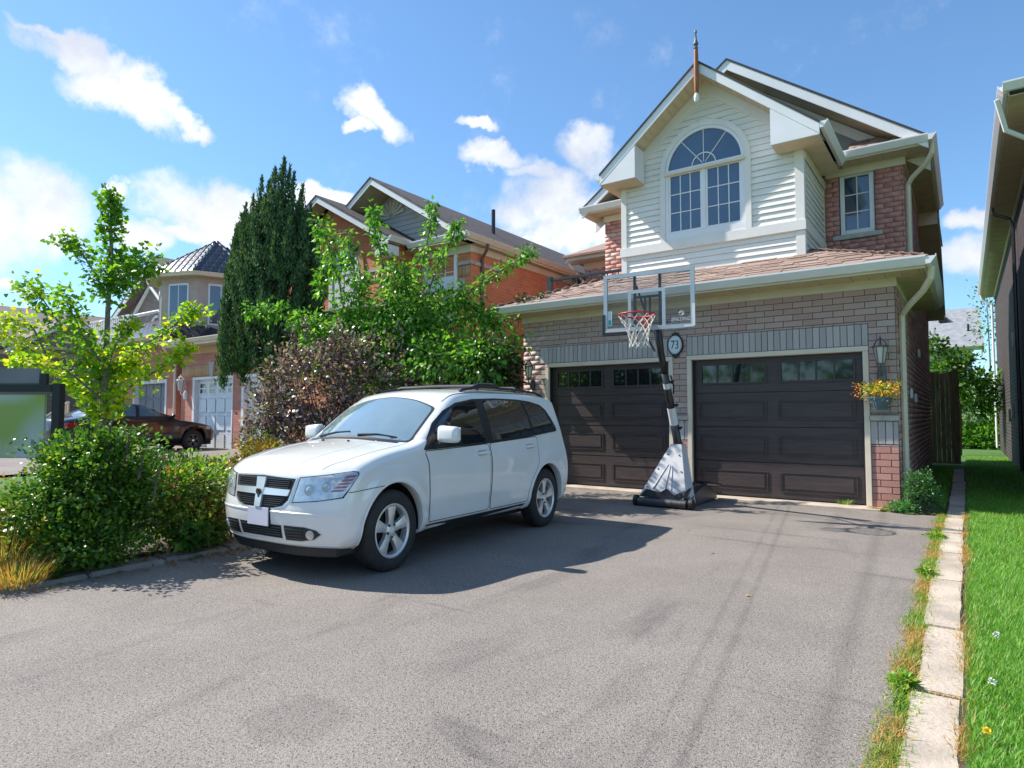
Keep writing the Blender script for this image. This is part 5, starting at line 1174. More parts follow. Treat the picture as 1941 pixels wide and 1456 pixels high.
for sd in (1, -1):
    dlo = [(1.36, 1.022), (1.45, 1.13), (1.60, 1.262), (1.80, 1.385), (2.02, 1.468), (2.35, 1.512), (2.8, 1.528), (3.3, 1.526), (3.6, 1.508), (3.86, 1.470), (3.97, 1.415), (4.08, 1.29), (4.15, 1.18), (4.14, 1.146), (3.4, 1.092), (2.4, 1.045)]
    seamw = [(1.30, 1.02), (1.30, .90), (1.325, .60), (1.36, .335), (3.43, .335)]
    # door skins stand a hair proud, dark rebate behind them
    dp = [(1.37, 1.012), (1.41, .92), (1.43, .62), (1.43, .36), (2.50, .36), (2.50, .9), (2.49, 1.046), (1.9, 1.026), (1.42, 1.014)]
    rp = [(2.52, 1.048), (2.53, .9), (2.53, .36), (3.33, .36), (3.345, .46), (3.40, .60), (3.50, .71), (3.58, .80), (3.60, 1.095), (3.0, 1.070)]
    for nm, pl in (('front_door', dp), ('rear_door', rp)):
        d_ = cb.patch(nm, pl, 'side', .0045, M_PAINT, SUV, res=.05, side=sd, rnd=.035)
        cb.line('door_gap', rounded(pl, .035), 'side', .0015, .0048, M_SEAM, d_, side=sd, n=110, closed=True)
        hx = 2.36 if nm == 'front_door' else 3.40; hz = .955 if nm == 'front_door' else .985
        P = cb.proj([(hx-.10, hz), (hx, hz+.004), (hx+.10, hz+.008)], 'side', sd); Q = cb.conv(P); q = Q+np.array([0, sd*.028, 0])
        cb.patch('handle_recess', [(hx-.09, hz-.028), (hx+.08, hz-.022), (hx+.08, hz+.03), (hx-.09, hz+.026)], 'side', .0052, mat('recess', (.42, .42, .41), .5), d_, res=.06, side=sd, rnd=.02, skirt=.002)
        MB().tube([tuple(Q[0]+(q[0]-Q[0])*.3), tuple(q[0]*.85+q[1]*.15), tuple(q[1]), tuple(q[2]*.85+q[1]*.15), tuple(Q[2]+(q[2]-Q[2])*.3)], [.011, .016, .017, .016, .011], 8).build('door_handle', M_PAINT, d_, smooth=True, local=True)
    dl = cb.patch('window_surround', dlo, 'side', .010, M_BLACK, SUV, res=.06, side=sd, rnd=.02)
    cb.patch('front_side_window', [(1.58, 1.062), (1.58, 1.20), (1.68, 1.282), (1.86, 1.385), (2.08, 1.455), (2.36, 1.488), (2.385, 1.488), (2.44, 1.065), (2.0, 1.055)], 'side', .013, M_GLASS_CAR, SUV, res=.06, side=sd, rnd=.02, skirt=.003)
    cb.patch('rear_side_window', [(2.58, 1.075), (2.545, 1.496), (2.9, 1.508), (3.36, 1.500), (3.45, 1.32), (3.50, 1.12), (3.2, 1.105)], 'side', .013, M_GLASS_CAR, SUV, res=.06, side=sd, rnd=.02, skirt=.003)
    cb.patch('quarter_window', [(3.55, 1.125), (3.50, 1.33), (3.42, 1.498), (3.62, 1.484), (3.83, 1.448), (3.93, 1.39), (4.08, 1.185), (3.9, 1.145)], 'side', .013, M_GLASS_CAR, SUV, res=.06, side=sd, rnd=.02, skirt=.003)
    # sill cladding
    cb.patch('sill_cladding', [(1.30, .268), (1.31, .335), (3.40, .335), (3.42, .268)], 'side', .004, M_BLACK, SUV, res=.1, side=sd)
    # arch liners
    for ax in (.93, 3.82):
        a = np.linspace(R(-14), R(194), 40); P = []
        uv = [(ax+.418*math.cos(t), .36+.418*math.sin(t)) for t in a]; P = cb.proj(uv, 'side', sd); Q = cb.conv(P)
        Q[:, 1] += -sd*.004
        MB().tube([tuple(p) for p in Q], .013, 8).build('wheel_arch_lip', M_PAINT, SUV, smooth=True, local=True)
        x_ = cb.L/2-ax; tt_ = np.linspace(R(-8), R(188), 26); vs = [(x_+.404*math.cos(t), y_, .36+.404*math.sin(t)) for y_ in (sd*.50, sd*.84) for t in tt_]; mb = MB(); mb.add(vs, [(i, i+1, 27+i, 26+i) for i in range(25)]); mb.add(vs[:26], [tuple(range(26))]); mb.build('arch_liner', M_DARK, SUV, smooth='all', local=True)
        wheel(SUV, x_, sd*.775, sd)
    # mirror
    mm = MB(); hx, hy, hz = cb.L/2-1.58, sd*1.03, 1.17
    bm = bmesh.new(); bmesh.ops.create_cube(bm, size=1)
    for v in bm.verts:
        v.co = Vector((v.co.x*(.12 if v.co.z > 0 else .13), v.co.y*.25, v.co.z*.165)); v.co.x -= .02*abs(v.co.y)
        if v.co.y*sd > 0 and v.co.z > 0: v.co.z -= .015
    bmesh.ops.bevel(bm, geom=list(bm.edges), offset=.048, segments=4, affect='EDGES', profile=.55)
    bmesh.ops.translate(bm, verts=bm.verts, vec=(hx, hy, hz)); me = bpy.data.meshes.new('mirror'); bm.to_mesh(me); bm.free(); me.shade_smooth(); me.materials.append(M_PAINT)
    mo = prep(bpy.data.objects.new('mirror', me), SUV, None, None)
    MB().box(hx-.079, hx-.07, hy-.095, hy+.095, hz-.06, hz+.06).build('mirror_glass', M_CHROME, mo, bevel=.003, local=True)
    MB().tube([(hx+.04, sd*.85, 1.05), (hx+.02, sd*.92, 1.075), (hx, sd*1.0, 1.09)], [.036, .032, .03], 8).build('mirror_arm', M_BLACK, mo, smooth=True, local=True)
    cb.patch('mirror_sail', [(1.40, 1.035), (1.60, 1.18), (1.60, 1.05)], 'side', .012, M_BLACK, SUV, res=.06, side=sd)
    # headlamp
    s1 = sd
    hp = [(21.0, .645), (24.0, .835), (31, .848), (38, .862), (46, .885), (48.3, .880), (48.8, .86), (45.5, .765), (42.5, .69), (33, .662)]
    hp = [(s1*u, v) for u, v in hp]
    cb.patch('headlamp_rim', [(u+(s1*.6 if abs(u) > 38 else -s1*.6), v+(.007 if v > .76 else -.007)) for u, v in hp], 'front', .0025, M_SEAM, SUV, res=.05)
    hl = cb.patch('headlight', hp, 'front', .007, M_LAMP, SUV, res=.05, rnd=.01, skirt=.004)
    for (u, v, r) in ((28.5, .745, .048), (36, .77, .043)):
        P = cb.proj([(s1*u, v)], 'front'); G = cb.grad(P); G /= np.linalg.norm(G); c = cb.conv(P+G*.006)[0]; g = (G*np.array([-1, 1, 1]))[0]
        mb = MB(); mb.tube([tuple(c-g*.002), tuple(c+g*.003)], [r, r*.92], 20); mb.build('lamp_bowl', mat('lamp_bowl', (.40, .43, .45), .15, (.28, .30, .32), 30, metal=.5, coat=1), hl, smooth=True, local=True)
        mb = MB(); mb.tube([tuple(c+g*.003), tuple(c+g*.006)], [r*.6, r*.5], 20); mb.build('lamp_lens', M_LAMP, hl, smooth=True, local=True)
    for k in range(5):
        v0 = .73+.027*k; uo = 43.0+1.2*k; ui = uo-4.2+.2*k
        cb.patch('side_marker', [(s1*(ui-1.3), v0), (s1*(ui+.3), v0+.017), (s1*(uo+1.0), v0+.021), (s1*(uo-.5), v0+.004)], 'front', .0105, M_REFL, hl, res=.05, skirt=.002)
    # fog lamp recess
    fr_ = [(s1*u, v) for u, v in ((16.5, .335), (16.5, .455), (27, .450), (32, .428), (34, .395), (31, .355), (25, .335))]
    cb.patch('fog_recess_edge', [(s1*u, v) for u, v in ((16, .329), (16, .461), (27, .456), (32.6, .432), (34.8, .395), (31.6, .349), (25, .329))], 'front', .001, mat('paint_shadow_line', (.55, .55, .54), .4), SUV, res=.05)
    fg = cb.patch('fog_recess', fr_, 'front', .0025, M_BLACK, SUV, res=.05, rnd=.01)
    for k in range(4): cb.line('grille_bar', [(s1*17.2, .358+.024*k), (s1*26, .358+.024*k)], 'front', .006, .0045, M_BLACKMETAL, fg, n=16)
    P = cb.proj([(s1*29.5, .392)], 'front'); G = cb.grad(P); G /= np.linalg.norm(G); c = cb.conv(P+G*.003)[0]; g = (G*np.array([-1, 1, 1]))[0]
    MB().tube([tuple(c), tuple(c+g*.012), tuple(c+g*.016)], [.040, .038, .028], 20).build('fog_lamp', M_LAMP, fg, smooth=True, local=True)
    # tail lamp
    cb.patch('tail_light', [(s1*30, .985), (s1*28, 1.15), (s1*40, 1.17), (s1*46, 1.13), (s1*49, 1.05), (s1*45, .99)], 'rear', .006, M_RED, SUV, res=.05, rnd=.01)
    # bonnet shut line and crease, bumper line
    cb.line('bonnet_gap', [(sd*.735, 1.30), (sd*.74, 1.1), (sd*.735, .8), (sd*.705, .5), (sd*.62, .30)], 'top', -.0015, .0032, M_SEAM, SUV)
    cb.line('bonnet_crease', [(sd*.42, 1.16), (sd*.44, .8), (sd*.40, .4), (sd*.33, .22)], 'top', -.0055, .010, M_PAINT, SUV)
    cb.line('bumper_gap', [(s1*45, .725), (s1*56, .745), (s1*70, .76)], 'front', -.0005, .0035, M_SEAM, SUV, n=24)
    cb.line('roof_ditch', [(sd*.665, 1.9), (sd*.68, 2.6), (sd*.675, 3.4), (sd*.66, 4.15)], 'top', -.002, .006, M_SEAM, SUV)
    # roof rail
    P = cb.conv(cb.proj([(sd*.62, x) for x in (2.28, 2.33, 2.5, 2.8, 3.4, 3.95, 4.12, 4.2)], 'top')); hgt = [.0, .018, .028, .032, .032, .028, .018, .0]
    for p, h_ in zip(P, hgt): p[2] += h_
    MB().tube([tuple(p) for p in P], [.012, .016, .017, .017, .017, .017, .016, .012], 8).build('roof_rail', M_BLACK, SUV, smooth=True, local=True)
for x in (2.62, 3.45):
    P = cb.conv(cb.proj([(y, x) for y in (-.64, -.60, 0, .60, .64)], 'top')); z = P[2][2]+.03
    mb = MB(); mb.tube([(P[0][0], P[0][1], P[0][2]+.035), (P[1][0], P[1][1], z-.01), (P[2][0], 0, z), (P[3][0], P[3][1], z-.01), (P[4][0], P[4][1], P[4][2]+.035)], [.03, .022, .019, .022, .03], 8); mb.build('rack_bar', M_BLACK, SUV, smooth=True, local=True)
P = cb.conv(cb.proj([(.63, 2.5), (.63, 2.62), (.63, 2.95), (.63, 3.1)], 'top'))
MB().tube([tuple(p+np.array([0, 0, h])) for p, h in zip(P, (.03, .055, .055, .03))], [.015, .035, .035, .015], 8).build('rack_foot', M_BLACK, SUV, smooth=True, local=True)
# windscreen and rear window
cb.patch('windscreen_surround', [(-.745, 1.29), (-.67, 1.245), (-.4, 1.185), (0, 1.16), (.4, 1.185), (.67, 1.245), (.745, 1.28), (.675, 1.79), (.38, 1.815), (0, 1.825), (-.38, 1.815), (-.675, 1.79)], 'top', .003, M_BLACK, SUV, res=.08, rnd=.04)
ws = cb.patch('windscreen', [(-.722, 1.315), (-.65, 1.268), (-.4, 1.212), (0, 1.19), (.4, 1.212), (.65, 1.268), (.722, 1.305), (.655, 1.77), (.38, 1.795), (0, 1.803), (-.38, 1.795), (-.655, 1.77)], 'top', .006, M_WSHIELD, SUV, res=.08, rnd=.05, skirt=.003)
cb.patch('cowl', [(-.66, 1.20), (-.4, 1.14), (0, 1.115), (.4, 1.14), (.66, 1.20), (.66, 1.25), (.4, 1.19), (0, 1.168), (-.4, 1.19), (-.66, 1.25)], 'top', .002, M_BLACK, SUV, res=.08)
for a, b, c in ((.12, 1.19, .58), (-.52, 1.24, -.05)):
    P = cb.conv(cb.proj([(a, b), ((a+c)/2, 1.245), (c, 1.285 if abs(c) > .3 else 1.235)], 'top')); P[:, 2] += .016
    MB().tube([tuple(p) for p in P], [.014, .008, .006], 6).build('wiper', M_BLACK, SUV, smooth=True, local=True)
for y in (-.22, .16):
    P = cb.conv(cb.proj([(y, 1.02)], 'top'))[0]; MB().lathe([(.014, 0), (.012, .012), (.001, .014)], 10, tuple(P)).build('washer_nozzle', M_BLACK, SUV, local=True)
cb.patch('rear_window', [(-34, 1.17), (-30, 1.44), (30, 1.44), (34, 1.17)], 'rear', .006, M_GLASS_CAR, SUV, res=.08, rnd=.03)
# grille with cross bars and badge
gp = [(-18.8, .655), (-21.3, .828), (0, .842), (21.3, .828), (18.2, .655), (15.5, .61), (10, .588), (0, .582), (-10, .588), (-15.5, .61)]
cb.patch('grille_rim', [(u*1.045, v+(.012 if v > .73 else -.012)) for u, v in gp], 'front', .004, M_CHROME, SUV, res=.05, rnd=.012)
gr = cb.patch('grille', gp, 'front', .007, M_DARK, SUV, res=.05, rnd=.01, skirt=.003)
for v in (.607, .623, .639, .655, .671, .752, .768, .784, .80, .816):
    w_ = np.interp(v, (.58, .61, .655, .80), (9.5, 14.8, 17.4, 19.8)); cb.line('grille_slat', [(-w_+1, v), (w_-1, v)], 'front', .010, .0042, M_BLACKMETAL, gr, n=30)
cb.patch('grille_crossbar', [(-18.6, .688), (-19.4, .738), (0, .744), (19.4, .738), (18.4, .688), (0, .685)], 'front', .022, M_CHROME, gr, res=.04, rnd=.006, skirt=.016)
cb.patch('grille_centre_bar', [(-2.0, .585), (-2.5, .70), (-3.4, .828), (3.4, .828), (2.5, .70), (2.0, .585)], 'front', .027, M_CHROME, gr, res=.03, rnd=.01, skirt=.02)
# ram's head badge: brow, muzzle, curled horns
P = cb.conv(cb.proj([(0, .70)], 'front'))[0]+np.array([.03, 0, 0]); X0 = P[0]; bg_ = MB()
bg_.prism([(-.012, .735), (.012, .735), (.014, .705), (.007, .665), (-.007, .665), (-.014, .705)], 'x', X0-.002, X0+.008)
for s_ in (-1, 1): bg_.tube([(X0+.004, s_*(.014+.016*math.sin(t)), .712+.02*math.cos(t)) for t in np.linspace(0, 4.2, 12)], .0055, 6)
bg_.build('badge', M_BLACKMETAL, gr, local=True)
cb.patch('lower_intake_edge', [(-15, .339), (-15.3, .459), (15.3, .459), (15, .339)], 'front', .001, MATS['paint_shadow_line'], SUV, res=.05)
li = cb.patch('lower_intake', [(-14.6, .345), (-14.8, .452), (14.8, .452), (14.6, .345)], 'front', .0025, M_DARK, SUV, res=.05)
for v in (.372, .392, .412, .432): cb.line('grille_bar', [(-14.2, v), (14.2, v)], 'front', .006, .004, M_BLACKMETAL, li, n=20)
cb.line('bumper_ledge', [(-44, .545), (-26, .555), (0, .56), (26, .555), (44, .545)], 'front', -.004, .012, M_PAINT, SUV, n=50)
cb.line('chin_lip', [(-42, .30), (-22, .302), (0, .302), (22, .302), (42, .30)], 'front', -.006, .016, M_PAINT, SUV, n=50)
pl = MB(); pl.box(2.352, 2.362, -.145, .155, .435, .585); po = pl.build('licence_plate', mat('plate_blank', (.62, .64, .74), .5, (.55, .57, .66), 3), SUV, bevel=.003, local=True); MB().box(2.335, 2.3515, -.155, .165, .425, .595).build('plate_holder', M_BLACK, SUV, bevel=.003, local=True)
yy = np.linspace(-.76, .76, 21); MB().prism([(2.445-.20-.27*(abs(y)/.9)**3.2, y) for y in yy]+[(1.75, .76), (1.75, -.76)], 'z', .205, .285).build('chin_valance', M_BLACK, SUV, bevel=.01, local=True)

# ---- dark saloon in the neighbour's drive
SED = thing('parked_car', 'dark brown saloon with a dusty front wheel parked before the white garage door', 'car', (-18.9, 8.3, .262), R(90))
prof2 = [(.15, .26), (.03, .35), (.0, .48), (.02, .60), (.10, .70), (.45, .80), (1.0, .89), (1.25, .93), (1.5, 1.06), (1.85, 1.24), (2.2, 1.33), (2.6, 1.35), (3.0, 1.31), (3.4, 1.16), (3.7, 1.02), (3.9, .98), (4.2, .94), (4.32, .85), (4.36, .6), (4.3, .38), (4.1, .27), (2.2, .25), (.8, .25)]
width2 = [(.2, .74), (.35, .82), (.5, .845), (.7, .85), (.85, .83), (.92, .80), (1.0, .76), (1.15, .69), (1.3, .60), (1.4, .52)]
cs = CarBody(prof2, width2, 4.36, (.86, 3.5), .335, (.35, 1.3, 2.6), (.25, 3.4, 3), kround=.08, crown=.04, wsh=(1.3, 2.2, .12), archin=.5, flare=.015)
M_DPAINT = mat('dark_paint', (.014, .010, .011), .3, (.022, .015, .016), 4, coat=.8, spec=.5)
cs.shell(.03, 'body', M_DPAINT, SED); MB().box(-1.9, 1.9, -.7, .7, .17, .3).build('underbody', M_DARK, SED, local=True)
for sd in (1, -1):
    cs.patch('window_surround', [(1.28, .955), (1.62, 1.14), (1.95, 1.255), (2.3, 1.295), (2.75, 1.285), (3.05, 1.22), (3.35, 1.08), (3.5, .985), (2.4, .965)], 'side', .004, M_BLACK, SED, res=.08, side=sd, rnd=.03)
    cs.patch('front_side_window', [(1.42, .985), (1.68, 1.125), (1.98, 1.235), (2.28, 1.27), (2.33, .985)], 'side', .008, mat('saloon_glass', (.10, .13, .14), .06, (.06, .08, .09), 4, spec=1, coat=1), SED, res=.07, side=sd, rnd=.02, skirt=.003)
    cs.patch('rear_side_window', [(2.42, .985), (2.38, 1.27), (2.73, 1.26), (3.0, 1.2), (3.25, 1.07), (3.32, .995)], 'side', .008, MATS['saloon_glass'], SED, res=.07, side=sd, rnd=.02, skirt=.003)
    cs.line('door_gap', [(1.25, .93), (1.27, .6), (1.32, .30)], 'side', 0, .005, M_SEAM, SED, side=sd, n=24); cs.line('door_gap', [(2.38, .96), (2.38, .6), (2.38, .30)], 'side', 0, .005, M_SEAM, SED, side=sd, n=24)
    cs.line('rub_strip', [(1.3, .52), (2.3, .53), (3.1, .54)], 'side', .004, .014, M_BLACK, SED, side=sd, n=24)
    cs.patch('turn_signal', [(sd*50, .615), (sd*50, .70), (sd*66, .72), (sd*66, .64)], 'front', .005, mat('amber', (.5, .13, .03), .2, coat=1), SED, res=.06)
    cs.patch('headlight', [(sd*25, .605), (sd*25, .69), (sd*49, .70), (sd*49, .615)], 'front', .005, M_LAMP, SED, res=.06)
    cs.patch('tail_light', [(sd*35, .70), (sd*35, .84), (sd*60, .83), (sd*60, .70)], 'rear', .005, M_RED, SED, res=.06)
    for ax in (.86, 3.5):
        wheel(SED, 2.18-ax, sd*.72, sd, rt=.305, w=.19, rr=.17, rimm=mat('dusty_steel', (.09, .085, .08), .6), yz=.30)
    hx = 2.18-1.5; bm = bmesh.new(); bmesh.ops.create_cube(bm, size=1)
    for v in bm.verts: v.co = Vector((v.co.x*.10, v.co.y*.2, v.co.z*.13))
    bmesh.ops.bevel(bm, geom=list(bm.edges), offset=.035, segments=3, affect='EDGES'); bmesh.ops.translate(bm, verts=bm.verts, vec=(hx, sd*.90, 1.0)); me = bpy.data.meshes.new('mirror'); bm.to_mesh(me); bm.free(); me.shade_smooth(); me.materials.append(M_DPAINT)
    prep(bpy.data.objects.new('mirror', me), SED, None, None)
cs.patch('windscreen', [(-.62, 1.46), (0, 1.34), (.62, 1.46), (.52, 1.90), (0, 2.0), (-.52, 1.90)], 'top', .005, M_WSHIELD, SED, res=.08, rnd=.04); cs.patch('rear_window', [(-.52, 3.1), (0, 3.0), (.52, 3.1), (.6, 3.55), (0, 3.66), (-.6, 3.55)], 'top', .005, M_WSHIELD, SED, res=.08, rnd=.04)

# ------------------------------------------------------------------ basketball hoop
HP = thing('basketball_hoop', 'portable basketball hoop with clear backboard, red rim and white net before the garage', 'basketball hoop', (-3.42, 9.05, 0))
M_PLGREY = mat('panel_grey', (.50, .50, .51), .5, (.46, .46, .475), 6, .15, 30)
M_TANK = mat('tank_black', (.030, .032, .036), .38, (.06, .062, .066), 5, .3, 30)
mb = MB()
mb.prism([(8.42, .0), (8.40, .05), (8.44, .11), (8.60, .15), (9.0, .27), (9.25, .29), (9.55, .20), (9.72, .10), (9.74, 0)], 'x', -3.74, -3.10)
mb.build('base_tank', M_TANK, HP, bevel=.03)
mb = MB(); mb.tube([(-3.80, 8.42, .065), (-3.10, 8.42, .065)], .058, 12); mb.build('front_roller', M_TANK, HP, smooth=True)
for x in (-3.84, -3.04): MB().tube([(x-.025, 8.44, .075), (x+.025, 8.44, .075)], .075, 18).build('wheel', M_BLACK, HP, smooth=True)
for x in (-3.70, -3.18): MB().prism([(8.44, .11), (8.62, .15), (9.0, .30), (8.9, .33), (8.5, .20)], 'x', x-.04, x+.04).build('tank_rib', M_TANK, HP, bevel=.012)
MB().slab([(-3.28, 9.2, .325), (-3.04, 9.2, .325), (-3.02, 9.75, .235), (-3.3, 9.75, .235)], .03).build('tank_lid', M_TANK, HP, bevel=.008)
# grey front shield: folded trapezoid leaning on the pole
b0, b1 = Vector((-3.83, 8.50, .13)), Vector((-3.13, 8.50, .06)); t0, t1 = Vector((-3.50, 8.90, .86)), Vector((-3.345, 8.90, .86)); bk = Vector((0, .02, -.008))
sh = MB(); sh.slab([b0, b1, t1, t0], .02, (0, .93, -.3)); sh = sh.build('front_shield', M_PLGREY, HP, bevel=.005)
MB().slab([b1+Vector((.004, 0, 0)), t1+Vector((.004, 0, 0)), t1+Vector((.03, .12, 0)), b1+Vector((.06, .20, .0))], .02, (-1, 0, 0)).build('shield_side', M_PLGREY, HP, bevel=.004)
for (a, b) in (((.22, .16), (.40, .62)), ((.50, .12), (.50, .60)), ((.66, .12), (.58, .60))):
    P = lambda u, v: (b0.lerp(b1, u)).lerp(t0.lerp(t1, u), v)+Vector((0, -.006, .002)); MB().tube([P(*a), P(*b)], [.010, .005], 6).build('shield_rib', M_PLGREY, sh, smooth=True)
for (u, v) in ((.06, .18), (.1, .52), (.93, .18), (.92, .52), (.2, .8), (.85, .8)):
    P = b0.lerp(b1, u).lerp(t0.lerp(t1, u), v); MB().tube([P+Vector((0, -.012, .004)), P+Vector((0, .006, -.002))], .010, 8).build('bolt', M_BLACK, sh)
MB().prism([(-3.80, .13), (-3.70, .24), (-3.50, .20), (-3.40, .26), (-3.30, .17), (-3.20, .22), (-3.16, .09)], 'y', 8.455, 8.50).build('shield_foot', M_TANK, HP, bevel=.008)
pA, pB = Vector((-3.425, 9.06, .70)), Vector((-3.405, 8.17, 2.50)); pd = (pB-pA).normalized()
pole = MB().tube([pA-pd*.45, pA+pd*.62], .058, 16).tube([pA+pd*.62, pA+pd*1.3], .051, 16).tube([pA+pd*1.3, pB], .046, 16).build('pole', M_BLACKMETAL, HP, smooth='all')
MB().lathe([(.075, -.04), (.072, .03), (.056, .05)], 18, tuple(pA+pd*.15)).build('pole_collar', M_BLACK, HP, smooth=True)
q = pA+pd*.50; MB().tube([q, q+pd*.27], .0595, 16, cap=False).build('pole_label', mat('label_white', (.66, .66, .67), .5), pole, smooth='all')
q = pA+pd*1.07; MB().tube([q, q+pd*.08], .0525, 16, cap=False).build('pole_label', MATS['label_white'], pole, smooth='all')
for t, s_ in ((.80, 1), (1.16, 1), (.44, 1)):
    q = pA+pd*t+Vector((.055, 0, 0)); MB().tube([q+Vector((-.02, 0, 0)), q+Vector((.035, 0, 0))], [.018, .022], 10).tube([q+Vector((.02, .0, -.02)), q+Vector((.055, -.01, .015))], .012, 8).build('clamp_knob', M_BLACK, HP, smooth=True)
q = pA+pd*.98+Vector((.07, .0, 0)); MB().tube([q+pd*.0, q+pd*.12+Vector((.025, 0, 0)), q+pd*.28+Vector((.01, 0, 0))], .012, 8).build('lift_handle', M_BLACK, HP, smooth=True)
# backboard
BLc, BRc = Vector((-3.95, 7.70, 0)), Vector((-2.735, 7.82, 0)); bu = (BRc-BLc).normalized(); bw = (BRc-BLc).length; bn = Vector((bu.y, -bu.x, 0)); zb0, zb1 = 2.385, 3.165
def bb(u0, u1, z0, z1, o0, o1):
    return MB().add([BLc+bu*u+bn*o+Vector((0, 0, z)) for u in (u0, u1) for o in (o0, o1) for z in (z0, z1)], [(0, 1, 3, 2), (4, 6, 7, 5), (0, 4, 5, 1), (2, 3, 7, 6), (0, 2, 6, 4), (1, 5, 7, 3)])
ac = bpy.data.materials.new('acrylic'); ac.use_nodes = True; MATS['acrylic'] = ac
_n, _l = ac.node_tree.nodes, ac.node_tree.links; _n['Principled BSDF'].inputs['Base Color'].default_value = (.55, .62, .66, 1); _n['Principled BSDF'].inputs['Roughness'].default_value = .12
_t = _n.new('ShaderNodeBsdfTransparent'); _t.inputs[0].default_value = (.86, .89, .91, 1); _m = _n.new('ShaderNodeMixShader'); _m.inputs[0].default_value = .035
_l.new(_t.outputs[0], _m.inputs[1]); _l.new(_n['Principled BSDF'].outputs[0], _m.inputs[2]); _l.new(_m.outputs[0], _n['Material Output'].inputs[0])
M_FR = mat('board_grey', (.40, .47, .52), .45, (.34, .41, .46), 4)
brd = bb(0, bw, zb0, zb1, -.012, .012); bd_ = MB(); f = .052
for a in ((0, bw, zb0, zb0+f), (0, bw, zb1-f, zb1), (0, f, zb0+f, zb1-f), (bw-f, bw, zb0+f, zb1-f)): t = bb(*a, -.014, .016); bd_.add(t.v, t.f)
bd_ = bd_.build('backboard', M_FR, HP)
bb(f, bw-f, zb0+f, zb1-f, -.004, .004).build('clear_panel', ac, bd_)
for a in ((.34, .385, zb0+f, 2.93), (.80, .845, zb0+f, 2.93), (.385, .80, 2.885, 2.93)): bb(*a, .0045, .006).build('shooter_square', M_FR, bd_)
for u in (.425, .765): bb(u-.016, u+.016, zb0-.02, zb1+.01, -.05, -.015).build('strut', M_BLACKMETAL, bd_)
bb(.44, .75, 2.82, 2.85, -.05, -.015).build('strut', M_BLACKMETAL, bd_)
for u in (.56, .625): bb(u-.012, u+.012, zb0+.07, 2.82, -.06, -.03).build('strut', M_BLACKMETAL, bd_)
bb(.55, .90, zb0+.085, zb0+.10, -.05, -.02).build('strut', M_BLACKMETAL, bd_)
for (a, b, c, d, m_) in ((-.02, .03, zb0-.03, zb0+.25, M_BLACK), (-.02, .50, zb0-.045, zb0+.0, M_BLACK)): bb(a, b, c, d, -.02, .02).build('edge_pad', m_, bd_, bevel=.006)
bb(.03, .49, zb0+.001, zb0+.03, -.02, .022).build('pad_lip', M_PLGREY, bd_)
bb(.055, .115, zb0+.09, zb0+.29, .0045, .007).build('sticker', mat('sticker_white', (.52, .60, .62), .4), bd_); bb(.065, .105, zb0+.10, zb0+.17, .0072, .0082).build('sticker_print', mat('teal', (.02, .32, .28), .4), bd_)
bb(bw-.03, bw+.004, zb0+.02, zb0+.30, .017, .022).build('torn_tape', M_WHITE, bd_); bb(bw-.13, bw-.01, zb0+.01, zb0+.03, .017, .022).build('torn_tape', M_WHITE, bd_)
# lettering, printed at the lower right
Rb = Matrix((bu, Vector((0, 0, 1)), bn)).transposed()
def letters(body, size, pos, Rm, m, parent, name, ext=.0008, shear=0, sx=1):
    me = text_mesh(body, size, ext); o = bpy.data.objects.new(name, me); prep(o, parent, None, None)
    for v in me.vertices: v.co = Rm @ Vector((v.co.x*sx+shear*v.co.y, v.co.y, v.co.z))+Vector(pos)-ORG.get(o.name, Vector((0, 0, 0)))
    me.materials.clear(); me.materials.append(m); return o
M_PRINT = mat('print_white', (.62, .64, .66), .5)
letters('SPALDING', .062, BLc+bu*(bw-.18)+bn*.0055+Vector((0, 0, zb0+.115)), Rb, M_PRINT, bd_, 'lettering', shear=.2, sx=.86)
c = BLc+bu*(bw-.17)+bn*.006+Vector((0, 0, zb0+.19)); lg = MB()
lg.tube([c+bu*.032*math.cos(t)+Vector((0, 0, .026*math.sin(t))) for t in np.linspace(0, 2*math.pi, 20)], .0028, 5); lg.tube([c+bu*(.008+.01*math.cos(t))+Vector((0, 0, .024*math.sin(t))) for t in np.linspace(-1.5, 1.5, 8)], .0028, 5); lg.tube([c+bu*(-.03+.06*t)+Vector((0, 0, .012*math.sin(t*5))) for t in np.linspace(0, 1, 8)], .0028, 5)
lg.build('ball_logo', M_PRINT, bd_)
# arms from the pole to the board
for u in (.44, .75):
    for z0, z1 in ((2.42, 3.0), (2.16, 2.56)): MB().tube([pB+Vector((.06 if u > .6 else -.06, .0+(.1 if z0 < 2.3 else 0), z0-2.5)), BLc+bu*u-bn*.05+Vector((0, 0, z1))], .013, 8).build('lift_arm', M_BLACKMETAL, HP, smooth=True)
bb(.56, .63, zb0+.03, zb0+.16, .014, .04).build('rim_bracket', mat('rim_red', (.55, .012, .015), .4), HP, bevel=.004)
rc = BLc+bu*.595+bn*.40+Vector((0, 0, 2.535)); RR = .228
rim = MB().tube([rc+Vector((RR*math.cos(t), RR*math.sin(t), 0)) for t in np.linspace(0, 2*math.pi, 41)], .010, 8, cap=False).build('rim', MATS['rim_red'], HP, smooth='all')
for s_ in (-1, 1): MB().tube([rc+bu*s_*.16+bn*(-.16), rc+bu*s_*.03-bn*.37+Vector((0, 0, -.05))], .008, 6).build('rim_brace', MATS['rim_red'], rim, smooth=True)
MB().tube([rc-bn*RR, rc-bn*.38], [.022, .03], 8).build('rim_brace', MATS['rim_red'], rim)
net = MB(); nlev = 7; npt = 12
def npnt(l, k):
    rr = [RR, .20, .17, .145, .13, .12, .118, .13][l]; a = 2*math.pi*(k+.5*(l % 2))/npt; return rc+Vector((rr*math.cos(a)+.012*l*.4, rr*math.sin(a), -.010-l*.058-.006*math.sin(k*2.1+l)))
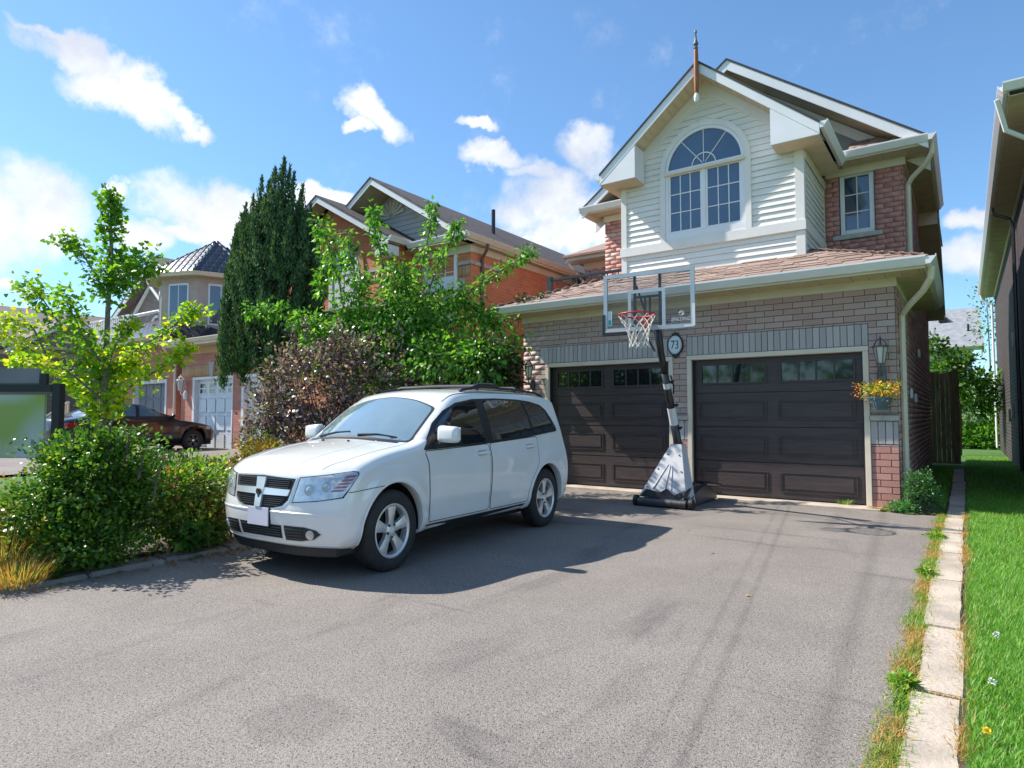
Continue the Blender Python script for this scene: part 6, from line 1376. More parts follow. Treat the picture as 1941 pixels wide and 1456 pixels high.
for l in range(nlev):
    for k in range(npt):
        for dk in ((0, -1) if l % 2 == 0 else (0, 1)): net.tube([npnt(l, k), npnt(l+1, k+dk)], .0045, 5)
net.build('net', mat('net_white', (.62, .59, .54), .8), HP)
MB().tube([npnt(0, 3)+Vector((-.02, 0, 0)), npnt(3, 3)+Vector((-.06, -.02, -.05)), npnt(6, 3)+Vector((-.07, -.02, -.02))], .004, 5).build('loose_strand', MATS['net_white'], HP)

# ------------------------------------------------------------------ plaque, lanterns, basket
pq = thing('house_number_plaque', 'oval white house number plaque reading 73 with a black scrolled edge', 'house number', (-3.86, 10.06, 2.435))
cx_, cz_ = -3.86, 2.435
ell = lambda a, b, n=36: [(cx_+a*math.cos(t), cz_+b*math.sin(t)) for t in np.linspace(0, 2*math.pi, n, endpoint=False)]
MB().prism(ell(.135, .175), 'y', 10.05, 10.085).build('plaque_rim', M_BLACK, pq, bevel=.004); MB().prism(ell(.112, .150), 'y', 10.043, 10.0495).build('plaque_face', mat('enamel_white', (.68, .74, .80), .35), pq)
mb = MB(); mb.tube([(cx_+.118*math.cos(t)*.86, 10.042, cz_+.155*math.sin(t)*.88) for t in np.linspace(0, 2*math.pi, 36)], .0016, 4); mb.build('inner_line', M_BLACK, pq)
sc_ = MB()
for s_ in (-1, 1): sc_.prism([(cx_-.065, cz_+s_*.165), (cx_-.05, cz_+s_*.195), (cx_-.025, cz_+s_*.19), (cx_, cz_+s_*.225), (cx_+.025, cz_+s_*.19), (cx_+.05, cz_+s_*.195), (cx_+.065, cz_+s_*.165)], 'y', 10.055, 10.083)
sc_.build('scroll', M_BLACK, pq, bevel=.004)
letters('73', .20, (cx_, 10.041, cz_-.005), Matrix(((1, 0, 0), (0, 0, -1), (0, 1, 0))), M_BLACK, pq, 'numerals', ext=.0015, sx=.72)
lantern('wall_lantern', 'bronze lantern with a looped crown, above the hanging flower basket', -.915, 10.08, 2.02, 1.15)
lantern('wall_lantern', 'dark lantern on the sunlit brick pier at the left of the left garage door', -6.69, 10.08, 2.02, 1.1, M_BLACKMETAL)
M_POT = mat('pot_slate', (.10, .16, .20), .5, (.075, .125, .16), 6)
fb_ = thing('flower_basket', 'slate blue hanging pot with orange flowers on the wall right of the garage', 'hanging basket', (-.93, 9.93, 1.36))
mb = MB(); mb.lathe([(.001, 1.35), (.085, 1.35), (.095, 1.37), (.135, 1.50), (.142, 1.50), (.142, 1.525), (.132, 1.525), (.125, 1.505), (.001, 1.49)], 20, (-.93, 9.93, 0)); pot = mb.build('pot', M_POT, fb_, smooth=True)
for k in range(20): a = 2*math.pi*k/20; MB().tube([(-.93+.098*math.cos(a), 9.93+.098*math.sin(a), 1.375), (-.93+.135*math.cos(a), 9.93+.135*math.sin(a), 1.495)], .004, 4).build('pot_rib', M_POT, pot)
mb = MB()
for a in (.5, 2.6, 4.7): mb.tube([(-.93+.13*math.cos(a), 9.93+.13*math.sin(a), 1.52), (-.925, 9.96, 1.88)], .003, 4)
mb.build('hanging_cord', M_LEAD, fb_)

# ------------------------------------------------------------------ sign at the left edge
s0 = at(110, 780, 6.0); su = Vector((RT.x, RT.y, 0)); sn = Vector((-su.y, su.x, 0))
SG = thing('yard_sign', 'real estate sign in a black frame with blurred grey panels at the left edge', 'sign', (s0.x, s0.y, 0))
def sb(u0, u1, z0, z1, o0, o1): return MB().add([Vector((s0.x, s0.y, z))+su*u-sn*o for u in (u0, u1) for o in (o0, o1) for z in (z0, z1)], [(0, 1, 3, 2), (4, 6, 7, 5), (0, 4, 5, 1), (2, 3, 7, 6), (0, 2, 6, 4), (1, 5, 7, 3)])
zz = lambda py: CAMZ+(788-py)/1205*6.0
sb(-.04, .04, 0, zz(727), -.035, .035).build('post', M_BLACK, SG, bevel=.004); sb(-1.05, -.95, 0, zz(727), -.04, .04).build('post', M_BLACK, SG, bevel=.004)
sb(-.95, -.046, zz(743), zz(729), -.03, .03).build('cross_bar', M_BLACK, SG, bevel=.003); sb(-.165, -.11, zz(729)+.001, zz(708), -.02, .02).build('hook', M_BLACK, SG)
sb(-.94, -.17, zz(729)+.002, zz(698), -.012, .012).build('top_panel', mat('blur_grey', (.26, .26, .27), .6, (.13, .13, .14), 1.6, detail=1, ramp=(.3, .7)), SG, bevel=.01)
m_ = mat('blur_print', (.52, .58, .60), .6, (.30, .42, .10), 1.6, detail=1, ramp=(.46, .62))
sb(-.94, -.11, zz(868), zz(748), -.012, .012).build('main_panel', m_, SG, bevel=.01)

# ------------------------------------------------------------------ foliage tools
LEAF = {
 'oval': (np.array([(0, 0, 0), (.3, .26, .05), (.3, -.26, .05), (.7, .24, .04), (.7, -.24, .04), (1, 0, -.04)]), [(0, 2, 1), (1, 2, 4), (1, 4, 3), (3, 4, 5)]),
 'point': (np.array([(0, 0, 0), (.28, .25, .06), (.28, -.25, .06), (.62, .17, .0), (.62, -.17, .0), (1, 0, -.14)]), [(0, 2, 1), (1, 2, 4), (1, 4, 3), (3, 4, 5)]),
 'fan': (np.array([(0, 0, 0), (.62, .58, .04), (.92, .30, .0), (.80, 0, .06), (.92, -.30, .0), (.62, -.58, .04)]), [(0, 2, 1), (0, 3, 2), (0, 4, 3), (0, 5, 4)]),
 'lobed': (np.array([(0, 0, 0), (.35, .42, .05), (.55, .16, .03), (1, 0, -.05), (.55, -.16, .03), (.35, -.42, .05)]), [(0, 2, 1), (0, 3, 2), (0, 4, 3), (0, 5, 4)]),
 'needle': (np.array([(0, .09, 0), (0, -.09, 0), (.6, .06, .05), (1, 0, 0)]), [(0, 1, 2), (1, 3, 2)]),
 'blade': (np.array([(0, .5, 0), (0, -.5, 0), (.55, .34, .10), (.55, -.34, .10), (1, 0, .34)]), [(0, 1, 3), (0, 3, 2), (2, 3, 4)]),
}
def unitv(a): return a/(np.linalg.norm(a, axis=1)[:, None]+1e-9)
def leaves(name, pos, axis, size, kind, m, parent, width=1.0, normal=None, label=None, kindp=None):
    T, Fc = LEAF[kind]; n = len(pos); axis = unitv(axis)
    if normal is None: normal = rng.normal(size=(n, 3)); normal[:, 2] = np.abs(normal[:, 2])+.6
    side = unitv(np.cross(normal, axis)); nn = np.cross(axis, side); size = np.broadcast_to(size, (n,)); w = np.broadcast_to(width, (n,))
    V = pos[:, None]+(T[None, :, 0, None]*axis[:, None]+T[None, :, 1, None]*side[:, None]*w[:, None, None]+T[None, :, 2, None]*nn[:, None])*size[:, None, None]
    F = (np.array(Fc)[None]+len(T)*np.arange(n)[:, None, None]).reshape(-1, 3)
    return np_mesh(name, V.reshape(-1, 3), F, m, parent, label=label, kind=kindp)
def spline(P, n):
    P = np.array([tuple(p) for p in P], float); P = np.vstack([2*P[0]-P[1], P, 2*P[-1]-P[-2]]); out = []
    for i in range(1, len(P)-2):
        a, b, c, d = P[i-1], P[i], P[i+1], P[i+2]
        for t in np.linspace(0, 1, n, endpoint=False): out.append(.5*((2*b)+(-a+c)*t+(2*a-5*b+4*c-d)*t*t+(-a+3*b-3*c+d)*t**3))
    out.append(P[-2]); return np.array(out)
def blob(n, c, r, shell=.55, noise=.18, seed=0):
    """points in the outer part of an uneven ellipsoid, with outward directions"""
    g = np.random.default_rng(seed+11); d = unitv(g.normal(size=(n, 3))); rad = (shell+(1-shell)*g.random(n)**.6)
    bump = 1+noise*(np.sin(d[:, 0]*5.1+seed)+np.sin(d[:, 1]*6.3+seed*2)+np.sin(d[:, 2]*7.7+seed*3))*.6+noise*.5*np.sin(d[:, 0]*13+d[:, 2]*11+seed)
    return np.array(c)+d*rad[:, None]*bump[:, None]*np.array(r), d

# ------------------------------------------------------------------ ginkgo
G_GINK = leafmat('ginkgo_leaf', [(0, (.17, .32, .02)), (.4, (.30, .46, .025)), (.7, (.52, .56, .025)), (1, (.74, .54, .03))], .42)
G_GINKG = leafmat('ginkgo_leaf_green', [(0, (.07, .18, .02)), (.6, (.14, .29, .025)), (1, (.27, .40, .03))], .42)
gk = thing('ginkgo_tree', 'young ginkgo with a thin grey trunk and yellow-green fan leaves at the left', 'tree', tuple(at(195, 860, 8.4))[:2]+(.1,))
A_ = lambda px, py, d=0: at(px, py, 8.4+d)
tr = [A_(192, 905), A_(195, 800), A_(200, 700, .02), A_(205, 580), A_(212, 480, -.03), A_(208, 368, .02)]
trs = spline(tr, 8); mb = MB(); mb.tube(trs, list(np.linspace(.062, .008, len(trs))), 9); mb.build('trunk', M_BARK_GY, gk, smooth=True)
gb_ = [  # branches: points, green share, leaf count, spread
 ([A_(196, 800), A_(150, 735, .2), A_(95, 690, .4), A_(48, 655, .5), A_(-10, 625, .6)], 0, 210, .13), ([A_(196, 760), A_(120, 700, -.3), A_(60, 690, -.5), A_(20, 684, -.6)], 0, 130, .10),
 ([A_(198, 740), A_(150, 665, .1), A_(110, 610, .2), A_(75, 560, .3), A_(50, 545, .3)], .75, 330, .17), ([A_(200, 700), A_(160, 640, -.2), A_(135, 590, -.3), A_(115, 560, -.3)], .85, 230, .16),
 ([A_(95, 690, .4), A_(60, 620, .5), A_(20, 605, .6), A_(-15, 612, .7)], 0, 150, .12), ([A_(196, 770), A_(165, 745, .1), A_(140, 735, .2), A_(100, 715, .2)], 0, 110, .11),
 ([A_(206, 570), A_(180, 520, .1), A_(155, 480, .2), A_(135, 462, .2), A_(112, 452, .2)], 1, 180, .13), ([A_(206, 550), A_(235, 525, -.1), A_(262, 505, -.2), A_(290, 497, -.2)], 1, 260, .18),
 ([A_(208, 540), A_(240, 500, .2), A_(262, 490, .2)], 1, 180, .17), ([A_(197, 780), A_(245, 735, -.2), A_(300, 700, -.3), A_(335, 675, -.4), A_(360, 655, -.4)], .1, 230, .10),
 ([A_(199, 720), A_(230, 690, .2), A_(270, 655, .3), A_(320, 625, .4), A_(355, 595, .4), A_(385, 588, .4)], .45, 290, .13), ([A_(200, 700), A_(222, 650, -.2), A_(240, 625, -.2), A_(248, 612, -.2)], .3, 150, .13),
 ([A_(198, 760), A_(220, 720, .2), A_(240, 700, .3), A_(265, 690, .3)], .1, 190, .13), ([A_(212, 500), A_(209, 440), A_(212, 400), A_(208, 368)], 1, 330, .11), ([A_(206, 560), A_(208, 535), A_(212, 500)], 1, 200, .17),
 ([A_(197, 790), A_(215, 770), A_(222, 755)], .1, 110, .12), ([A_(198, 740), A_(185, 700, .1), A_(178, 660, .1)], .4, 150, .14), ([A_(196, 800), A_(180, 790), A_(160, 770)], .05, 80, .1)]
wood = MB(); LP = [[], []]; LA = [[], []]
for pts, gs, n, sp_ in gb_:
    n = int(n*1.7)
    s = spline(pts, 8); wood.tube(s, list(np.linspace(.018, .004, len(s))), 6)
    t = rng.random(n)**.8*(len(s)-1); i = np.minimum(t.astype(int), len(s)-2); p = s[i]*(1-(t-i))[:, None]+s[i+1]*(t-i)[:, None]
    off = rng.normal(size=(n, 3))*sp_*.55*np.array([1, 1, .85]); isg = rng.random(n) < gs
    ax = off+np.array([0, 0, -.02])+rng.normal(size=(n, 3))*.08
    for k, mk in ((0, ~isg), (1, isg)): LP[k].append((p+off)[mk]); LA[k].append(ax[mk])
wood.build('branch', M_BARK_GY, gk, smooth=True)
for k, m_ in ((0, G_GINK), (1, G_GINKG)):
    P, X_ = np.vstack(LP[k]), np.vstack(LA[k]); leaves('crown', P, X_, rng.uniform(.046, .078, len(P)), 'fan', m_, gk)

# ------------------------------------------------------------------ conifer
M_CON = leafmat('juniper', [(0, (.04, .085, .045)), (.6, (.075, .14, .06)), (1, (.17, .27, .08))], .12, .7, .25)
cn = thing('conifer_tree', 'tall dark juniper with upright ragged tips in front of the neighbours', 'tree', tuple(at(515, 760, 14.3))[:2]+(.27,))
c0 = at(515, 700, 14.3); M14 = 14.3/1205; mb = MB(); mb.tube([at(515, 860, 14.3), at(518, 700, 14.3), at(524, 450, 14.3), at(538, 320, 14.3)], [.16, .13, .07, .01], 8); mb.build('trunk', M_BARK, cn, smooth=True)
prof_c = [(300, 4), (340, 12), (380, 52), (420, 78), (470, 90), (520, 100), (570, 104), (620, 106), (650, 98), (690, 62), (705, 20)]
def hw(py): return np.interp(py, [p[0] for p in prof_c], [p[1] for p in prof_c])
def hcx(py): return np.interp(py, (300, 400, 690), (540, 526, 508))
P, AX = [], []
tips = [(540, 302), (522, 318), (558, 330), (497, 336), (480, 372), (575, 350), (466, 388), (590, 385), (511, 345), (450, 430), (600, 420), (440, 470), (605, 450), (550, 318), (432, 520), (424, 570), (610, 500), (565, 390), (490, 400), (530, 360), (505, 380), (585, 410), (455, 450), (420, 620), (430, 600), (612, 540)]
for k in range(330):
    if k < len(tips): tx_, ty_ = tips[k]; dd = rng.uniform(-.5, .3)*(ty_-290)/120
    else:
        ty_ = 365+300*rng.random()**.85; w_ = hw(ty_); ang = rng.uniform(0, 2*math.pi); rr = math.sqrt(rng.uniform(.35, 1)); tx_ = hcx(ty_)+w_*rr*math.cos(ang)*.97; dd = w_*rr*math.sin(ang)*M14
    L = rng.uniform(32, 72) if k >= len(tips) else rng.uniform(80, 130)
    bx_ = hcx(ty_+L)+(tx_-hcx(ty_))*(.80 if k >= len(tips) else .93); n = 330 if k >= len(tips) else 640
    t = rng.random(n)**.85; wdt = (2.8+8.2*np.sqrt(t))*np.minimum(1, t*3+.15); px = tx_+(bx_-tx_)*t+rng.normal(size=n)*wdt*.5; py = ty_+L*t+rng.normal(size=n)*3; dp = 14.3+dd*(.9+.1*t)+rng.normal(size=n)*wdt*.5*M14
    d = np.array([tuple(at(a, b, c)) for a, b, c in zip(px, py, dp)]); P.append(d)
    ax = rng.normal(size=(n, 3))*.45; ax[:, 2] = np.abs(ax[:, 2])*.6+.85; AX.append(ax)
P, AX = np.vstack(P), np.vstack(AX); leaves('crown', P, AX, rng.uniform(.05, .11, len(P)), 'needle', M_CON, cn, width=2.2, normal=rng.normal(size=(len(P), 3)))

# ------------------------------------------------------------------ bright green tree with long arching shoots
M_MUL = leafmat('bright_leaf', [(0, (.035, .105, .022)), (.35, (.085, .22, .035)), (.75, (.16, .36, .05)), (1, (.30, .46, .07))], .38, .35, .3)
mu = thing('cherry_tree', 'bright green leafy tree with long arching shoots between the two houses', 'tree', tuple(at(720, 860, 10.6))[:2]+(.05,))
Q = lambda px, py, d=0: at(px, py, 10.6+d)
mb = MB(); mb.tube(spline([Q(712, 905), Q(715, 800), Q(722, 720), Q(730, 650)], 6), list(np.linspace(.09, .05, 19)), 9); mb.build('trunk', M_BARK, mu, smooth=True)
shoots = [([(725, 700), (740, 600), (725, 500), (712, 440), (706, 392)], 260, .10), ([(725, 690), (770, 590), (800, 500), (815, 430), (820, 385)], 260, .10), ([(730, 680), (800, 580), (830, 500), (858, 450), (868, 418)], 250, .10),
 ([(735, 680), (820, 600), (880, 560), (940, 520), (985, 490), (1012, 474)], 330, .10), ([(715, 700), (660, 610), (640, 520), (620, 460), (605, 418)], 300, .13), ([(700, 700), (620, 620), (560, 600), (510, 590), (468, 588)], 330, .11),
 ([(700, 720), (640, 650), (590, 620), (560, 610)], 260, .16), ([(720, 700), (690, 600), (668, 500), (655, 440)], 280, .13), ([(730, 700), (790, 640), (860, 610), (920, 600), (975, 630)], 420, .20), ([(730, 700), (780, 600), (770, 540), (765, 500)], 300, .16),
 ([(730, 700), (700, 640), (680, 570), (690, 520)], 320, .2), ([(740, 700), (850, 660), (920, 650), (990, 655)], 420, .20), ([(700, 700), (650, 680), (610, 660), (575, 650)], 300, .2), ([(740, 700), (800, 620), (850, 570), (880, 560)], 330, .2),
 ([(740, 690), (900, 640), (960, 600), (995, 560)], 0, .1), ([(725, 690), (735, 600), (745, 560), (750, 520)], 320, .22), ([(730, 720), (800, 690), (880, 700), (950, 690)], 420, .26), ([(700, 730), (640, 700), (620, 690), (600, 690)], 260, .2),
 ([(730, 650), (760, 640), (820, 650), (850, 640)], 420, .3), ([(730, 660), (690, 640), (660, 630), (650, 610)], 380, .28), ([(640, 520), (625, 500), (612, 520), (608, 560)], 170, .09), ([(868, 560), (905, 590), (925, 600), (935, 610)], 200, .14)]
wood = MB(); P, AX = [], []
for pts, n, sp_ in shoots:
    if n == 0: continue
    dd = rng.uniform(-.9, .5); s = spline([Q(a, b, dd*i/(len(pts)-1)) for i, (a, b) in enumerate(pts)], 8); wood.tube(s, list(np.linspace(.022, .005, len(s))), 6)
    n = int(n*1.8); t = rng.random(n)**.9*(len(s)-1); i = np.minimum(t.astype(int), len(s)-2); p = s[i]*(1-(t-i))[:, None]+s[i+1]*(t-i)[:, None]
    taper = (1.0-.35*(t/(len(s)-1)))[:, None]; off = rng.normal(size=(n, 3))*sp_*.75*taper
    ax = off*2/sp_+rng.normal(size=(n, 3))*.5+np.array([0, 0, -1.0]); P.append(p+off); AX.append(ax)
wood.build('branch', M_BARK, mu, smooth=True)
for sd_, (px, py, dd, rx, rz, n) in enumerate(((740, 680, -.4, .85, .62, 1900), (850, 690, -.9, .75, .5, 1700), (640, 650, -.2, .6, .45, 1000), (770, 610, -.3, .6, .5, 1000), (910, 690, -1.3, .42, .42, 900), (700, 620, -.1, .5, .4, 800))):
    p, d = blob(n, Q(px, py, dd), (rx, rx, rz), .3, .2, sd_); P.append(p); AX.append(d+rng.normal(size=d.shape)*.5+np.array([0, 0, -.6]))
P, AX = np.vstack(P), np.vstack(AX); leaves('crown', P, AX, rng.uniform(.062, .118, len(P)), 'point', M_MUL, mu)

# ------------------------------------------------------------------ shrubs
def shrub(name, label, base, blobs, m, size, kind='oval', stems=9, cat='shrub', sm=None, width=1.0, droop=0.0, shoots=(), mix=()):
    t = thing(name, label, cat, tuple(base)); mb = MB(); P, AX = [], []
    for i, (c, r, n, sh, no) in enumerate(blobs):
        p, d = blob(n, c, r, sh, no, i*7+int(abs(base[0])*10)); P.append(p); AX.append(d+rng.normal(size=d.shape)*.55+np.array([0, 0, .15-droop]))
        for k in range(stems):
            q = p[rng.integers(len(p))]; b = np.array(base)+rng.normal(size=3)*np.array([.08, .08, 0]); mid = b*.5+q*.5+rng.normal(size=3)*.05; mb.tube([b, mid, b+(q-b)*.92], [.014, .009, .004], 5)
    for pts, n, sp_ in shoots:
        s = spline(pts, 6); mb.tube(s, list(np.linspace(.012, .004, len(s))), 5); tt = rng.random(n)*(len(s)-1); i = np.minimum(tt.astype(int), len(s)-2); p = s[i]*(1-(tt-i))[:, None]+s[i+1]*(tt-i)[:, None]
        off = rng.normal(size=(n, 3))*sp_; P.append(p+off); AX.append(off*3+rng.normal(size=(n, 3))*.3+np.array([0, 0, .3]))
    mb.build('stem', sm or M_BARK, t); P, AX = np.vstack(P), np.vstack(AX)
    keep = P[:, 2] > .02; P, AX = P[keep], AX[keep]
    r = rng.random(len(P))*(1+.0*P[:, 0]); lo_ = 0.0; cl = .5+.5*np.sin(P[:, 0]*7+P[:, 1]*5)*np.sin(P[:, 2]*9+P[:, 1]*4)
    for mm, sh in mix:
        k = (r >= lo_) & (r < lo_+sh*2*cl); leaves('foliage', P[k], AX[k], rng.uniform(size*.7, size*1.25, k.sum()), kind, mm, t, width=width); r[k] = 9; lo_ += 0
    k = r < 5; leaves('foliage', P[k], AX[k], rng.uniform(size*.7, size*1.25, k.sum()), kind, m, t, width=width); return t
M_PUR2 = leafmat('dark_leaf', [(0, (.025, .04, .018)), (.5, (.06, .085, .03)), (.8, (.10, .07, .05)), (1, (.16, .20, .07))], .2, .4, .3)
M_PUR = leafmat('plum_leaf', [(0, (.055, .03, .045)), (.35, (.16, .08, .11)), (.68, (.36, .24, .29)), (.86, (.46, .38, .42)), (1, (.14, .24, .06))], .22, .3, .3)  # pale lilac stops put the sky glints on glossy leaves into the colour
U = lambda px, py, d: tuple(at(px, py, d))
shrub('plum_shrub', 'purple-leaved plum shrub spreading behind the white suv', U(640, 920, 9.4)[:2]+(.03,), [
    (U(600, 735, 9.4), (.78, .7, .68), 3000, .45, .2), (U(700, 735, 9.6), (.85, .7, .75), 2800, .45, .2), (U(530, 775, 9.2), (.42, .5, .42), 1300, .35, .25), (U(655, 665, 9.6), (.45, .4, .36), 900, .3, .3), (U(820, 745, 9.9), (.7, .6, .55), 1600, .4, .2), (U(560, 690, 9.3), (.35, .4, .3), 600, .2, .3), (U(600, 830, 9.1), (.75, .5, .42), 2200, .4, .2), (U(490, 830, 9.2), (.25, .3, .3), 500, .3, .2)],
    M_PUR, .062, 'oval', 10, mix=((M_PUR2, .12),), shoots=[([U(620, 700, 9.4), U(630, 650, 9.4), U(640, 612, 9.4)], 60, .05), ([U(580, 700, 9.4), U(560, 660, 9.3), U(545, 628, 9.3)], 60, .05), ([U(560, 760, 9.3), U(500, 770, 9.2), U(462, 740, 9.1)], 90, .06), ([U(540, 790, 9.2), U(490, 800, 9.1), U(468, 815, 9.1)], 70, .06), ([U(610, 690, 9.4), U(585, 640, 9.4), U(578, 610, 9.4)], 50, .05)])
M_PUR2_ = leafmat('dark_leaf', [(0, (0.024, 0.038, 0.019)), (.5, (0.054, 0.074, 0.030)), (.8, (0.095, 0.061, 0.047)), (1, (0.135, 0.176, 0.068))], .2, .35, .3)
shrub('dark_shrub', 'dark green and maroon shrub against the left corner of the garage', U(925, 905, 9.5)[:2]+(.03,), [(U(925, 715, 9.5), (.5, .45, .55), 2300, .4, .2), (U(960, 700, 9.6), (.22, .3, .42), 1100, .4, .25), (U(880, 770, 9.6), (.6, .5, .4), 1200, .4, .2)], M_PUR2, .07, 'oval', 8)
M_GR1 = leafmat('hedge_leaf', [(0, (0.025, 0.077, 0.017)), (.5, (0.053, 0.140, 0.025)), (.85, (0.112, 0.238, 0.028)), (1, (0.280, 0.364, 0.042))], .3, .35, .3)
M_GR2 = leafmat('light_leaf', [(0, (0.054, 0.135, 0.020)), (.5, (0.121, 0.243, 0.027)), (.85, (0.230, 0.338, 0.041)), (1, (0.432, 0.351, 0.068))], .35, .45)
M_AUT = leafmat('turning_leaf', [(0, (0.135, 0.189, 0.027)), (.45, (0.297, 0.270, 0.041)), (.75, (0.459, 0.216, 0.054)), (1, (0.405, 0.095, 0.041))], .35, .5)
M_RUST = leafmat('rust_leaf', [(0, (0.068, 0.121, 0.027)), (.4, (0.189, 0.135, 0.047)), (.75, (0.324, 0.121, 0.047)), (1, (0.270, 0.068, 0.041))], .3, .6)
shrub('leafy_shrub', 'big rounded green shrub at the front of the bed, below the ginkgo', U(170, 1075, 5.5)[:2]+(.02,), [
    (U(175, 905, 5.5), (.48, .48, .38), 6800, .35, .32), (U(90, 975, 5.3), (.36, .4, .33), 3600, .35, .34), (U(235, 950, 5.6), (.38, .42, .40), 3900, .35, .32), (U(200, 835, 5.55), (.22, .2, .13), 900, .2, .4), (U(120, 870, 5.4), (.2, .2, .14), 800, .2, .4), (U(150, 1020, 5.3), (.55, .4, .30), 4800, .4, .15)],
    M_GR1, .042, 'oval', 14, mix=((M_GR2, .22), (M_RUST, .05)), shoots=[([U(a, b+70, 5.45), U(a+dx, b+25, 5.45), U(a+2*dx, b, 5.45)], 26, .03) for a, b, dx in ((130, 812, -6), (165, 795, 3), (205, 790, 4), (235, 812, 8), (95, 850, -8), (60, 895, -10), (262, 838, 10), (290, 880, 8), (150, 800, 0))])
shrub('rusty_perennial', 'orange and green seeding perennial at the left edge behind the dry grass', U(15, 1060, 5.3)[:2]+(.02,), [(U(15, 985, 5.3), (.20, .25, .32), 1500, .2, .3)], M_AUT, .03, 'point', 10, cat='plant')
shrub('leafy_shrub', 'lower mixed shrub with yellow and rusty leaves beside the front of the white suv', U(370, 1030, 6.1)[:2]+(.02,), [
    (U(345, 915, 6.2), (.43, .45, .26), 2500, .3, .36), (U(410, 930, 6.5), (.33, .4, .28), 1500, .3, .36), (U(300, 960, 5.9), (.32, .4, .35), 1600, .4, .2), (U(370, 990, 6.1), (.45, .35, .22), 1800, .4, .2)],
    M_GR2, .05, 'oval', 12, width=.9, mix=((M_RUST, .16), (M_GR1, .25), (M_AUT, .10)))
shrub('rusty_perennial', 'reddish brown dying perennial beside the bumper of the white suv', U(415, 1035, 6.2)[:2]+(.02,), [(U(412, 985, 6.15), (.14, .2, .19), 420, .2, .3), (U(400, 950, 6.3), (.2, .2, .14), 260, .2, .3)], M_RUST, .045, 'oval', 6, cat='plant')
shrub('broadleaf_plant', 'low plant with broad dark green leaves at the kerb, under the mixed shrub', U(372, 1030, 5.9)[:2]+(.02,), [(U(372, 1015, 5.85), (.20, .2, .10), 75, .3, .2)], M_GR1, .13, 'lobed', 4, cat='plant')
shrub('broadleaf_plant', 'low broad-leaved plant at the kerb foot of the big green shrub', U(90, 1100, 4.9)[:2]+(.02,), [(U(88, 1082, 4.9), (.16, .16, .09), 70, .3, .2)], M_GR1, .11, 'lobed', 4, cat='plant')
shrub('autumn_shrub', 'yellow and orange turning shrub behind the bonnet of the white suv', U(500, 905, 8.0)[:2]+(.05,), [(U(498, 865, 8.0), (.26, .3, .2), 1000, .4, .3), (U(455, 885, 8.2), (.25, .3, .12), 500, .4, .3)], M_AUT, .05, 'oval', 7)
shrub('autumn_shrub', 'green and yellow shrub in front of the brick pier between the white garage doors', U(492, 890, 9.5)[:2]+(.08,), [(U(495, 850, 9.5), (.28, .3, .24), 1000, .4, .25)], M_GR2, .05, 'oval', 6)
shrub('leafy_shrub', 'light green shrub strip in front of the dark saloon, along the neighbouring drive', U(300, 925, 8.3)[:2]+(.08,), [(U(330, 885, 8.2), (.6, .4, .16), 1700, .3, .3), (U(260, 885, 8.0), (.4, .4, .2), 1000, .3, .3), (U(395, 885, 8.4), (.4, .4, .13), 800, .3, .3)], M_GR2, .05, 'point', 9)
# red bloom on the light shrub
bl = thing('red_flower', 'single red bloom above the light green shrub strip in front of the dark saloon', 'flower', U(265, 842, 7.9)); p, d = blob(40, U(265, 840, 7.9), (.03, .03, .03), .2, .1, 3); leaves('petals', p, d, .035, 'oval', mat('petal_red', (.5, .01, .02), .5), bl); MB().tube([U(265, 842, 7.9), U(268, 900, 7.9)], .005, 5).build('stem', M_BARK, bl)
# dry orange grass at the left edge
def tuft(name, label, c, n, r, h, m, cat='grass clump', w=.012, out=.5, el=1.0):
    t = thing(name, label, cat, tuple(c)); a = rng.uniform(0, 2*math.pi, n); q = np.sqrt(rng.random(n))*r; pos = np.stack([c[0]+q*np.cos(a), c[1]+q*np.sin(a)*el, np.full(n, c[2])], 1)
    ax = np.stack([np.cos(a)*out*rng.random(n), np.sin(a)*out*rng.random(n), np.ones(n)], 1)+rng.normal(size=(n, 3))*.15; hh = rng.uniform(.5, 1, n)*h
    leaves('blades', pos, ax, hh, 'blade', m, t, width=w/hh, normal=np.stack([np.cos(a), np.sin(a), np.full(n, .2)], 1)); return t
M_DRY = leafmat('dry_blade', [(0, (0.162, 0.216, 0.041)), (.4, (0.405, 0.297, 0.081)), (.8, (0.567, 0.324, 0.121)), (1, (0.608, 0.203, 0.068))], .3, .7)
tuft('ornamental_grass', 'dry orange and green grass clump at the left edge of the photo', U(2, 1090, 5.0)[:2]+(.02,), 520, .22, .50, M_DRY, w=.006); tuft('ornamental_grass', 'shorter orange dried clump left of the big green shrub, near the gravel', U(30, 1115, 4.7)[:2]+(.02,), 420, .2, .26, M_DRY, w=.007)
# small white stones where the bed meets the drive at the left
sp = []
for k in range(260):
    p = at(rng.uniform(-60, 75), rng.uniform(1082, 1118), 1); d = Vector(p)-Vector((0, 0, CAMZ)); q = Vector((0, 0, CAMZ))+d*(CAMZ/-d.z); s_ = rng.uniform(.012, .028)
    sp.append((Matrix.Translation((q.x, q.y, .025+s_*.3)) @ Matrix.Rotation(rng.uniform(0, 3), 4, 'Z') @ Matrix.Diagonal((s_*1.4, s_, s_*.7, 1)), 0, 0))
gm_ = mat('pebble', (.42, .41, .40), .85, (.26, .26, .26), 30, vary=.3)
A2 = np.array([np.array(x[0]) for x in sp]); um = unit_mesh(gm_, .5); cv = np.array([tuple(v.co) for v in um.vertices]); cf = [tuple(p.vertices) for p in um.polygons]
V = (np.einsum('nij,kj->nki', A2[:, :3, :3], cv)+A2[:, None, :3, 3]).reshape(-1, 3); me = bpy.data.meshes.new('gravel'); me.from_pydata([tuple(v) for v in V], [], [tuple(i+len(cv)*k for i in f) for k in range(len(sp)) for f in cf]); me.materials.append(gm_)
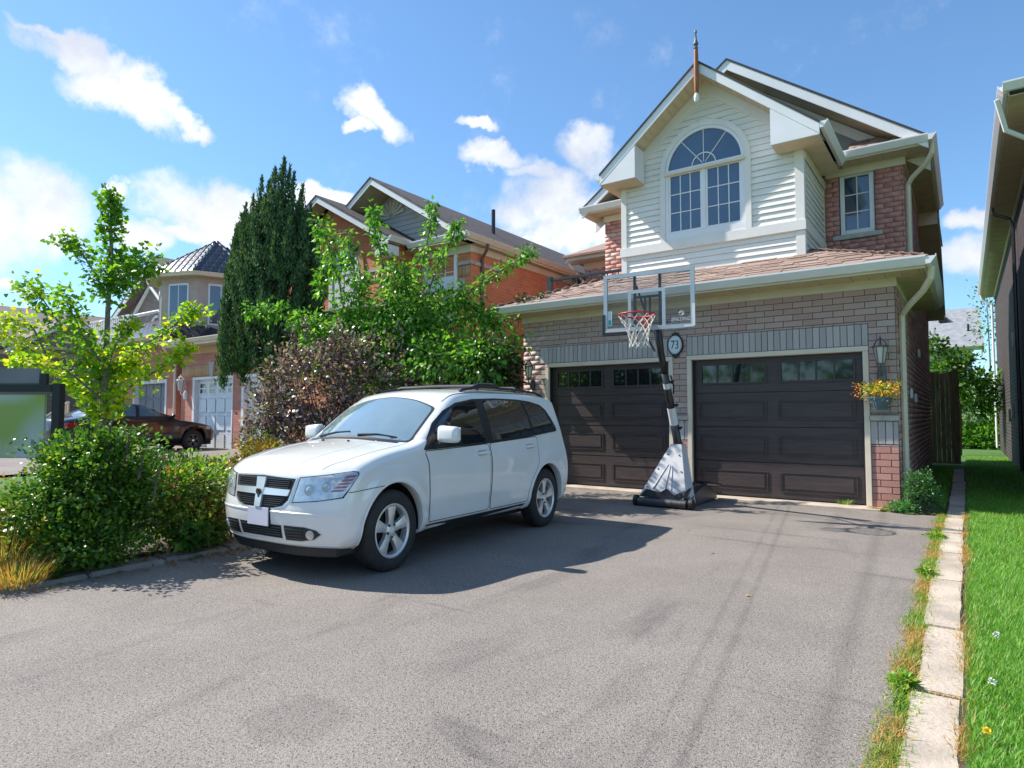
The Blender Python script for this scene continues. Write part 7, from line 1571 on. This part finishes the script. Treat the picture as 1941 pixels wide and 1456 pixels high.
o = prep(bpy.data.objects.new('gravel', me), None, 'pale gravel at the left edge between the bed and the drive', 'stuff'); o['category'] = 'gravel'

# ------------------------------------------------------------------ right side: corner shrubs, back garden
M_CRN = leafmat('corner_leaf', [(0, (0.041, 0.135, 0.041)), (.6, (0.081, 0.243, 0.068)), (1, (0.176, 0.378, 0.095))], .35, .5)
shrub('corner_shrub', 'upright green shrub by the brick corner under the downspout', (-.56, 9.97, .0), [((-.53, 9.97, .30), (.17, .18, .26), 1500, .3, .2), ((-.42, 10.1, .2), (.16, .2, .18), 700, .3, .2)], leafmat('corner_dark', [(0, (0.027, 0.095, 0.027)), (.7, (0.054, 0.162, 0.047)), (1, (0.121, 0.270, 0.068))], .3), .035, 'oval', 8)
shrub('corner_shrub', 'low bright green weed clump left of the upright corner shrub', (-.72, 9.78, .0), [((-.70, 9.80, .07), (.17, .14, .09), 900, .2, .2)], M_CRN, .032, 'oval', 5, cat='weed')
M_BACK = leafmat('back_leaf', [(0, (0.023, 0.065, 0.018)), (.5, (0.065, 0.156, 0.026)), (1, (0.182, 0.338, 0.039))], .35)
bt = thing('garden_tree', 'leafy tree beyond the timber fence in front of the pale house', 'tree', (-.2, 25, 0)); P, AX = [], []
for i, (c, r, n) in enumerate((((-.45, 25, 2.75), (.6, .7, .5), 1000), ((-.05, 25.5, 3.15), (.5, .6, .28), 380), ((-.75, 25, 3.6), (.35, .5, .35), 300), ((.3, 26, 1.9), (.8, .8, .7), 1500), ((.35, 25, 2.5), (.45, .5, .25), 350))): p, d = blob(n, c, r, .25, .3, i); P.append(p); AX.append(d+rng.normal(size=d.shape)*.6)
P, AX = np.vstack(P), np.vstack(AX); leaves('crown', P, AX, rng.uniform(.09, .17, len(P)), 'oval', M_BACK, bt); MB().tube(spline([(-.2, 25, 0), (-.15, 25, 1.5), (-.3, 25, 3.2)], 5), list(np.linspace(.09, .02, 11)), 8).build('trunk', M_BARK, bt, smooth=True)
shrub('garden_shrub', 'sunlit green bank of shrubs at the end of the side passage', (.5, 31, 0), [((.1, 30.8, 1.3), (1.2, .8, 1.3), 4200, .5, .2), ((1.6, 32, 1.5), (1.1, .8, 1.4), 2500, .5, .2), ((.6, 30.5, .5), (.9, .7, .5), 2200, .5, .2), ((-1.0, 31.5, 1.6), (.8, .8, 1.3), 1500, .5, .2)], M_MUL, .12, 'oval', 10)
fb2 = thing('birch_tree', 'thin airy tree right of the pale house, seen against the sky', 'tree', (1.1, 36, 0)); p, d = blob(420, (.95, 36, 5.6), (.7, .8, 1.9), .2, .3, 5); leaves('crown', p, d+rng.normal(size=d.shape)*.5, rng.uniform(.10, .16, len(p)), 'oval', M_BACK, fb2); MB().tube([(1.1, 36, 0), (1.0, 36, 3), (.95, 36, 6.8)], [.06, .04, .01], 7).build('trunk', M_BARK_GY, fb2)
sp_i = thing('climber_sprig', 'small dark sprig of leaves rising above the left end of the garage roof', 'plant', tuple(at(985, 640, 11.6))); p, d = blob(120, at(990, 572, 11.9), (.22, .2, .16), .1, .3, 8); p2, d2 = blob(40, at(1025, 560, 11.9), (.1, .1, .05), .1, .3, 9); leaves('foliage', np.vstack([p, p2]), np.vstack([d, d2])+rng.normal(size=(160, 3))*.5, .07, 'oval', M_PUR2, sp_i); MB().tube([at(975, 660, 11.7), at(985, 600, 11.8), at(995, 560, 11.9)], .008, 5).build('stem', M_BARK, sp_i)

# leaf litter along the kerb
n = 900; Y = rng.uniform(1.0, 4.6, n); X = -5.72-.04*np.maximum(0, Y-1.6)+rng.normal(size=n)*.16; ax = rng.normal(size=(n, 3)); ax[:, 2] *= .25
o = leaves('leaf_litter', np.stack([X, Y, np.where(X < -5.62-.04*np.maximum(0, Y-1.6), .045, .008)], 1), ax, rng.uniform(.02, .05, n), 'oval', M_RUST, None, normal=np.tile([0, 0, 1.0], (n, 1))+rng.normal(size=(n, 3))*.4, label='dry fallen leaves scattered on the kerb below the shrubs', kindp='stuff'); o['category'] = 'leaves'
# basket flowers
p, d = blob(520, (-.93, 9.90, 1.64), (.26, .16, .10), .2, .25, 4); low = rng.random(520) < .3; p[low, 2] -= rng.uniform(0, .12, low.sum()); leaves('foliage', p, d+rng.normal(size=d.shape)*.5, rng.uniform(.025, .045, 520), 'oval', leafmat('basket_leaf', [(0, (.22, .34, .04)), (.6, (.42, .52, .06)), (1, (.65, .58, .07))], .35), fb_)
p, d = blob(300, (-.93, 9.89, 1.64), (.28, .17, .105), .6, .25, 6); low = rng.random(300) < .35; p[low, 2] -= rng.uniform(0, .15, low.sum()); leaves('flowers', p, d+rng.normal(size=d.shape)*.4, rng.uniform(.025, .04, 300), 'oval', leafmat('orange_petal', [(0, (.80, .22, .03)), (.6, (.85, .38, .05)), (1, (.75, .14, .06))],   .3), fb_)['kind'] = 'stuff'

# ------------------------------------------------------------------ lawn, weeds
def blades(name, X, Y, Z, h, w, m, lean=.5, label=None, cat=None):
    n = len(X); a = rng.uniform(0, 2*math.pi, n); l = rng.random(n)*lean; ax = np.stack([np.cos(a)*l, np.sin(a)*l, np.ones(n)], 1)
    o = leaves(name, np.stack([X, Y, Z], 1), ax, h, 'blade', m, None, width=w/h, normal=np.stack([np.cos(a), np.sin(a), np.full(n, .15)], 1), label=label, kindp='stuff')
    if cat: o['category'] = cat
    return o
M_LAWN = leafmat('lawn_blade', [(0, (.06, .17, .02)), (.4, (.13, .33, .03)), (.8, (.21, .44, .05)), (1, (.42, .47, .14))], .35, .5)
def lawn_pts(n, x0, x1, y0, y1): return rng.uniform(x0, x1, n), rng.uniform(y0, y1, n)
X, Y = [], []
for n, b in ((42000, (-.02, .45, 1.6, 6)), (42000, (0.0, .9, 6, 13)), (16000, (.4, 1.0, 1.6, 6)), (15000, (0, 1.0, 13, 24)), (6000, (-.7, -.26, 10.6, 19))): x, y = lawn_pts(int(n*1.25), *b); X.append(x); Y.append(y)
X, Y = np.concatenate(X), np.concatenate(Y); keep = X+.03 > .012*np.sin(Y*5)-.01+.02*rng.random(len(X)) - (Y > 10.5)*(X < -.2)*9; X, Y = X[keep], Y[keep]
hgt = rng.uniform(.035, .085, len(X))*(1+.25*np.sin(X*9+Y*3.1)*np.sin(Y*2.3)); struct(B('lawn_base', -.035, 1.02, -3, 29.5, -.05, .008, M_TURF)); blades('grass', X, Y, np.full(len(X), -.005), hgt, .0052, M_LAWN, .75, 'thick bright green lawn right of the concrete strip', 'grass')
# weeds in the joint between drive and strip, dry and green patches
n = 26000; Y = 1.2+8.6*rng.random(n)**1.05; X = -.268+rng.normal(size=n)*.034-.015*np.sin(Y*7)*rng.random(n); den = .5+.5*np.sin(Y*5.3)*np.sin(Y*2.1+1); keep = rng.random(n) < .35+.65*den; X, Y = X[keep], Y[keep]; green = (np.sin(Y*4.1+.5)+np.sin(Y*9.7))*.4+rng.random(len(X))*1.2 > .55
M_WG = leafmat('weed_green', [(0, (0.095, 0.216, 0.027)), (.6, (0.203, 0.351, 0.041)), (1, (0.378, 0.378, 0.068))], .35); 
for nm, mk, mm_, lb, hh in (('weeds', green, M_WG, 'green weeds in the joint between driveway and concrete strip', .055), ('dry_grass', ~green, M_DRY, 'straw coloured dry grass in the joint beside the concrete strip', .05)):
    k = mk.sum(); blades(nm, X[mk], Y[mk], np.zeros(k), rng.uniform(.3, 1, k)*hh, .0045, mm_, 1.9, lb, 'weeds')
n = 7500; Y = 1.4+8.5*rng.random(n); X = -.03+rng.normal(size=n)*.024; keep = rng.random(n) < .2+.8*(np.sin(Y*3.3)*np.sin(Y*1.3+2) > .1); k = keep.sum(); blades('dry_grass', X[keep], Y[keep], np.zeros(k), rng.uniform(.3, 1, k)*.075, .0045, M_DRY, 1.9, 'brown dry grass fringe along the lawn edge of the strip', 'weeds')
n = 2600; a = rng.normal(size=n)*.05; b = rng.normal(size=n)*.10; blades('dry_grass', -.0+a, 2.35+b, np.zeros(n), rng.uniform(.4, 1, n)*.10, .005, M_DRY, 2.2, 'large straw clump at the lawn edge nearest the viewer', 'weeds')
X, Y = [], []
for j in joints[2:11]: n = 110; X.append(rng.uniform(-.23, -.05, n)); Y.append(j+rng.normal(size=n)*.008)
X, Y = np.concatenate(X), np.concatenate(Y); blades('dry_grass', X, Y, np.zeros(len(X)), rng.uniform(.3, 1, len(X))*.03, .004, M_DRY, 1.5, 'dry grass growing in the cross joints of the concrete strip', 'weeds')
for i, (x, y, s_, lb) in enumerate(((-.285, 2.42, .06, 'nearest green weed rosette at the left side of the strip'), (-.275, 3.55, .055, 'green weed rosette left of the strip, second from the front'), (-.29, 6.1, .06, 'broad green weed rosette halfway up the strip'), (-.285, 8.0, .09, 'spiky green weed at the drive edge near the garage shadow'))):
    p, d = blob(150, (x, y, .015), (s_, s_, s_*.5), .2, .3, i); p[:, 2] = np.abs(p[:, 2])+.01; t = thing('weed', lb, 'weed', (x, y, 0)); leaves('foliage', p, d*np.array([1, 1, .4])+np.array([0, 0, .3]), rng.uniform(.02, .045, 150), 'point', M_WG, t)
tuft('weed', 'thin yellow weed at the foot of the right garage door', (-1.42, 10.08, .018), 80, .11, .10, M_WG, cat='weed', w=.006, el=.2)
tuft('weed', 'dry brown grass patch at the foot of the right brick pier', (-.98, 9.9, .0), 350, .15, .06, M_DRY, cat='weed', w=.005, el=.35)
n = 5200; X = rng.uniform(-.02, .9, n); Y = rng.uniform(1.6, 11, n); kk = (np.sin(X*11+Y*1.7)+np.sin(Y*3.9-X*4)) > .5; X, Y = X[kk], Y[kk]; blades('dry_grass', X, Y, np.zeros(len(X)), rng.uniform(.02, .065, len(X)), .004, M_DRY, 1.4, 'straw blades mixed into the lawn', 'weeds')
# dandelions in the lawn
for i, (x, y, c_, lb) in enumerate(((.03, 3.05, (.75, .50, .01), 'yellow dandelion nearest the concrete strip'), (.065, 2.72, (.75, .50, .01), 'yellow dandelion in the lawn close to the viewer'), (.06, 3.62, (.7, .72, .66), 'white dandelion clock beside the strip'), (.10, 4.4, (.7, .72, .66), 'white dandelion clock farther up the lawn'))):
    t = thing('dandelion', lb, 'flower', (x, y, 0)); MB().tube([(x, y, 0), (x+.004, y, .075)], .0018, 5).build('stem', M_WG, t); p, d = blob(60, (x+.004, y, .08), (.011, .011, .006 if c_[2] < .1 else .011), .6, .1, i); leaves('petals', p, d, .009, 'oval', mat('petal_%s' % ('yellow' if c_[2] < .1 else 'white'), c_, .6), t)
# fallen leaves on the drive
fl = [(-1.30, 4.66, (.45, .30, .04), 'yellow fallen leaf on the driveway, right of its middle'), (-2.55, 6.9, (.40, .28, .05), 'small tan fallen leaf on the driveway near the shadow of the suv'), (-1.95, 5.9, (.5, .08, .06), 'small red scrap on the driveway')]
for i, (x, y, c_, lb) in enumerate(fl):
    t = thing('fallen_leaf', lb, 'leaf', (x, y, .004)); leaves('leaf_blade', np.array([(x, y, .006)]), np.array([(1, .3, .02)]), .045, 'lobed', mat('fallen_%d' % i, c_, .7), t, normal=np.array([(0, 0, 1.0)]))

# trees and roofs across the street, behind the viewer (they show in panes and paint)
tl = thing('tree_line', 'row of trees across the street, seen only as a reflection in the panes', 'trees', (0, -32, 0)); P, AX = [], []
for i in range(14):
    c = (-45+7*i+rng.uniform(-2, 2), -32+rng.uniform(-3, 3), rng.uniform(2.2, 3.4)); p, d = blob(420, c, (3.6, 2.5, rng.uniform(2.6, 4.2)), .5, .2, i); P.append(p); AX.append(d)
P, AX = np.vstack(P), np.vstack(AX); o = leaves('crown', P, AX, rng.uniform(.5, .9, len(P)), 'oval', M_BACK, tl); o['kind'] = 'stuff'
MB().box(-52, 52, -33.2, -33, 0, 3.2).build('hedge_core', mat('hedge_dark', (.03, .05, .02), .9), tl)
